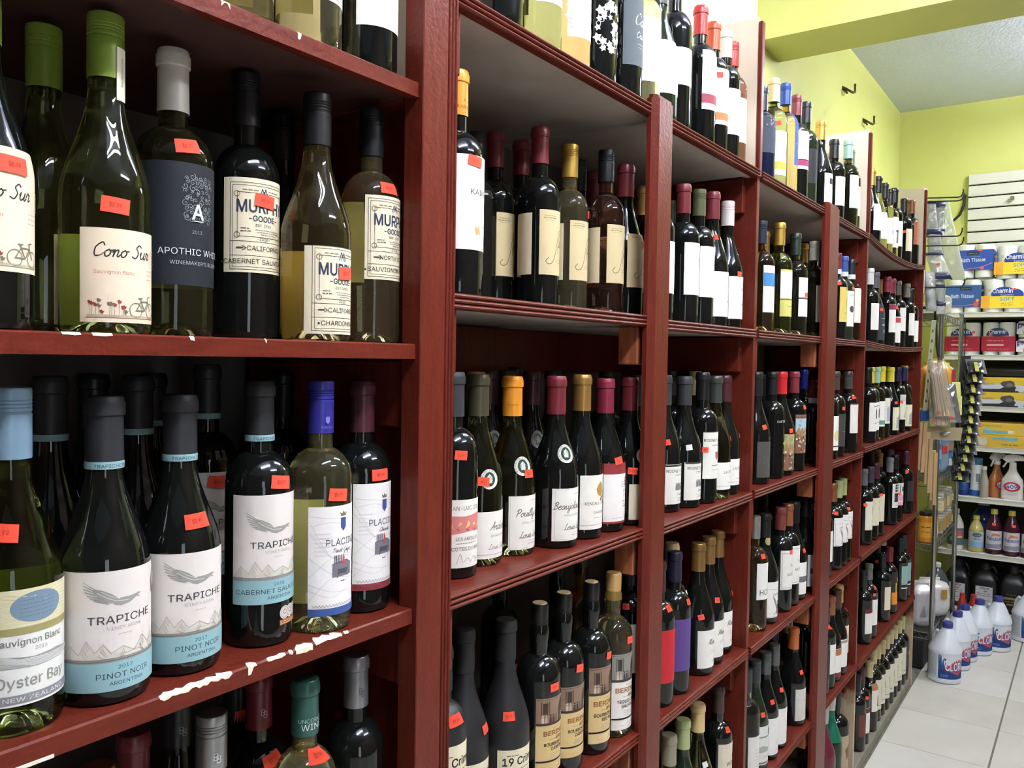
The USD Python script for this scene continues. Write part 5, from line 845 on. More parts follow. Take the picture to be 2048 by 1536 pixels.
# ================================================================== WOODEN SHELVING
def bead_profile(y0, z0, z1, n, r):
    """outline in (y,z): a strip whose front carries n half-round beads"""
    pts = [(y0+.014, z0), ]
    hh = (z1-z0)/n
    for i in range(n):
        zc = z0+hh*(i+.5)
        for a in np.linspace(-math.pi/2, math.pi/2, 7):
            pts.append((y0-r*math.cos(a)+.002, zc+hh*.46*math.sin(a)))
    pts.append((y0+.014, z1)); return pts
def along_x(prof, xs, dz):
    """extrudes a (y,z) outline along x through stations xs, lifted by dz(x)"""
    P = np.array(prof); n = len(P); v, f = [], []
    for x in xs:
        v += [(x, y, z+dz(x)) for y, z in P]
    for i in range(len(xs)-1):
        for k in range(n):
            k2 = (k+1) % n; a, b, c, d = i*n+k, i*n+k2, (i+1)*n+k2, (i+1)*n+k
            f += [(a, b, c), (a, c, d)]
    vv, ff = trimesh.creation.triangulate_polygon(Polygon(P), engine='earcut')
    # caps: reuse outline vertices by nearest match
    idx = [int(np.argmin(((P-q)**2).sum(1))) for q in vv]
    ff = np.array([[idx[a] for a in t] for t in ff])
    f += [tuple(t[::-1]) for t in ff]+[tuple(t+(len(xs)-1)*n) for t in ff]
    m = trimesh.Trimesh(np.array(v), np.array(f), process=False); m.fix_normals(); return m
def along_z(prof, z0, z1):
    m = trimesh.creation.extrude_polygon(Polygon(prof), z1-z0, engine='earcut'); m.apply_translation((0, 0, z0)); return m
DEEP = .375
def shelf(unit, bay, lev, x0, x1, fluted=True, under=GREYB, topm=REDS):
    z = SHELF_Z[bay][lev]; dz = lambda x: sag(bay, lev, x)
    n = 14 if bay == 6 else 1
    xs = np.linspace(x0, x1, n+1); th = .021 if fluted else .019
    sb = put(unit, 'shelf_board', along_x([(.0, z-.006), (DEEP, z-.006), (DEEP, z), (.0, z)], xs, dz), topm)
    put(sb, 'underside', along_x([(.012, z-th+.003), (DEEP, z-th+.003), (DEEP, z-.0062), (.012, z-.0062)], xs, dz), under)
    if fluted:
        put(sb, 'edge_moulding', along_x(bead_profile(-.004, z-th-.001, z+.0003, 3, .0048), xs, dz), REDS, 40)
    else:
        put(sb, 'edge_strip', along_x([(-.002, z-th), (.012, z-th), (.012, z+.0003), (0, z+.0003), (-.002, z-.0015)], xs, dz), REDS)
    return sb
def battens(unit, zs, side, xp):
    for z in zs:
        a, b = (xp-.022, xp-.0005) if side < 0 else (xp+.0005, xp+.022)
        put(unit, 'batten', bx(a, b, .004 if side > 0 else .03, .345, z-.021-.088, z-.0215, .002), RED)
def panel(unit, x0, x1, z1, mat=None):
    put(unit, 'side_panel', bx(x0, x1, .001, DEEP, 0, z1, .001), mat or REDP)
def partition(unit, x0, x1, z0, z1):
    p = put(unit, 'partition', bx(x0+.002, x1-.002, .008, .33, z0, z1, .001), OFFW)
    put(p, 'partition_edge', bx(x0, x1, -.004, .008, z0-.02, z1-.012, .002), RED)
def post(unit, x0, x1, z1):
    b = .012
    prof = [(x0, .003), (x0, -.006), (x0+b, -.018), (x1-b*2.0, -.018), (x1-b*.6, -.010), (x1, -.006), (x1, .003)]
    p = put(unit, 'post', along_z(prof, 0.0, z1-.008), RED)
    put(p, 'post_cap', along_z([(x0+.006, .002), (x0+.006, -.006), (x0+b+.003, -.013), (x1-.02, -.013), (x1-.006, -.004), (x1-.006, .002)], z1-.008, z1), RED)

u1 = thing('wooden_shelving', 'plain-edged dark red wooden shelving at the far left with chipped shelf edges', 'shelving')
for lev in ('t', 's4', 's3', 's2'):
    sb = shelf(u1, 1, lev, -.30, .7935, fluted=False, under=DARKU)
    def chip(x0, x1, dz0, dz1, top, seed):
        """a patch of flaked-off paint along the front edge: dz0..dz1 down the face, top deep on the board"""
        r = random.Random(seed); z = SHELF_Z[1][lev]; n = max(4, int((x1-x0)/.004)); xs = np.linspace(x0, x1, n)
        lo = [(x, -.0024, z-.0015-max(0.0, dz1+r.uniform(-.95, .7)*dz1)) for x in xs]
        mid = [(x, -.0024, z-.0015-dz0) for x in xs]; ed = [(x, 0.0, z+.0004) for x in xs]; tp = [(x, max(.0006, top*(1+r.uniform(-.9, .6))*min(1, 4*min((x-x0), (x1-x))/(x1-x0)+.12)), z+.0004) for x in xs]
        v = np.array(lo+mid+ed+tp); f = []
        for row in range(3):
            for i in range(n-1):
                a, b, c, d = row*n+i, row*n+i+1, (row+1)*n+i+1, (row+1)*n+i
                f += [(a, b, c), (a, c, d)]
        put(sb, 'paint_chip', trimesh.Trimesh(v, f, process=False), CHIP)
    if lev == 's3':
        chip(.442, .522, 0, .0022, .008, 1); chip(.541, .552, 0, .005, .006, 2); chip(.566, .590, 0, .0015, .0022, 3); chip(.595, .600, 0, .004, .002, 4); chip(.604, .628, 0, .0035, .006, 5); chip(.632, .672, .0, .0012, .011, 6); chip(.676, .683, 0, .001, .004, 7)
        put(sb, 'paint_chip', bx(.288, .345, -.0030, -.0018, SHELF_Z[1][lev]-.0195, SHELF_Z[1][lev]-.0160, .0005), CHIP)
    if lev == 's4':
        chip(.352, .368, 0, .0006, .002, 11); chip(.378, .396, 0, .0009, .0015, 12); chip(.472, .477, .0, .002, .001, 13); chip(.56, .562, 0, .002, .0008, 14)
    if lev == 't':
        chip(.455, .485, 0, .001, .003, 21); chip(.505, .515, 0, .003, .003, 22); chip(.60, .605, 0, .004, .002, 23)
put(u1, 'back_panel', bx(-.30, .8425, DEEP, DEEP+.012, 0, 1.9465), BACKM)
put(u1, 'side_panel', bx(.8255, .8425, .0225, DEEP, 0, 1.93, .001), RED)
for k in ('s4', 's3', 's2'): put(u1, 'shelf_rest', bx(.7937, .8250, .024, DEEP-.002, SHELF_Z[1][k]-.019, SHELF_Z[1][k], .001), REDS)
put(u1, 'partition', bx(.8255, .8425, .0225, DEEP, 1.949, 2.55, .001), OFFW)
put(u1, 'shelf_rest', bx(.7937, .8420, .024, DEEP-.002, 1.928, 1.947, .001), REDS)
put(u1, 'post', bx(.7937, .8425, -.010, .022, 0, 2.60, .0012), RED)
battens(u1, [SHELF_Z[1][k] for k in ('s4', 's3')], -1, .825)

def unit_shelves(unit, bays, spans, levs):
    for b, (x0, x1) in zip(bays, spans):
        for lev in levs:
            if lev in SHELF_Z[b]: shelf(unit, b, lev, x0, x1)
def base(unit, x0, x1):
    put(unit, 'base_board', bx(x0, x1, .004, DEEP, .0, .045, .002), board('dusty_base', '#6f6a5c', '#8a8573', 0.8))
u2 = thing('wooden_shelving', 'dark red fluted wooden shelving between the wide post and the first white partition', 'shelving')
unit_shelves(u2, (2, 3), ((.865, 1.4945), (1.4945, 2.070)), ('t', 's4', 's3', 's2', 's1'))
flute = [(.8435, .012), (.8435, -.006)]
for i in range(3):
    xc = .8435+.0065*(i+.5)
    flute += [(xc+.003*math.sin(a), -.006-.005*math.cos(a)) for a in np.linspace(-1.4, 1.4, 7)]
flute += [(.863, -.006), (.863, .012)]
put(u2, 'fluted_stile', along_z(flute, 0, 2.60), RED, 35)
panel(u2, .8435, .862, 2.06); panel(u2, 2.070, 2.089, 2.075)
put(u2, 'partition', bx(.846, .860, .02, .33, 2.092, 2.50, .001), OFFW)
partition(u2, 2.070, 2.089, 2.088, 2.467)
post(u2, 1.447, 1.542, 2.108)
put(u2, 'back_panel', bx(.862, 2.07, DEEP, DEEP+.012, 0, 2.0845), BACKM); base(u2, .862, 2.07)
battens(u2, [SHELF_Z[2][k] for k in ('t', 's4', 's3', 's2')], 1, .8625); battens(u2, [SHELF_Z[3][k] for k in ('t', 's4', 's3', 's2', 's1')], -1, 2.070)
put(u2, 'back_rail', bx(.885, 2.045, DEEP-.024, DEEP-.001, SHELF_Z[2]['s4']-.12, SHELF_Z[2]['s4']-.022, .002), RED)
for k in ('s4', 's3', 's2'):
    put(u2, 'support_block', bx(1.447, 1.487, .013, .055, SHELF_Z[2][k]-.096, SHELF_Z[2][k]-.022, .002), BARE)
u3 = thing('wooden_shelving', 'dark red fluted wooden shelving between the two white partitions', 'shelving')
unit_shelves(u3, (4, 5), ((2.090, 2.753), (2.753, 3.292)), ('t', 's4', 's3', 's2', 's1'))
panel(u3, 3.292, 3.311, 2.075); partition(u3, 3.292, 3.311, 2.088, 2.470)
post(u3, 2.680, 2.826, 2.104)
put(u3, 'back_panel', bx(2.0895, 3.292, DEEP, DEEP+.012, 0, 2.0845), BACKM); base(u3, 2.0895, 3.292)
battens(u3, [SHELF_Z[5][k] for k in ('t', 's4', 's3', 's2', 's1')], -1, 3.292); battens(u3, [SHELF_Z[4][k] for k in ('s4', 's3')], 1, 2.0895)
for k in ('s4', 's3', 's2', 's1'):
    put(u3, 'support_block', bx(2.680, 2.725, .013, .06, SHELF_Z[4][k]-.096, SHELF_Z[4][k]-.022, .002), BARE)
u4 = thing('wooden_shelving', 'dark red wooden shelving at the far end with sagging top shelf', 'shelving')
unit_shelves(u4, (6,), ((3.3115, 4.507),), ('t', 's4', 's3', 's2', 's1'))
panel(u4, 4.507, 4.526, 2.080); partition(u4, 4.507, 4.526, 2.094, 2.470)
put(u4, 'back_panel', bx(3.3115, 4.507, DEEP, DEEP+.012, 0, 2.075), BACKM); base(u4, 3.3115, 4.507)
battens(u4, [SHELF_Z[6][k] for k in ('t', 's4', 's3', 's2', 's1')], -1, 4.507)

# ================================================================== BOTTLES
STICK = plain('#ff5a44', 0.6, 0.0, 0.2, 'neon_sticker'); STICKW = plain('#f3f2ee', 0.6, 0.0, 0.2, 'white_sticker')
ORD = ['first', 'second', 'third', 'fourth', 'fifth', 'sixth', 'seventh', 'eighth', 'ninth', 'tenth', 'eleventh', 'twelfth', 'thirteenth', 'fourteenth', 'fifteenth', 'sixteenth', 'seventeenth', 'eighteenth']
BAYN = {1: 'leftmost bay', 2: 'second bay', 3: 'third bay', 4: 'fourth bay', 5: 'fifth bay', 6: 'farthest bay'}
LEVN = {'t': 'top shelf', 's4': 'second shelf', 's3': 'third shelf', 's2': 'fourth shelf', 's1': 'fifth shelf', 's0': 'bottom shelf'}
def px_of(p):
    q = np.asarray(p)-CAM; return 1024+FPX*(q@AX[0])/(q@AX[2])
rank = {}
for i, b in enumerate(BOTTLES):
    rank.setdefault((b[0], b[1]), []).append((px_of((b[2]/1000, b[3]/1000, SHELF_Z[b[0]][b[1]]+.25)), i))
place = {}
for k, v in rank.items():
    for n, (_, i) in enumerate(sorted(v)): place[i] = ORD[n]
CLEAR = {'g3', 'c', 'y', 'y2', 'w', 'w2', 'g', 'o', 'a', 'a2', 'a3', 'am', 'p', 'pd', 'p2'}
def resting(bay, lev, x, R):
    """height on which a bottle at x stands: neighbouring boards differ by a few millimetres and some sag"""
    zs = []
    for q in (x-R, x, x+R):
        b = bay if bay in (1, 6) else (2 if q < 1.4945 else 3) if bay in (2, 3) else (4 if q < 2.753 else 5)
        zs.append(SHELF_Z[b].get(lev, SHELF_Z[bay][lev])+sag(b, lev, q))
    return max(zs)+.0006
def bottle(i, row):
    bay, lev, x, y, h, kind, code, stickers, look = row
    capc, gl, des = code.split('|'); capc, style = capc.split(' ')
    x, y, h = x/1000, y/1000, h/1000
    z = resting(bay, lev, x, RK[kind])
    t = thing('wine_bottle', '%s, %s from left, %s, %s' % (look, place[i], LEVN[lev], BAYN[bay]), 'bottle', (x, y, z), 0, 'wine bottles on the %s of the %s' % (LEVN[lev], BAYN[bay]))
    rf = lambda q: radius(kind, h, q); R = RK[kind]
    put(t, 'glass', body(kind, h, gl in CLEAR), GLASS[gl])
    metal = {'gold': .75, 'gold2': .7, 'sil': .85, 'silb': .8, 'silb2': .7, 'gun': .7, 'brg': .6, 'cop': .6, 'silk': .7}.get(capc, .12)
    rough = {'mblk': .6, 'blkm': .55, 'dgyb': .5, 'dgy': .5}.get(capc, .34)
    capm = foil(CAPS[capc], rough, metal)
    if kind == 'champ' and des == 'none':
        capm = foil('#146b50' if gl == 'gb' else '#6d1f33', .4, .25)
        cp = put(t, 'foil', capsule(kind, h, style), capm); put(cp, 'foil_top', lathe([(.0182, .80*h), (.0188, .84*h), (.0198, .90*h), (.0203, .95*h), (.0187, h-.003), (.012, h+.0012), (0, h+.0012)], 32), foil('#c4c3ba', .4, .6))
    else:
        cp = put(t, 'screw_cap' if style == 'S' else 'capsule', capsule(kind, h, style), capm)
    rn = .0166 if kind == 'bur' else .0156
    wn = Wrap(lambda q: rn, 0.0, h-.066)
    near = bay <= 3
    if capc == 'dgyb':
        b = put(cp, 'neck_band', lathe([(rn+.0006, h-.068), (rn+.0008, h-.067), (rn+.0008, h-.062), (rn+.0006, h-.061)], 36), paper('#8fb6bd'))
        if y < .12: put(b, 'lettering', merge([Wrap(lambda q: rn, -.30+k*1.5, h-.0665).poly(text2d('TRAPICHE')[0]*.0032*np.array([1.1, 1]), text2d('TRAPICHE')[1], .0010, rn) for k in (0, 1)]), ink('#3d5a62'))
    if capc in ('bluw', 'navw', 'marb2', 'blkw') or des == 'ruby':
        put(cp, 'neck_band', lathe([(rn+.0008, h-.074), (rn+.001, h-.073), (rn+.001, h-.058), (rn+.0008, h-.057)], 30), paper('#dfe2e0'))
    if capc in ('silb', 'silb2', 'marb', 'blkb'):
        c = {'silb': '#e8e9ea', 'silb2': '#55565b', 'marb': '#c79a9a', 'blkb': '#8d8f92'}[capc]
        it = [('T', 'B', -1.4, 0, 8.5, c, .85), ('T', 'B', 1.6, -3.2, 8.5, c, .85)]
        draw(cp, Wrap(lambda q: rn, -.25, h-.048), it, rn, .0009)
    if capc == 'teal':
        draw(cp, Wrap(lambda q: rn, -.1, h-.058), [('T', 'UNCORKED', 0, 9, 4.6, '#a9c4bb', 1.0), ('T', 'WINE', 0, 0, 7.5, '#d5e0da', 1.0)], rn, .0009)
    if capc == 'blkt': put(cp, 'cork_top', lathe([(.0125, h-.0005), (.0122, h+.001), (0, h+.001)], 24), plain('#dcc79a', .6, 0, .3, 'cork_top'))
    if capc == 'blkd': draw(t, Wrap(rf, -.5, h-.075), [('C', 0, 0, 12, '#b3a267'), ('O', 0, 0, 9, 1, '#4a452e')], .02, .0013)
    if capc == 'org' and kind == 'bdxw': draw(cp, Wrap(lambda q: rn, -.1, h-.056), [('T', 'KAIKEN', 0, 0, 4.4, '#6d4a1f', 1.1), ('L', [(-3, 9), (0, 14), (3, 9)], .8, '#6d4a1f')], rn, .0009)
    if capc == 'org' and kind == 'bur': draw(cp, Wrap(lambda q: rn, -.9, h-.048), [('D', -9, 9, 0, 2.6, '#a5762a')], rn, .0009)
    if capc == 'pur': draw(cp, Wrap(lambda q: rn, -.2, h-.056), [('P', [(-2.5, 14), (2.5, 14), (2.5, 8), (0, 5), (-2.5, 8)], '#7a78c8'), ('T', 'PLACIDO', 0, 0, 2.6, '#7a78c8')], rn, .0009)
    if capc == 'grn' and des == 'cono':
        w2 = Wrap(lambda q: rn, .45, h-.082)
        sl = put(cp, 'seal_strip', w2.patch(-.0062, .0062, 0, .050, .0009, rn), paper('#e4dcc9'))
        tv, tf = text2d('Made with organic grapes'); put(sl, 'lettering', w2.poly(np.c_[-tv[:, 1]*.0026+.001, tv[:, 0]*.0026*.62+.027], tf, .0011, rn), ink('#77705f'))
    if capc == 'mblk': pass
    d = DES.get(des)
    if des == 'neckw':
        g = Wrap(rf, .15, .42*h); pv, pf = tri2d(Polygon([(-.026, 0), (.026, 0), (.004, .075), (-.004, .075)])); pv, pf = refine(pv, pf, .006)
        lb = put(t, 'label', g.poly(pv, pf, .0004, R), paper(WH)); draw(lb, g, [('D', -8, 10, 18, 2, G1), ('D', -8, 8, 13, 2, G1)], R)
    elif des == 'sealG':
        draw(t, Wrap(rf, -.5, .56*h), [(a[0], *a[1:-1], {'#eceae2': '#8f918c', '#2f4a40': '#3f4644', '#e6e4dc': '#8f918c', '#5d665f': '#55595a'}.get(a[-1], a[-1])) if a[0] in 'CPO' else a for a in seal()[:4]], .036, .0004)
    elif d:
        half, foot, ht, col, items = d[:5]; turn = math.radians((d[5] if len(d) > 5 else 0)+((i*37) % 9-4)*(0 if near else 1.0))
        wr = Wrap(rf, turn, foot*h); hw = math.radians(half)*R; H = ht*h
        if col:
            slope = foot*h+H > (.415 if kind in ('bur', 'champ') else .595)*h
            lb = put(t, 'label', wr.patch(-hw, hw, 0, H, .0003, R, slope), paper(col))
            if gl in CLEAR and near: put(t, 'back_label', Wrap(rf, turn+math.pi, foot*h).patch(-hw*.75, hw*.75, 0, H, .0003, R), paper('#fbf7e2'))
        else: lb = t
        if items and des[:3] == 'ber':
            q = H*1000/120.0; sc = lambda a: ('R', a[1], a[2], a[3]*q, a[4]*q, a[5]) if a[0] == 'R' else ('B', a[1], a[2], a[3]*q, a[4]*q, a[5], a[6]) if a[0] == 'B' else ('P', [(x, y*q) for x, y in a[1]], a[2]) if a[0] == 'P' else ('W', [(x, y*q) for x, y in a[1]], a[2], a[3]) if a[0] == 'W' else ('D', a[1], a[2], a[3]*q, a[4]*q, a[5]) if a[0] == 'D' else (a[0], a[1], a[2]*q, a[3], a[4]) if a[0] == 'C' else (a[0], a[1], a[2], a[3]*q, a[4]*q)+a[5:]
            items = [sc(a) for a in items]
        if items:
            s = hw*1000; vis = []
            for a in items:
                if a[0] == 'R': a = ('R', max(a[1], -s), min(a[2], s), max(a[3], 0), min(a[4], H*1000), a[5]) if a[4] <= H*1000+30 else a
                if a[0] == 'R' and a[4]-a[3] < .2: continue
                vis.append(a)
            draw(lb, wr, vis, R)
        if des in ('trapC', 'trapM'): draw(t, Wrap(rf, .18, .085*h), medals(0, 10, 7.5), R, .0004)
        if des in ('ardeche', 'pouilly', 'beauj', 'valm'):
            zz = {'ardeche': .455, 'pouilly': .50, 'beauj': .55, 'valm': .47}[des]
            sw = Wrap(rf, -.42 if des != 'valm' else -.3, zz*h); r0 = rf(zz*h)
            sm = put(t, 'round_seal', sw.poly(*refine(*tri2d(shapely.Point(0, 0).buffer(.0155, quad_segs=8)), .004), .0003, r0), paper('#eceae2'))
            draw(sm, sw, [a for a in seal()[1:]], r0, .0005)
        if des == 'jl': put(t, 'back_label', Wrap(rf, math.radians(-118), foot*h).patch(-.028, .028, 0, H*.95, .0003, R), paper('#e0d3b0'))
    for st in stickers:
        ph, zz = math.radians(st[0]), st[1]/1000
        white = len(st) > 2
        ang = rng.uniform(-.20, .20)+.05; r0 = max(rf(zz), .016)
        sw_, sh_ = (.0122, .0073) if x < .95 else (.0092, .0068) if x < 1.5 else (.0072, .0062)
        U, V = np.meshgrid(np.linspace(-sw_, sw_, 7), np.linspace(-sh_, sh_, 5)); uv = np.c_[U.ravel(), V.ravel()]
        rot = np.array([[math.cos(ang), math.sin(ang)], [-math.sin(ang), math.cos(ang)]]); uvr = uv@rot
        f = []
        for j in range(4):
            for k in range(6):
                a = j*7+k; f += [(a, a+1, a+8), (a, a+8, a+7)]
        sw = Wrap(rf, ph, zz); p, n = sw.pts(uvr, .0016, r0)
        sk = put(t, 'price_sticker', (p, np.array(f), n), STICKW if white else STICK)
        if near and not white:
            price = {0: '$8.99', 1: '$14.99', 2: '$9.99', 3: '$11.99', 4: '$7.99'}[(i*3+st[1]) % 5] if bay > 1 else '$8.99'
            tv, tf = text2d(price); tv = np.c_[tv[:, 0]*.0036*.8*(sw_/.0122), tv[:, 1]*.0042-.002]@rot
            put(sk, 'lettering', sw.poly(tv, tf, .0019, r0), ink('#b03a2c'))
for i, row in enumerate(BOTTLES): bottle(i, row)

# ================================================================== UNSEEN CEILING LIGHTS, WALL HOOKS
WHM = plain('#e6e5df', 0.4, 0.0, 0.5, 'fixture_enamel')
FLN = ['nearest the viewer', 'over the middle of the wine shelving', 'on the far side of the aisle', 'at the back of the shop beyond the beam']
for i, (lx, ly, pw) in enumerate(FIXTURES):
    t = thing('ceiling_light', 'unseen white twin-tube fluorescent ceiling light '+FLN[i], 'light', (lx, ly, CEIL), 0, 'unseen fluorescent ceiling lights')
    em = M('unseen_fluorescent_tube_%d' % i, {'e': ('emission', {'color': TUBE_COL, 'strength': pw})}, surface='e.emission')
    for sy in (-.055, .055): put(t, 'tube', tube(np.array([(-.59, sy, -.100), (.59, sy, -.100)]), .016, 10), em, 60)
    put(t, 'housing', bx(-.62, .62, -.030, .030, -.075, -.0005, .004), WHM)
    for sx in (-1, 1): put(t, 'end_cap', bx(sx*.61-.012, sx*.61+.012, -.075, .075, -.122, -.0755, .003), WHM)
def coat_hook(loc, label):
    t = thing('wall_hook', label, 'hook', loc, 0, 'metal hooks on the green wall')
    m = plain('#4a4632', 0.5, 0.5, 0.5, 'tarnished_brass')
    put(t, 'mounting_plate', bx(-.03, .03, -.004, -.0005, -.012, .012, .002), m)
    p = smooth_line([(-.02, -.004, .0), (-.025, -.03, -.012), (.0, -.05, -.026), (.02, -.055, -.02), (.04, -.05, .0), (.055, -.045, .022), (.06, -.045, .034)], 5) if False else np.array([(-.02, -.004, .004), (-.03, -.02, -.008), (-.02, -.04, -.022), (.0, -.05, -.026), (.02, -.055, -.018), (.038, -.05, .0), (.05, -.047, .018), (.056, -.046, .034)])
    put(t, 'hook_arm', tube(p, [.006, .006, .0065, .0065, .006, .0055, .005, .006], 8), m, 50)
    put(t, 'lower_hook', tube(np.array([(-.025, -.003, -.006), (-.033, -.02, -.02), (-.036, -.03, -.036)]), .005, 8), m, 50)
coat_hook((4.70, W, 3.075), 'dark metal coat hook on the green wall, nearer the beam')
coat_hook((5.173, W, 3.02), 'dark metal coat hook on the green wall, nearer the far corner')

# ================================================================== FAR WALL: SLATWALL, WHITE GONDOLA SHELVING
t = thing('slatwall_panel', 'white slatted display panel on the far green wall', 'panel', (XW, 0, 0))
for k in range(12):
    z1 = 2.853-k*.0762
    put(t, 'slat', bx(-.036, -.014, -1.55, .018, z1-.0762+.009, z1, .003), WMETAL)
put(t, 'backing_board', bx(-.014, -.0005, -1.55, .018, 1.94, 2.853), DARKIN)
put(t, 'hanger_bracket', bx(-.075, -.0365, -.245, -.225, 2.662, 2.684, .003), CHROME)
t = thing('power_cable', 'black cable running along the green wall into the slatted panel', 'cable')
put(t, 'cable', tube(np.array([(XW-.010, .19, 2.545), (XW-.010, .14, 2.55), (XW-.012, .10, 2.565), (XW-.012, .065, 2.60), (XW-.012, .045, 2.66), (XW-.012, .04, 2.73)]), .008, 8), BLACKW, 50)
GX = 5.76
SH = [1.927, 1.668, 1.357, 1.112, .798, .460]
gd = thing('gondola_shelving', 'white metal shop shelving against the far wall stocked with household goods', 'shelving')
for z in SH:
    p = put(gd, 'shelf', bx(GX+.012, 6.17, -1.85, .07, z-.028, z, .002), WMETAL)
    put(p, 'price_rail', cat([bx(GX, GX+.012, -1.85, .07, z-.032, z, .002), bx(GX-.003, GX, -1.85, .07, z-.032, z-.027, .0005), bx(GX-.003, GX, -1.85, .07, z-.005, z-.0005, .0005)]), WMETAL)
put(gd, 'base_deck', bx(GX+.01, 6.17, -1.85, .07, .0, .10, .003), WMETAL)
put(gd, 'back_panel', bx(6.17, 6.19, -1.85, .07, 0, 1.94), DARKIN)
for y in (.058, -.90): put(gd, 'upright', bx(6.15, 6.171, y-.02, y+.012, .10, 1.94, .002), WMETAL)

def face(m, x, y0, y1, z0, items, col=None):
    pass
class Flat:
    """artwork on a flat front that looks towards -x: u runs to the right (-y), v up"""
    def __init__(s, x, yc, z0, bulge=None): s.x, s.yc, s.z0, s.b = x, yc, z0, bulge
    def poly(s, v, f, off, ref):
        p = np.c_[np.full(len(v), s.x-off), s.yc-v[:, 0], s.z0+v[:, 1]]
        if s.b: p[:, 0] += s.b(v[:, 0], v[:, 1])
        return p, f, np.tile((-1.0, 0, 0), (len(v), 1))
def rounded(pts, n):
    return pts
def pillow(w, d, h, e=.32, nu=26, nv=14):
    """soft wrapped block: superellipse footprint, softly closed top and bottom; centred on x,y, foot at 0"""
    v, f = [], []
    for j in range(nv+1):
        t = j/nv; s = (1-abs(2*t-1)**6)**.5*.5+.5 if 0 < t < 1 else .45
        for i in range(nu):
            a = 2*math.pi*i/nu; c, q = math.cos(a), math.sin(a)
            v.append((d/2*s*math.copysign(abs(c)**e, c), w/2*s*math.copysign(abs(q)**e, q), h*t))
    for j in range(nv):
        for i in range(nu):
            a, b = j*nu+i, j*nu+(i+1) % nu; f += [(a, b, b+nu), (a, b+nu, a+nu)]
    v += [(0, 0, 0), (0, 0, h)]; c0, c1 = len(v)-2, len(v)-1
    for i in range(nu): f += [(c0, (i+1) % nu, i), (c1, nv*nu+i, nv*nu+(i+1) % nu)]
    return trimesh.Trimesh(np.array(v), np.array(f), process=False)
FILM = plain('#e9ebea', 0.22, 0.0, 0.5, 'clear_film_white')
def tissue_pack(name, label, loc, w, h, d, bands, items, film=FILM, rolls=2):
    """a wrapped pack of paper rolls: soft block, roll tops showing under the film, printed front"""
    t = thing(name, label, 'tissue pack', loc)
    rw = w/rolls
    for k in range(rolls):
        for j in range(2):
            r = lathe([(.0, .0), (rw*.46, .0), (rw*.495, .012), (rw*.495, h-.012), (rw*.46, h-.001), (rw*.16, h-.001), (rw*.15, h-.01), (0, h-.01)], 28)
            put(t, 'paper_roll', (r[0]+np.array([(-d/4 if j == 0 else d/4), w/2-rw*(k+.5), 0]), r[1], r[2]), FILM)
    z0, z1, col = bands; fx = d/4+rw*.495+.0025; d0 = d; d = 2*fx
    n = 36; us = np.linspace(-w/2-.002, w/2+.002, n+1); bl = lambda u: np.asarray(u)*0.0
    V, F = [], []
    for u in us:
        for z in (z0, z1): V.append((-d/2-.001+float(bl(u))*.5, -u, z))
    for i in range(n): F += [(2*i, 2*i+2, 2*i+3), (2*i, 2*i+3, 2*i+1)]
    for y in (w/2+.003, -w/2-.003):
        b = len(V); V += [(-d/2-.001, y, z0), (d/2, y, z0), (d/2, y, z1), (-d/2-.001, y, z1)]; F += ([(b, b+3, b+2), (b, b+2, b+1)] if y > 0 else [(b, b+1, b+2), (b, b+2, b+3)])
    pr = put(t, 'printed_wrap', trimesh.Trimesh(np.array(V), np.array(F), process=False), plain(col, .3, 0, .5, 'wrap'))
    draw(pr, Flat(-d/2-.0012, 0, 0), items, 1.0, .0008)
    return t
tissue_pack('bath_tissue_pack', 'upper blue and white bath tissue pack on the far shelving', (5.93, -.070, 2.146), .205, .205, .17, (.045, .168, '#2f4f9f'),
            [('R', -40, 26, 138, 158, '#2d3138'), ('D', -30, 16, 145, 6, '#9aa0a8'), ('T', 'Bath Tissue', -6, 96, 22, '#c8d6ee', .82, True), ('W', [(-95, 50), (-30, 52), (40, 62), (98, 84)], 3, '#d98a9a'), ('C', 44, 56, 11, '#c9657a'), ('D', -60, 40, 126, 5, '#7f98cf'), ('R', 20, 44, 160, 170, '#ff5a44')])
tissue_pack('bath_tissue_pack', 'lower blue and white bath tissue pack at the left end of the far shelving', (5.92, -.018, 1.928), .19, .205, .17, (.035, .170, '#355a94'),
            [('R', -20, 44, 138, 160, '#26313a'), ('D', -12, 36, 146, 6, '#8d99a5'), ('T', 'Bath Tissue', -6, 92, 21, '#c8d6ee', .8, True), ('W', [(-90, 42), (0, 44), (90, 56)], 3, '#c98a9a'), ('C', 70, 52, 15, '#c9543f'), ('C', 78, 74, 10, '#d9825a')])
def charmin(label, loc):
    it = [('R', -118, -70, 24, 100, '#e6a63a'), ('R', -70, 118, 24, 100, '#ecd03c'), ('P', [(-60+66*math.cos(a)+62, 108+44*math.sin(a)) for a in np.linspace(-.25, 3.4, 22)], '#2c3f86'), ('P', [(60+46*math.cos(a), 104+34*math.sin(a)) for a in np.linspace(-.3, 3.4, 18)], '#2c3f86'),
          ('T', 'Charmin', -4, 116, 25, '#e9ecf4', .8, True), ('T', 'Essentials', 20, 98, 11, '#b9c6ea', .95), ('T', 'SOFT', 20, 68, 20, '#3f8fb0', 1.1, True), ('D', -10, 50, 52, 6, '#8a7a2a'), ('D', -10, 50, 40, 6, '#8a7a2a'), ('T', '9=20', -92, 126, 14, '#a88a4a', 1.0, True), ('R', 40, 66, 132, 142, '#ff5a44')]
    return tissue_pack('bath_tissue_pack', label, loc, .222, .20, .17, (.026, .100, '#e9c03a'), it)
charmin('upper yellow bath tissue pack with navy cloud badge on the far shelving', (5.93, -.296, 2.131))
charmin('lower yellow bath tissue pack with navy cloud badge on the far shelving', (5.92, -.233, 1.928))
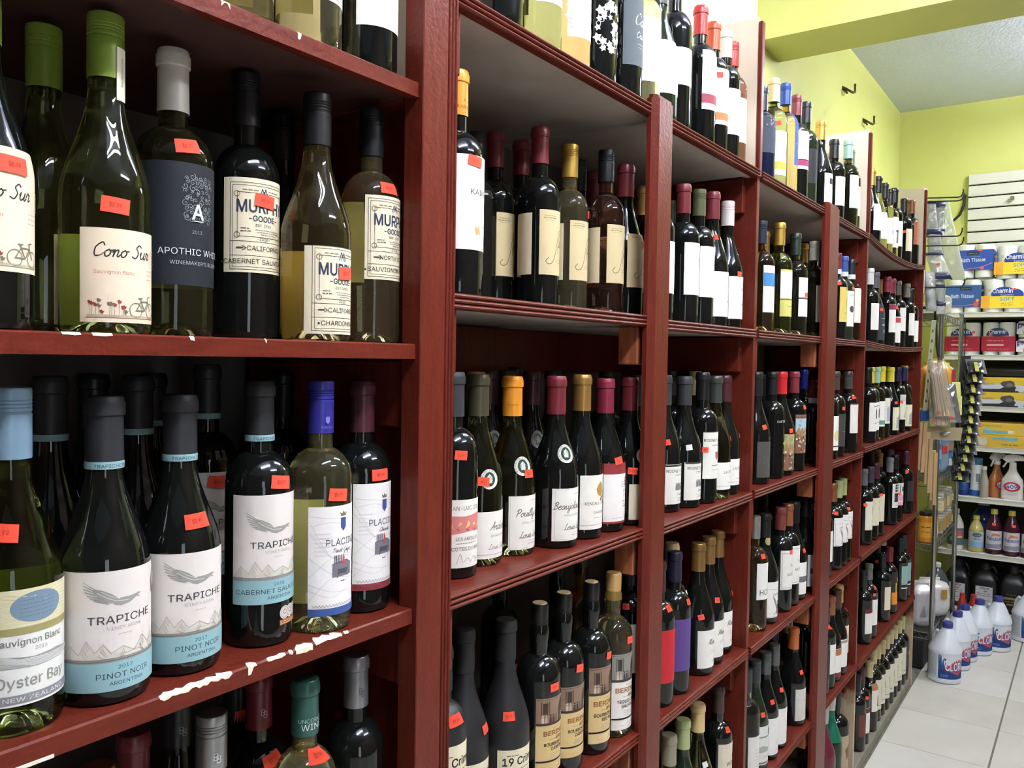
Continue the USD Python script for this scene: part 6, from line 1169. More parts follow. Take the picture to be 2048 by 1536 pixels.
def red_pack(label, loc, w, sticker):
    it = [('P', [(60*math.cos(a)-4, 118+46*math.sin(a)) for a in np.linspace(0, 3.1416, 20)], '#27386f'), ('T', 'Charmin', -4, 130, 22, '#e6eaf2', .78, True), ('R', -60, 30, 54, 66, '#dba0a4'), ('D', -58, 28, 84, 8, '#d98d92'), ('D', -56, 60, 34, 6, '#d98d92')]
    if sticker: it.append(('R', 54, 70, 132, 146, '#ff5a44'))
    else: it.append(('P', [(-50, 122), (-40, 134), (-32, 124), (-40, 114)], '#e0683f'))
    return tissue_pack('bath_tissue_pack', label, loc, w, .20, .17, (.022, .112, '#a0283a'), it)
red_pack('red and white bath tissue pack with price sticker, second shelf of far shelving', (5.93, -.018, 1.669), .19, True)
red_pack('red and white bath tissue pack without sticker, second shelf of far shelving', (5.93, -.212, 1.669), .175, False)
for k, (z, l) in enumerate(((1.669, 'lower'), (1.775, 'upper'))):
    tissue_pack('paper_towel_pack', l+' white and purple paper towel pack at the right edge, far shelving', (5.93, -.41, z), .20, .10, .17, (.02, .085, '#e3e2e6'),
                [('P', [(-98, 50), (-40, 74), (30, 70), (30, 84), (-98, 84)], '#3a3366'), ('T', 'Sparkle', -50, 55, 19, '#ecebf2', .9, True), ('C', -50, 30, 18, '#e08f3a'), ('C', -10, 30, 16, '#6fa84a')])
def carton(name, label, loc, w, h, d, col, items, rz=0, catg='box'):
    t = thing(name, label, catg, loc, rz)
    b = put(t, 'carton', bx(-d/2, d/2, -w/2, w/2, 0, h, .0015), plain(col, .4, 0, .5, 'card'))
    draw(b, Flat(-d/2, 0, 0), items, 1.0, .0004)
    put(t, 'end_flap', bx(-d/2+.004, d/2-.004, w/2, w/2+.0012, .004, h-.004), plain(col, .45, 0, .5, 'card'))
    return t
def blob(u, v, s, col, seed):
    r = random.Random(seed); return ('P', [(u+s*r.uniform(.7, 1.15)*1.5*math.cos(a), v+s*r.uniform(.7, 1.1)*math.sin(a)) for a in np.linspace(0, 6.0, 11)], col)
for k, l in enumerate(('lower', 'upper')):
    carton('trash_bag_box', l+' yellow trash bag box picturing a knotted black sack', (5.885, -.295, 1.3575+k*.0885), .33, .087, .25, '#d9b93a',
           [('P', [(-165, 0), (165, 0), (165, 34), (40, 40), (-60, 46), (-165, 40)], '#c9ccd6'), ('P', [(-165, 0), (-165, 16), (-60, 18), (-20, 40), (20, 36), (40, 0)], '#2c2b2b'), blob(-18, 46, 24, '#4a4844', 5), blob(-10, 42, 12, '#6d6a66', 6), ('T', 'GLAD', -150, 70, 9, '#9a4a2a', 1.1, True), ('T', 'Rubbish', -118, 42, 13, '#4a63a8', .9), ('R', 20, 60, 8, 22, '#c9ccd0'), ('R', 64, 110, 6, 12, '#2c2b2b'), ('R', 90, 165, 44, 87, '#d9b07a')])
t = thing('trash_bag_bundle', 'loose folded black trash bags lying on the yellow sack boxes', 'bag', (5.90, -.29, 1.5345))
m = pillow(.30, .20, .055, .6); m.vertices[:, 2] += (meshkit.fbm(m.vertices*22, 3, 2)-.5)*.02*(m.vertices[:, 2] > .01); m.vertices[:, 2] = np.maximum(m.vertices[:, 2], 0)
put(t, 'folded_plastic', m, plain('#1d1d1e', .35, 0, .5, 'black_plastic'), 50)
for k, (l, rot) in enumerate((('lower, upside-down', 1), ('upper, upright', 0))):
    it = [('R', -165, -128, 44, 66, '#c02a24'), ('T', 'GLAD', -146, 49, 12, '#f0ece4', .8, True), ('T', "Press'n Seal", -70, 48, 13, '#8a7a3a', 1.0), ('R', -120, 10, 10, 26, '#6fb4c4'), ('R', -120, -84, 26, 38, '#8fc4cf'), ('R', 10, 40, 12, 30, '#e6e2cf'), ('C', 100, 40, 24, '#d9b070'), ('C', 130, 30, 20, '#c99a5a')]
    if rot: it = [('R', 110, 165, 4, 26, '#c02a24'), ('T', 'G', 140, 8, 14, '#f0ece4', 1, True), ('D', -20, 70, 14, 12, '#8a7a3a'), ('R', -70, 60, 44, 60, '#6fb4c4'), ('C', -120, 30, 24, '#d8d0b8'), ('R', -160, -100, 36, 56, '#cfc7b5')]
    carton('plastic_wrap_box', l+' yellow plastic wrap box on the fourth far shelf', (5.885, -.275, 1.1125+k*.0735), .35, .072, .25, '#dfb945' if k else '#d9b23f', it)
# fifth shelf: spray cans and trigger sprays
def can(label, loc, r, h, body_c, cap_c, foot):
    t = thing('spray_can', label, 'can', loc)
    put(t, 'can_body', lathe([(0, .002), (r-.003, 0), (r, .003), (r, h*.80), (r-.004, h*.825), (r-.006, h*.83)], 32), plain(body_c, .3, .1, .5, 'can'))
    put(t, 'can_cap', lathe([(r-.006, h*.83), (r-.001, h*.832), (r-.002, h*.985), (r-.006, h), (0, h)], 32), plain(cap_c, .4, 0, .5, 'cap'))
    b = put(t, 'printed_band', lathe([(r+.0003, .003), (r+.0004, h*.16), (r+.0003, h*.165)], 32), plain(foot, .3, 0, .5, 'can'))
    draw(t, Wrap(lambda q: r, -1.15, h*.3), [('R', -14, 8, 20, 70, '#7d858c'), ('D', -14, 8, 10, 6, '#c26a5a')], r, .0006)
    return t
can('white spray can with teal cap and blue foot on the fifth far shelf', (5.83, -.122, .7985), .033, .235, '#dfe5e8', '#2f6f86', '#2c5aa8')
can('blue spray can half hidden left of the teal-capped can', (5.83, -.052, .7985), .031, .19, '#2c56a8', '#26408a', '#1f3470')
def trigger(name, label, loc, liquid, rz, w=.10, text='409'):
    t = thing(name, label, 'spray bottle', loc, rz)
    d = .058
    v = []
    lv = [(0, .90), (.008, 1), (.09, 1), (.12, .93), (.15, .60), (.17, .42), (.185, .34), (.205, .34)]
    nu = 28
    for z, s in lv:
        for i in range(nu):
            a = 2*math.pi*i/nu; v.append((d/2*max(s, .5)*math.copysign(abs(math.cos(a))**.7, math.cos(a)), w/2*s*math.copysign(abs(math.sin(a))**.7, math.sin(a)), z))
    f = []
    for j in range(len(lv)-1):
        for i in range(nu):
            a, b = j*nu+i, j*nu+(i+1) % nu; f += [(a, b, b+nu), (a, b+nu, a+nu)]
    v += [(0, 0, 0), (0, 0, .205)]
    for i in range(nu): f += [(len(v)-2, (i+1) % nu, i), (len(v)-1, (len(lv)-1)*nu+i, (len(lv)-1)*nu+(i+1) % nu)]
    put(t, 'bottle_body', trimesh.Trimesh(np.array(v), np.array(f), process=False), plain(liquid, .28, 0, .5, 'plastic'), 45)
    fx = Flat(-d/2, 0, 0)
    draw(t, fx, [('P', [(44*math.cos(a), 78+28*math.sin(a)) for a in np.linspace(0, 6.28, 28)], '#b02a3a'), ('P', [(30*math.cos(a), 78+19*math.sin(a)) for a in np.linspace(0, 6.28, 24)], '#e9e4ea'), ('T', text, 0, 66, 24, '#3a3a90', .95, True), ('D', -30, 30, 40, 4, '#a58d92'), ('D', -26, 28, 30, 4, '#b9a5a8')], 1.0, .0012)
    put(t, 'collar', lathe([(.0, .2), (.019, .2), (.019, .222), (.014, .224), (0, .224)], 24), plain('#e4e2dc', .4, 0, .5, 'plastic'))
    hp = [(-.0, .222), (-.012, .235), (-.055, .238), (-.06, .252), (-.05, .262), (.0, .27), (.035, .262), (.05, .24), (.03, .224), (.012, .222)]
    hd = trimesh.creation.extrude_polygon(Polygon(hp).buffer(.002), .022, engine='earcut'); hd.apply_transform(np.array([[0, 0, 1, -.011], [-1, 0, 0, 0], [0, 1, 0, 0], [0, 0, 0, 1]], float)); hd.apply_transform(np.diag([1, -1, 1, 1])); hd.fix_normals()
    put(t, 'trigger_head', hd, plain('#e4e2dc', .4, 0, .5, 'plastic'))
    put(t, 'trigger', tube(np.array([(0, .028, .236), (0, .036, .215), (0, .05, .19)]), .0055, 8), plain('#dedcd6', .4, 0, .5, 'plastic'), 50)
    return t
trigger('trigger_spray', 'red and white trigger spray bottle facing the aisle on the fifth far shelf', (5.83, -.312, .7985), '#ded9d3', 0, .118)
trigger('trigger_spray', 'amber trigger spray bottle turned sideways beside the clear bottles', (5.87, -.226, .7985), '#b0703f', 55, .10)
trigger('trigger_spray', 'red trigger spray bottle cut off by the right edge of the photo', (5.83, -.445, .7985), '#d8d3cd', 0, .118)
t = thing('clear_bottle', 'clear empty-looking plastic bottle left of the amber trigger spray', 'bottle', (5.79, -.168, .7985))
put(t, 'bottle_body', lathe([(0, .002), (.022, 0), (.024, .004), (.024, .10), (.014, .14), (.011, .16), (.011, .17), (0, .17)], 28), plain('#a59f92', .25, 0, .5, 'plastic')); put(t, 'cap', lathe([(0, .17), (.013, .1702), (.013, .19), (0, .191)], 24), plain('#d8d6d0', .4, 0, .5, 'plastic'))
# sixth shelf: floor cleaners
def cleaner(label, loc, liquid, cap, paperc, items, w=.088, h=.27, rz=0, op=False):
    t = thing('cleaner_bottle', label, 'bottle', loc, rz)
    r = w/2
    put(t, 'bottle_body', lathe([(0, .002), (r-.004, 0), (r, .005), (r, h*.50), (r*.99, h*.56), (r*.9, h*.66), (r*.62, h*.79), (r*.42, h*.86), (r*.36, h*.88), (r*.36, h*.91), (0, h*.91)], 36), plain(liquid, .15, 0, .5, 'plastic'))
    put(t, 'cap', lathe([(r*.42, h*.89), (r*.44, h*.895), (r*.42, h*.99), (r*.38, h), (0, h)], 28), plain(cap, .4, 0, .5, 'plastic'))
    lb = put(t, 'label', Wrap(lambda q: r, -1.35, .03).patch(-r*1.35, r*1.35, 0, h*.42, .0004, r), paper(paperc))
    draw(lb, Wrap(lambda q: r, -1.35, .03), items, r, .0007)
    return t
fabi = [('P', [(-50, 0), (-10, 10), (20, 4), (50, 12), (50, 36), (-50, 30)], '#8f8aa0'), ('P', [(-24, 76), (0, 84), (28, 80), (30, 92), (-10, 100)], '#c9764a'), ('T', 'Fabuloso', 0, 56, 20, '#3a4a9a', .75, True)]
FL = ('left', 'middle', 'right')
for k, y in enumerate((-.226, -.318, -.412)):
    tt = cleaner('%s of three dark purple floor cleaner bottles with yellow caps' % FL[k], (5.81, y, .4605), '#3b1424', '#c9b94a', '#c9c8cc', fabi)
    sw = Wrap(lambda q: .036, -1.5+k*.3, .175); put(tt, 'price_sticker', sw.patch(-.009, .009, 0, .016, .004, .036), STICK)
cleaner('pale yellow cleaner bottle with oval badge left of the purple bottles', (5.81, -.132, .4605), '#b5ab6a', '#c9b94a', '#b9c0c2', [('P', [(26*math.cos(a), 76+14*math.sin(a)) for a in np.linspace(0, 6.28, 22)], '#55606a'), ('D', -16, 16, 72, 8, '#d8d8d8'), ('T', 'Blue', 0, 46, 12, '#3f66b0', 1, True), ('R', -50, 50, 0, 34, '#8fb3d8')], .085, .22)
cleaner('big blue jug with white cap behind the yellow cleaner', (6.02, -.15, .4605), '#1c2c6a', '#d0d0ce', '#1f3278', [], .15, .29)
t = cleaner('white detergent bottle with colourful label at the shelf end behind the wire rack', (5.81, -.018, .4605), '#d4d3cb', '#d8d6d0', '#4f5f6a', [('R', 0, 40, 60, 90, '#b5485a'), ('R', -10, 40, 44, 58, '#d0b03a'), ('C', -20, 40, 16, '#7f9aa8')], .095, .25)
# black motor-oil style jugs on the base deck
def black_jug(label, loc, items, w=.15, h=.29, d=.12):
    t = thing('black_jug', label, 'jug', loc)
    m = pillow(w, d, h*.86, .45); z = m.vertices[:, 2]; s = np.where(z > h*.60, 1-.55*((z-h*.60)/(h*.26))**1.6, 1.0); m.vertices[:, :2] *= s[:, None]
    put(t, 'jug_body', m, plain('#17181a', .35, 0, .5, 'plastic'), 50)
    put(t, 'cap', lathe([(0, h*.84), (.024, h*.845), (.024, h*.97), (.02, h*.99), (0, h*.99)], 24) , plain('#1f2022', .4, 0, .5, 'plastic'))
    hd = tube(np.array([(0, .0, h*.84), (0, -.04, h*.93), (0, -w*.40, h*.82), (0, -w*.44, h*.66), (0, -w*.38, h*.56)]), .011, 8)
    put(t, 'handle', hd, plain('#17181a', .35, 0, .5, 'plastic'), 50)
    draw(t, Flat(-d/2, 0, 0), items, 1.0, .0012)
    return t
lab = lambda c: [('R', -46, 46, 36, 150, '#c9ccce'), ('T', 'KREX', 2, 132, 12, '#3a3c3f', 1.2, True), ('P', [(-8, 124), (20, 126), (6, 114)], '#d9604a'), ('D', -38, 38, 104, 7, '#77797c'), ('D', -38, 38, 92, 7, '#77797c'), ('D', -38, 30, 62, 7, '#55575a'), ('D', -38, 30, 48, 5, '#77797c')]
gold = [('D', -34, 34, 120, 8, '#8a7a45'), ('R', -44, 44, 92, 106, '#8f8248'), ('D', -36, 36, 78, 8, '#8a7a45'), ('R', -30, 30, 56, 68, '#7a6d3d')]
black_jug('black jug with white printed label, partly behind the wire rack post', (5.86, -.035, .1005), lab(0), .14)
black_jug('black jug with full white printed label, lower far shelving', (5.86, -.185, .1005), lab(1), .14)
black_jug('black jug with dim gold lettering right of the white label', (5.86, -.335, .1005), gold, .14)
black_jug('black jug with gold lettering at the right edge of the photo', (5.86, -.485, .1005), gold, .14)
t = thing('small_tub', 'small dark tub with white label between the bleach jugs', 'tub', (5.60, -.225, .0005))
put(t, 'tub_body', lathe([(0, .001), (.043, 0), (.046, .004), (.048, .15), (0, .15)], 32), plain('#2a3038', .35, 0, .5, 'plastic')); put(t, 'lid', lathe([(0, .15), (.050, .1502), (.050, .166), (.046, .17), (0, .17)], 32), plain('#22282e', .35, 0, .5, 'plastic'))
put(t, 'label', Wrap(lambda q: .0475, -1.1, .03).patch(-.03, .03, 0, .10, .0008, .0475), paper('#c9cccd'))
for k, (x, y, z) in enumerate((( 5.66, -.085, .0), (5.67, -.145, .0))):
    t = thing('red_gas_bottle', ('left', 'right')[k]+' of two red bottle tops behind the bleach jugs', 'bottle', (x, y, .0005))
    put(t, 'bottle_body', lathe([(0, .001), (.024, 0), (.026, .004), (.026, .16), (.014, .195), (0, .195)], 24), plain('#b0332c', .4, 0, .5, 'plastic')); put(t, 'cap', lathe([(0, .195), (.015, .1952), (.015, .222), (0, .224)], 20), plain('#c03a30', .4, 0, .5, 'plastic'))

# ================================================================== BLEACH JUGS ON THE FLOOR
JUGW = plain('#dfe6ef', .35, 0, .5, 'jug_plastic')
def bleach(label, loc, rz):
    t = thing('bleach_jug', label, 'jug', loc, rz, 'bleach jugs on the floor')
    prof = [(0, .004), (.068, 0), (.076, .004), (.078, .012), (.078, .022), (.0755, .026), (.0755, .150), (.078, .155), (.0765, .165), (.071, .180), (.060, .198), (.046, .230), (.034, .252), (.026, .264), (.0225, .269), (.0225, .276), (0, .276)]
    v, f, n = lathe(prof, 44)
    v = v.copy(); s = np.clip((v[:, 2]-.14)/.12, 0, 1); v[:, 1] -= .012*s
    put(t, 'jug_body', (v, f, n), JUGW)
    put(t, 'handle', tube(np.array([(0, .030, .232), (0, .048, .236), (0, .062, .218), (0, .068, .188), (0, .0685, .160)]), [.010, .011, .011, .011, .010], 10), JUGW, 50)
    c, cf, cn = lathe([(0, .271), (.0235, .2712), (.0245, .274), (.0245, .294), (.022, .299), (0, .2995)], 28); put(t, 'cap', (c+np.array([0, -.012, 0]), cf, cn), plain('#3a3a86', .4, 0, .5, 'cap'))
    R = .0755; w = Wrap(lambda q: R, 0, .027)
    lb = put(t, 'label', w.patch(-.092, .092, 0, .120, .0003, R), paper('#27528f'))
    draw(lb, w, [('R', -92, 92, 0, 46, '#20407d'), ('P', [(-66, 52), (0, 104), (72, 72), (8, 18)], '#d2553f'), ('P', [(-54, 53), (0, 95), (60, 71), (8, 27)], '#2c4f9a'), ('T', 'CLOROX', 4, 44, 37, '#eef0f3', .62, True), ('C', -62, 98, 6, '#4a5560'), ('O', -62, 98, 6, 1.2, '#8fa5bb'), ('D', -80, -46, 18, 4, '#a9bcd6'), ('D', -80, -46, 11, 3, '#a9bcd6')], R, .0006)
    bk = Wrap(lambda q: R, -1.75, .027); b2 = put(t, 'back_label', bk.patch(-.034, .034, 0, .120, .0003, R), paper('#c9cfd6')); draw(b2, bk, [('D', -30, 30, 110-i*8, 4, '#8f979f') for i in range(13)], R, .0006)
    return t
J = [((4.705, -.120), -34), ((4.945, -.135), -30), ((5.11, -.150), -30), ((5.275, -.205), -32), ((5.41, -.285), -34), ((5.69, -.415), -34)]
JL = ['nearest white bleach jug with blue label beside the wire rack post', 'second white bleach jug in the floor row', 'third white bleach jug, mostly hidden in the floor row', 'fourth white bleach jug in the floor row, red diamond badge half visible', 'fifth white bleach jug, standing out with its whole badge', 'white bleach jug at the right edge, apart from the others']
j0 = None
for (xy, rz), l in zip(J, JL):
    if j0 is None: j0 = bleach(l, (*xy, .0005), rz)
    else: copy_of(j0, 'bleach_jug', l, 'jug', (*xy, .0005), rz, 'bleach jugs on the floor')

# ================================================================== CHROME WIRE RACK AND WHAT HANGS ON IT
RX0, RX1, RY0, RY1 = 4.775, 5.56, -.045, .30
rk = thing('wire_rack', 'chrome wire shelving rack between the wine shelves and the white far shelving', 'rack')
for x in (RX0, RX1):
    for y in (RY0, RY1):
        p = put(rk, 'post', tube(np.array([(x, y, .02), (x, y, 1.90)]), .0125, 14), CHROME, 50)
        put(p, 'foot', lathe([(0, 0), (.011, 0), (.014, .006), (.014, .016), (.006, .021), (0, .021)], 16)[0:2] and trimesh.Trimesh(lathe([(0, 0), (.011, 0), (.014, .006), (.014, .016), (.006, .021), (0, .021)], 16)[0]+np.array([x, y, 0]), lathe([(0, 0), (.011, 0), (.014, .006), (.014, .016), (.006, .021), (0, .021)], 16)[1], process=False), BLACKW, 40)
        put(p, 'post_cap', bx(x-.014, x+.014, y-.014, y+.014, 1.90, 1.915, .003), plain('#8d9092', .4, 0, .5, 'plastic'))
RZ = [.20, .665, 1.0, 1.36, 1.868]
for z in RZ:
    ws = []
    for y in (RY0, RY1):
        for dz in (0, -.032): ws.append(tube(np.array([(RX0, y, z+dz), (RX1, y, z+dz)]), .0032, 6))
        n = 24
        for k in range(n):
            a = RX0+(RX1-RX0)*k/n; b = RX0+(RX1-RX0)*(k+1)/n; ws.append(tube(np.array([(a, y, z-(.032 if k % 2 else 0)), (b, y, z-(0 if k % 2 else .032))]), .002, 5))
    for x in (RX0, RX1):
        for dz in (0, -.032): ws.append(tube(np.array([(x, RY0, z+dz), (x, RY1, z+dz)]), .0032, 6))
        for k in range(10):
            a = RY0+(RY1-RY0)*k/10; b = RY0+(RY1-RY0)*(k+1)/10; ws.append(tube(np.array([(x, a, z-(.032 if k % 2 else 0)), (x, b, z-(0 if k % 2 else .032))]), .002, 5))
    for k in range(1, 30):
        x = RX0+(RX1-RX0)*k/30; ws.append(tube(np.array([(x, RY0, z), (x, RY1, z)]), .0018, 5))
    put(rk, 'wire_shelf', cat(ws), CHROME, 60)
# goods standing on the rack
def jar(label, loc, r, h, col, lidc, lab, name='jar'):
    t = thing(name, label, 'jar', loc)
    put(t, 'jar_body', lathe([(0, .002), (r-.004, 0), (r, .005), (r, h*.80), (r*.86, h*.86), (r*.8, h*.88), (0, h*.88)], 32), plain(col, .2, 0, .5, 'jar'))
    put(t, 'lid', lathe([(0, h*.88), (r*.9, h*.882), (r*.92, h*.90), (r*.92, h*.98), (r*.86, h), (0, h)], 32), plain(lidc, .4, 0, .5, 'lid'))
    lb = put(t, 'label', Wrap(lambda q: r, -1.4, h*.16).patch(-r*1.3, r*1.3, 0, h*.5, .0005, r), paper(lab)); draw(lb, Wrap(lambda q: r, -1.4, h*.16), [('D', -r*700, r*700, h*330, h*60, '#6d5a30'), ('D', -r*600, r*700, h*180, h*40, '#6d5a30')], r, .0008)
    return t
jar('orange yellow jar with black lid at the near end of the rack', (4.83, .005, .6685), .035, .16, '#d98f2c', '#1c1d1f', '#e0a23a')
jar('second orange yellow jar with black lid on the rack', (4.96, .0, .6685), .037, .15, '#d98f2c', '#232426', '#dfae48')
k = 0
for x in (5.12, 5.225, 5.33, 5.435):
    for j in range(2):
        k += 1
        jar('%s food tin with beige label, %s on the rack' % (('lower', 'upper')[j], ('first from the near end', 'second from the near end', 'third from the near end', 'fourth from the near end')[k//2-(1 if k % 2 == 0 else 0)]), (x, .0, .6685+j*.112), .041, .11, '#9a9789', '#a9a69a', ('#b59f6a', '#a8793f', '#c2b48f', '#8d7a4a')[(k*3) % 4], 'food_tin')
def soft_pack(name, label, loc, w, h, d, col, items, rz=0, seed=1, catg='bag'):
    t = thing(name, label, catg, loc, rz)
    m = pillow(w, d, h, .8); v = m.vertices; q = v[:, 2]/h
    v[:, 0] *= np.where(q > .85, np.maximum(.12, (1-q)/.15), 1); v += (meshkit.fbm(v*30+seed, 3, seed)[:, None]-.5)*np.array([.016, .012, 0])*(q[:, None] > .05)
    b = put(t, 'pouch', m, plain(col, .3, .1, .5, 'pouch'), 60)
    put(t, 'top_seal', bx(-.003, .003, -w*.26, w*.26, h-.004, h+.012, .001), plain(col, .3, .1, .5, 'pouch'))
    draw(b, Flat(-d*.46, 0, 0), items, 1.0, .010)
    return t
soft_pack('snack_pack', 'blue and white packet at the near end of the middle rack shelf', (4.90, -.002, 1.0035), .10, .235, .07, '#4f7fb8', [('R', -30, 30, 100, 150, '#7fb0d8'), ('C', 5, 190, 18, '#d9e4ee'), ('C', 4, 60, 22, '#9a8a6a')], 40, 2)
soft_pack('snack_pack', 'pale blue packet stack with red mark on the rack', (5.16, -.002, 1.0035), .10, .225, .07, '#8fa9b8', [('R', -30, 24, 110, 150, '#c03a38'), ('R', -34, 34, 170, 180, '#6f8fa5')], 40, 5)
soft_pack('snack_pack', 'blue packet with tan picture at the far end of the middle rack shelf', (5.40, -.002, 1.0035), .11, .21, .07, '#5f86b4', [('C', 0, 130, 26, '#a8835a'), ('R', -40, 40, 20, 60, '#d3dbe2')], 40, 6)
soft_pack('snack_pack', 'orange and blue bag at the near end of the upper rack shelf', (4.86, .005, 1.3635), .13, .24, .08, '#c98a3a', [('P', [(-30, 190), (30, 190), (10, 130), (-20, 120)], '#3f74b8'), ('C', 4, 80, 26, '#8a4a2a'), ('C', -18, 50, 16, '#e0c05a')], 40, 7)
soft_pack('snack_pack', 'golden bag on the upper rack shelf', (5.04, .0, 1.3635), .14, .26, .08, '#d8a444', [('R', -34, 34, 40, 80, '#3a72b4')], 40, 9)
soft_pack('snack_pack', 'red and silver bag on the upper rack shelf', (5.24, .0, 1.3635), .13, .24, .08, '#c4c3c8', [('R', -44, 44, 120, 215, '#9a2a38')], 40, 11)
soft_pack('charcoal_bag', 'white paper bag with gold patches on the bottom rack shelf', (5.12, .02, .2035), .21, .20, .12, '#dcdad6', [('R', -70, -20, 90, 150, '#c08a2e'), ('R', 40, 70, 110, 160, '#a8823a'), ('R', -80, 10, 10, 40, '#4a4a80')], 30, 13)
soft_pack('charcoal_bag', 'grey white crumpled bag behind the near rack post', (4.89, .02, .2035), .13, .22, .09, '#c6c2c8', [('P', [(-30, 60), (-6, 120), (4, 60)], '#8d8a92'), ('D', -30, 30, 30, 9, '#77747c')], 30, 15)
t = thing('black_crate', 'black crates and dark goods under the rack, with a red front', 'crate', (5.15, .12, .0005))
for k in range(3): put(t, 'crate', bx(-.36+k*.245, -.12+k*.245, -.13, .13, 0, .155, .006), plain('#1d1d1f', .45, 0, .5, 'plastic'))
put(t, 'red_panel', bx(-.363, -.3602, -.07, .03, .03, .12, .0005), plain('#a8302c', .4, 0, .5, 'plastic'))
t = thing('water_jug', 'large grey clear jug with white cap on the rack', 'jug', (5.475, .035, .2035))
put(t, 'jug_body', lathe([(0, .003), (.066, 0), (.07, .006), (.07, .09), (.066, .12), (.05, .16), (.03, .185), (.02, .195), (.02, .203), (0, .203)], 40), plain('#4a4d50', .12, 0, .5, 'smoky_plastic')); put(t, 'cap', lathe([(0, .2), (.024, .2002), (.024, .222), (.02, .225), (0, .225)], 28), plain('#d8d8d4', .4, 0, .5, 'plastic'))
t = thing('dark_bottle', 'dark navy bottle on the rack below the orange jar', 'bottle', (4.84, .05, .4265) if False else (4.835, .17, .2035))
put(t, 'bottle_body', lathe([(0, .002), (.034, 0), (.037, .005), (.037, .22), (.02, .28), (.015, .30), (.015, .33), (0, .33)], 32), plain('#20263a', .2, 0, .5, 'plastic')); put(t, 'cap', lathe([(0, .33), (.018, .3302), (.018, .36), (0, .362)], 24), plain('#1a1c22', .4, 0, .5, 'plastic'))

# ---- hanging goods in front of the rack
CLEARF = M('clear_packaging_film', {'t': ('transparent_bsdf', {'color': (.93, .94, .94)}), 'g': ('glossy_bsdf', {'color': (.9, .9, .9), 'roughness': .14}), 'd': ('diffuse_bsdf', {'color': (.80, .82, .80)}),
            'm1': ('mix_closure', {'fac': .14}), 'fr': ('fresnel', {'IOR': 1.45}), 'm2': ('mix_closure', {})},
            [('t.BSDF', 'm1.closure1'), ('d.BSDF', 'm1.closure2'), ('m1.closure', 'm2.closure1'), ('g.BSDF', 'm2.closure2'), ('fr.fac', 'm2.fac')], 'm2.closure')
MILK = M('milky_plastic_sheet', {'t': ('translucent_bsdf', {'color': (.75, .77, .68)}), 'd': ('diffuse_bsdf', {'color': (.70, .72, .62)}), 'g': ('glossy_bsdf', {'color': (.8, .8, .8), 'roughness': .2}), 'tr': ('transparent_bsdf', {'color': (.9, .92, .85)}),
          'm1': ('mix_closure', {'fac': .5}), 'm2': ('mix_closure', {'fac': .12}), 'm3': ('mix_closure', {'fac': .35})},
          [('t.BSDF', 'm1.closure1'), ('d.BSDF', 'm1.closure2'), ('m1.closure', 'm2.closure1'), ('g.BSDF', 'm2.closure2'), ('m2.closure', 'm3.closure1'), ('tr.BSDF', 'm3.closure2')], 'm3.closure')
NAVY = plain('#232e55', .4, 0, .5, 'navy_card')
def sheet(a, b, w0, w1, d, seed, nu=8, nv=16, dirv=(0.35, -1, 0)):
    """a filled soft bag hanging from a to b: w0, w1 its widths, d its thickness"""
    a, b = np.array(a, float), np.array(b, float); s = np.array(dirv, float); s /= np.linalg.norm(s); n = np.cross(s, (0, 0, 1.0)); n /= np.linalg.norm(n)
    v, f = [], []; N = 2*nu
    for j in range(nv+1):
        t = j/nv; c = a+(b-a)*t; w = w0+(w1-w0)*t; th = d*math.sin(math.pi*min(1, max(.03, t*.94+.03)))**.6
        for i in range(N):
            q = 2*math.pi*i/N; v.append(c+s*w/2*math.cos(q)+n*th/2*math.sin(q))
    v = np.array(v); v += (meshkit.fbm(v*34+seed, 3, seed)[:, None]-.5)*n*.02
    for j in range(nv):
        for i in range(N):
            p, q = j*N+i, j*N+(i+1) % N; f += [(p, q, q+N), (p, q+N, p+N)]
    m = trimesh.Trimesh(v, np.array(f), process=False); m.fix_normals(); return m
def hang_hook(label, a, length=.13):
    t = thing('display_hook', label, 'hook', a, 0, 'black wire display hooks')
    put(t, 'wire', tube(np.array([(0, 0, 0), (length*.35, -length*.88, 0), (length*.38, -length*.96, .006), (length*.40, -length, .026), (length*.40, -length, .040)]), .0035, 8), BLACKW, 50)
HP = thing('hook_board', 'grey pegboard strip on the end of the wine shelving holding wire hooks', 'board', (4.5275, -.02, 0))
put(HP, 'board', bx(0, .014, .02, .32, 1.95, 2.47, .002), OFFW); put(HP, 'bracket', bx(.0145, .026, .02, .04, 1.95, 2.46, .001), BLACKW)
hang_hook('top wire hook carrying the first navy-striped bags', (4.5415, .021, 2.425), .17); hang_hook('second wire hook just behind the top one', (4.5415, .06, 2.41), .21)
hang_hook('middle wire hook with upturned tip', (4.5415, .021, 2.235), .17); hang_hook('wire hook below the middle one', (4.5415, .024, 2.19), .18); hang_hook('lowest wire hook under the hanging bags', (4.5415, .024, 1.985), .19)
BG = [('upper left clear bag with navy header on the hooks', (4.700, 0.007, 2.436), (4.700, -0.007, 2.262), .045, .055, .022, [(.0, .09), (.78, .86)]), ('upper right clear bag with navy header on the hooks', (4.760, -0.026, 2.437), (4.760, -0.026, 2.248), .05, .05, .02, [(0, .16), (.72, .80)]),
      ('middle clear bag with navy straps', (4.660, -0.016, 2.294), (4.660, -0.030, 2.130), .06, .075, .035, [(.05, .24)]), ('long white bag with navy bands and red spot', (4.640, -0.018, 2.166), (4.640, -0.067, 2.026), .075, .09, .035, [(.0, .10), (.70, .98)]),
      ('lower clear bag without header hanging by the panel', (4.580, -0.012, 2.068), (4.580, -0.029, 1.869), .055, .05, .035, []), ('lower clear bag with two navy stripes', (4.660, -0.046, 2.054), (4.660, -0.060, 1.858), .05, .045, .03, [(.24, .32), (.66, .82)])]
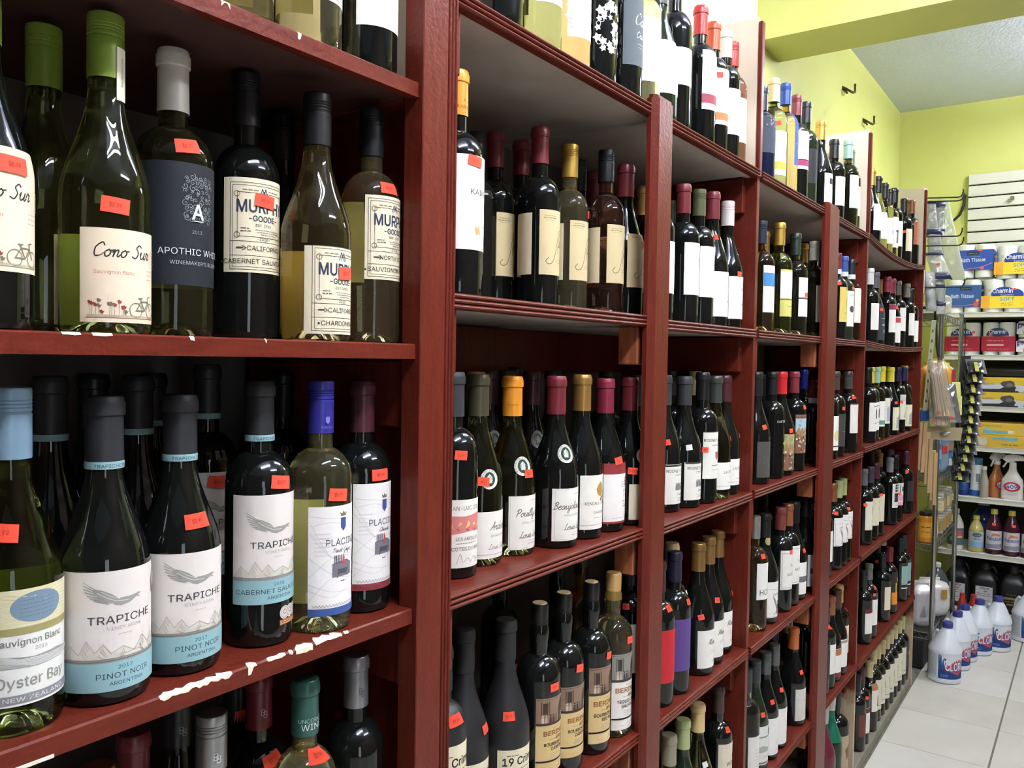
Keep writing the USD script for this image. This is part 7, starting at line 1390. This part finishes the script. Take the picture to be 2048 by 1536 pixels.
for l, a, b, w0, w1, d, st in BG:
    t = thing('plastic_bag_pack', l, 'bag'); s = len(l)
    put(t, 'film', sheet(a, b, w0, w1, d, s), MILK if 'white' in l else CLEARF, 60)
    put(t, 'contents', sheet(np.array(a)*.97+np.array(b)*.03, b, w0*.86, w1*.88, d*.7, s+1), plain('#d5d8d4', .5, 0, .4, 'folded_plastic'), 60)
    a_, b_ = np.array(a), np.array(b)
    for q0, q1 in st: put(t, 'navy_band', sheet(a_+(b_-a_)*q0, a_+(b_-a_)*q1, w0*1.04, w1*1.04, d*1.15+.006, s+2, 8, 4), NAVY, 60)
    if 'red' in l:
        c = a_+(b_-a_)*.45; put(t, 'price_sticker', bx(c[0]-.028, c[0]-.026, c[1]-.015, c[1]-.001, c[2]-.006, c[2]+.006), STICK)
t = thing('plastic_sheet', 'big milky plastic sheet hanging behind the hooked bags', 'plastic sheet'); put(t, 'film', sheet((4.840, -0.035, 2.460), (4.840, -0.081, 2.043), .04, .13, .035, 3, 10, 20), MILK, 60)
t = thing('small_white_bag', 'crumpled clear and white bag on top of the wire rack', 'bag', (5.05, -.005, 1.872)); m = pillow(.10, .10, .11, .9); m.vertices += (meshkit.fbm(m.vertices*25, 3, 4)[:, None]-.5)*.03*np.array([1, 1, 0]); put(t, 'film', m, MILK, 60); put(t, 'label', bx(-.056, -.054, -.03, .02, .01, .05), paper('#d9dfe0'))
t = thing('small_white_bag', 'folded clear bag lying at the near end of the rack top', 'bag', (4.86, .01, 1.872)); m = pillow(.11, .12, .06, .9); m.vertices += (meshkit.fbm(m.vertices*25, 3, 6)[:, None]-.5)*.02*np.array([1, 1, 0]); put(t, 'film', m, MILK, 60); put(t, 'navy_band', bx(-.064, -.062, -.05, .05, .02, .035), NAVY)
def ribbon(a, b, w, th, dirv=(.62, -.78, 0)):
    a, b, s = np.array(a, float), np.array(b, float), np.array(dirv, float); s /= np.linalg.norm(s); n = np.cross(s, (0, 0, 1.0)); n /= np.linalg.norm(n)
    v = [p+s*sx*w/2+n*sn*th/2 for p in (a, b) for sx, sn in ((-1, -1), (1, -1), (1, 1), (-1, 1))]
    m = trimesh.convex.convex_hull(np.array(v)); return m
t = thing('clip_strip', 'grey translucent hanging strip with blue tag below, in front of the rack post', 'strip')
put(t, 'strip', ribbon((4.700, -0.024, 1.830), (4.700, 0.005, 1.365), .024, .002), MILK); put(t, 'tag', ribbon((4.700, 0.007, 1.370), (4.700, 0.006, 1.313), .045, .004), plain('#23447a', .4, 0, .5, 'card'))
for k in range(8):
    a, b = np.array((4.695, -0.023, 1.800)), np.array((4.695, 0.002, 1.391)); c = a+(b-a)*(k+.5)/8; put(t, 'slot', ribbon(c+np.array([-.003, 0, .008]), c+np.array([-.003, 0, -.008]), .005, .001), DARKIN)
put(rk, 'knotted_cord', tube(np.array([(4.730, -0.022, 1.903), (4.730, -0.026, 1.832), (4.730, -0.033, 1.768), (4.730, -0.037, 1.704), (4.730, -0.045, 1.642)]), [.004, .008, .005, .008, .006], 8), BLACKW, 50)
put(rk, 'cord', tube(np.array([(5.500, -0.070, 1.876), (5.500, -0.076, 1.750), (5.500, -0.071, 1.645)]), .0035, 6), BLACKW, 50)
WOODS = [M('pale_wood_%d' % i, {'g': ('geometry', {}), 'mp': ('mapping', {'scale': (60., 60., 3.)}), 'n': ('noise_texture', {'scale': 3., 'detail': 3.}), 'r': ('rgb_ramp', {'ramp': [(.3, lin(a)), (.7, lin(b))]}), 'p': ('principled_bsdf', {'roughness': .5})}, [('g.position', 'mp.vector'), ('mp.vector', 'n.vector'), ('n.fac', 'r.fac'), ('r.color', 'p.base_color')]) for i, (a, b) in enumerate((('#b0926a', '#c2a57c'), ('#a98a60', '#b99b70'), ('#d2b994', '#e4cfae')))]
SK = [('upper left pair of pale wooden sticks under the blue tag', [(1844, 846, 1836, 940), (1851, 845, 1844, 944)]), ('middle pair of pale wooden sticks hanging below', [(1857, 866, 1850, 968), (1862, 880, 1857, 985)]), ('lowest pair of pale wooden sticks', [(1867, 905, 1862, 1000), (1871, 915, 1868, 1006)])]
STK = [[((4.660, 0.011, 1.305), (4.660, 0.020, 1.063)), ((4.660, -0.005, 1.308), (4.660, 0.004, 1.052))], [((4.680, -0.017, 1.259), (4.680, -0.011, 0.992)), ((4.680, -0.030, 1.224), (4.680, -0.026, 0.948))], [((4.700, -0.042, 1.167), (4.700, -0.036, 0.910)), ((4.700, -0.050, 1.155), (4.700, -0.050, 0.886))]]
for (l, _), prs in zip(SK, STK):
    t = thing('wooden_stick_pair', l, 'sticks')
    for i, (a, b) in enumerate(prs): put(t, 'stick', ribbon(a, b, .019, .007), WOODS[i % 2])
for l, a, b, n, sd in (('upper clear pouch of bamboo skewers in front of the rack', (4.660, -0.045, 1.614), (4.660, -0.093, 1.346), 9, 1), ('lower clear pouch of bamboo skewers, mostly covered', (4.690, -0.039, 1.500), (4.690, -0.068, 1.297), 8, 2)):
    t = thing('skewer_pouch', l, 'pouch'); a, b = np.array(a), np.array(b); r = random.Random(sd); s = np.array((.35, -1, 0)); s /= np.linalg.norm(s)
    put(t, 'film', sheet(a+np.array([0, 0, .012]), b-np.array([0, 0, .006]), .075, .098, .030, sd+20), CLEARF, 60)
    for k in range(n):
        o = s*(k-(n-1)/2)*.0085; j = s*r.uniform(-.002, .002)+np.array([r.uniform(-.004, .004), 0, 0]); put(t, 'skewer', tube(np.array([a+o*.72+j, b+o+j]), .0042, 6), WOODS[2], 50)
    c = b+np.array([-.02, 0, .02]); put(t, 'price_sticker', bx(c[0]-.001, c[0], c[1]+.02, c[1]+.034, c[2]-.008, c[2]+.004), STICK)
t = thing('foil_pouch', 'silver foil pouch with pale yellow hang cards beside the skewers', 'pouch'); put(t, 'film', sheet((4.740, -0.100, 1.506), (4.740, -0.124, 1.311), .05, .07, .02, 31), plain('#b9bdc2', .2, .8, .5, 'foil_film'), 60); c = np.array((4.700, -0.117, 1.338)); put(t, 'price_sticker', ribbon(c+np.array([0, 0, .008]), c-np.array([0, 0, .008]), .024, .001), STICK)
put(t, 'hang_card', ribbon((4.850, -0.114, 1.515), (4.850, -0.121, 1.422), .045, .001), paper('#dfe08a'))
put(t, 'hang_card', ribbon((4.830, -0.127, 1.443), (4.830, -0.128, 1.345), .045, .001), paper('#d8da80'))
t = thing('backing_card', 'tan hang card with shiny spoon below the skewers', 'card'); put(t, 'card', ribbon((4.760, -0.081, 1.284), (4.760, -0.074, 1.217), .16, .002, (.2, -1, 0)), paper('#b3a37f')); put(t, 'spoon', tube(np.array([(4.740, -0.062, 1.248), (4.740, -0.085, 1.252), (4.740, -0.107, 1.261)]), [.006, .012, .004], 8), CHROME, 50)
# cascade of black blister packs on a strip
t = thing('clip_strip', 'black hanging strip behind the cascade of black blister packs', 'strip'); put(t, 'strip', ribbon((5.270, -0.107, 1.655), (5.270, -0.078, 0.948), .05, .003, (.25, -1, 0)), BLACKW)
BK = [(5.210, -0.165, 1.597), (5.210, -0.157, 1.539), (5.210, -0.151, 1.480), (5.210, -0.148, 1.422), (5.210, -0.145, 1.367), (5.210, -0.144, 1.311), (5.210, -0.140, 1.256), (5.210, -0.137, 1.203), (5.210, -0.131, 1.150), (5.210, -0.123, 1.099), (5.210, -0.112, 1.048), (5.210, -0.099, 0.996)]
b0 = None
for k, c in enumerate(BK):
    l = 'black blister pack with yellow sticker, %s from the top of the cascade' % ORD[k]
    if b0 is None:
        b0 = thing('blister_pack', l, 'pack', c, 0, 'black blister packs hanging in a cascade')
        put(b0, 'card', ribbon((.024, .012, .040), (-.024, -.012, -.040), .090, .002, (.25, -1, 0)), plain('#1c1d1c', .4, 0, .5, 'card'))
        put(b0, 'blister', sheet((.009, .009, .030), (-.031, -.009, -.032), .068, .070, .011, 2, 8, 10, (.25, -1, 0)), plain('#2c2e2d', .12, 0, .5, 'smoky_film'), 60)
        put(b0, 'yellow_sticker', ribbon((-.010, .002, .024), (-.046, -.012, -.026), .019, .001, (.25, -1, 0)), paper('#a3a24a'))
    else: copy_of(b0, 'blister_pack', l, 'pack', c, 0, 'black blister packs hanging in a cascade')
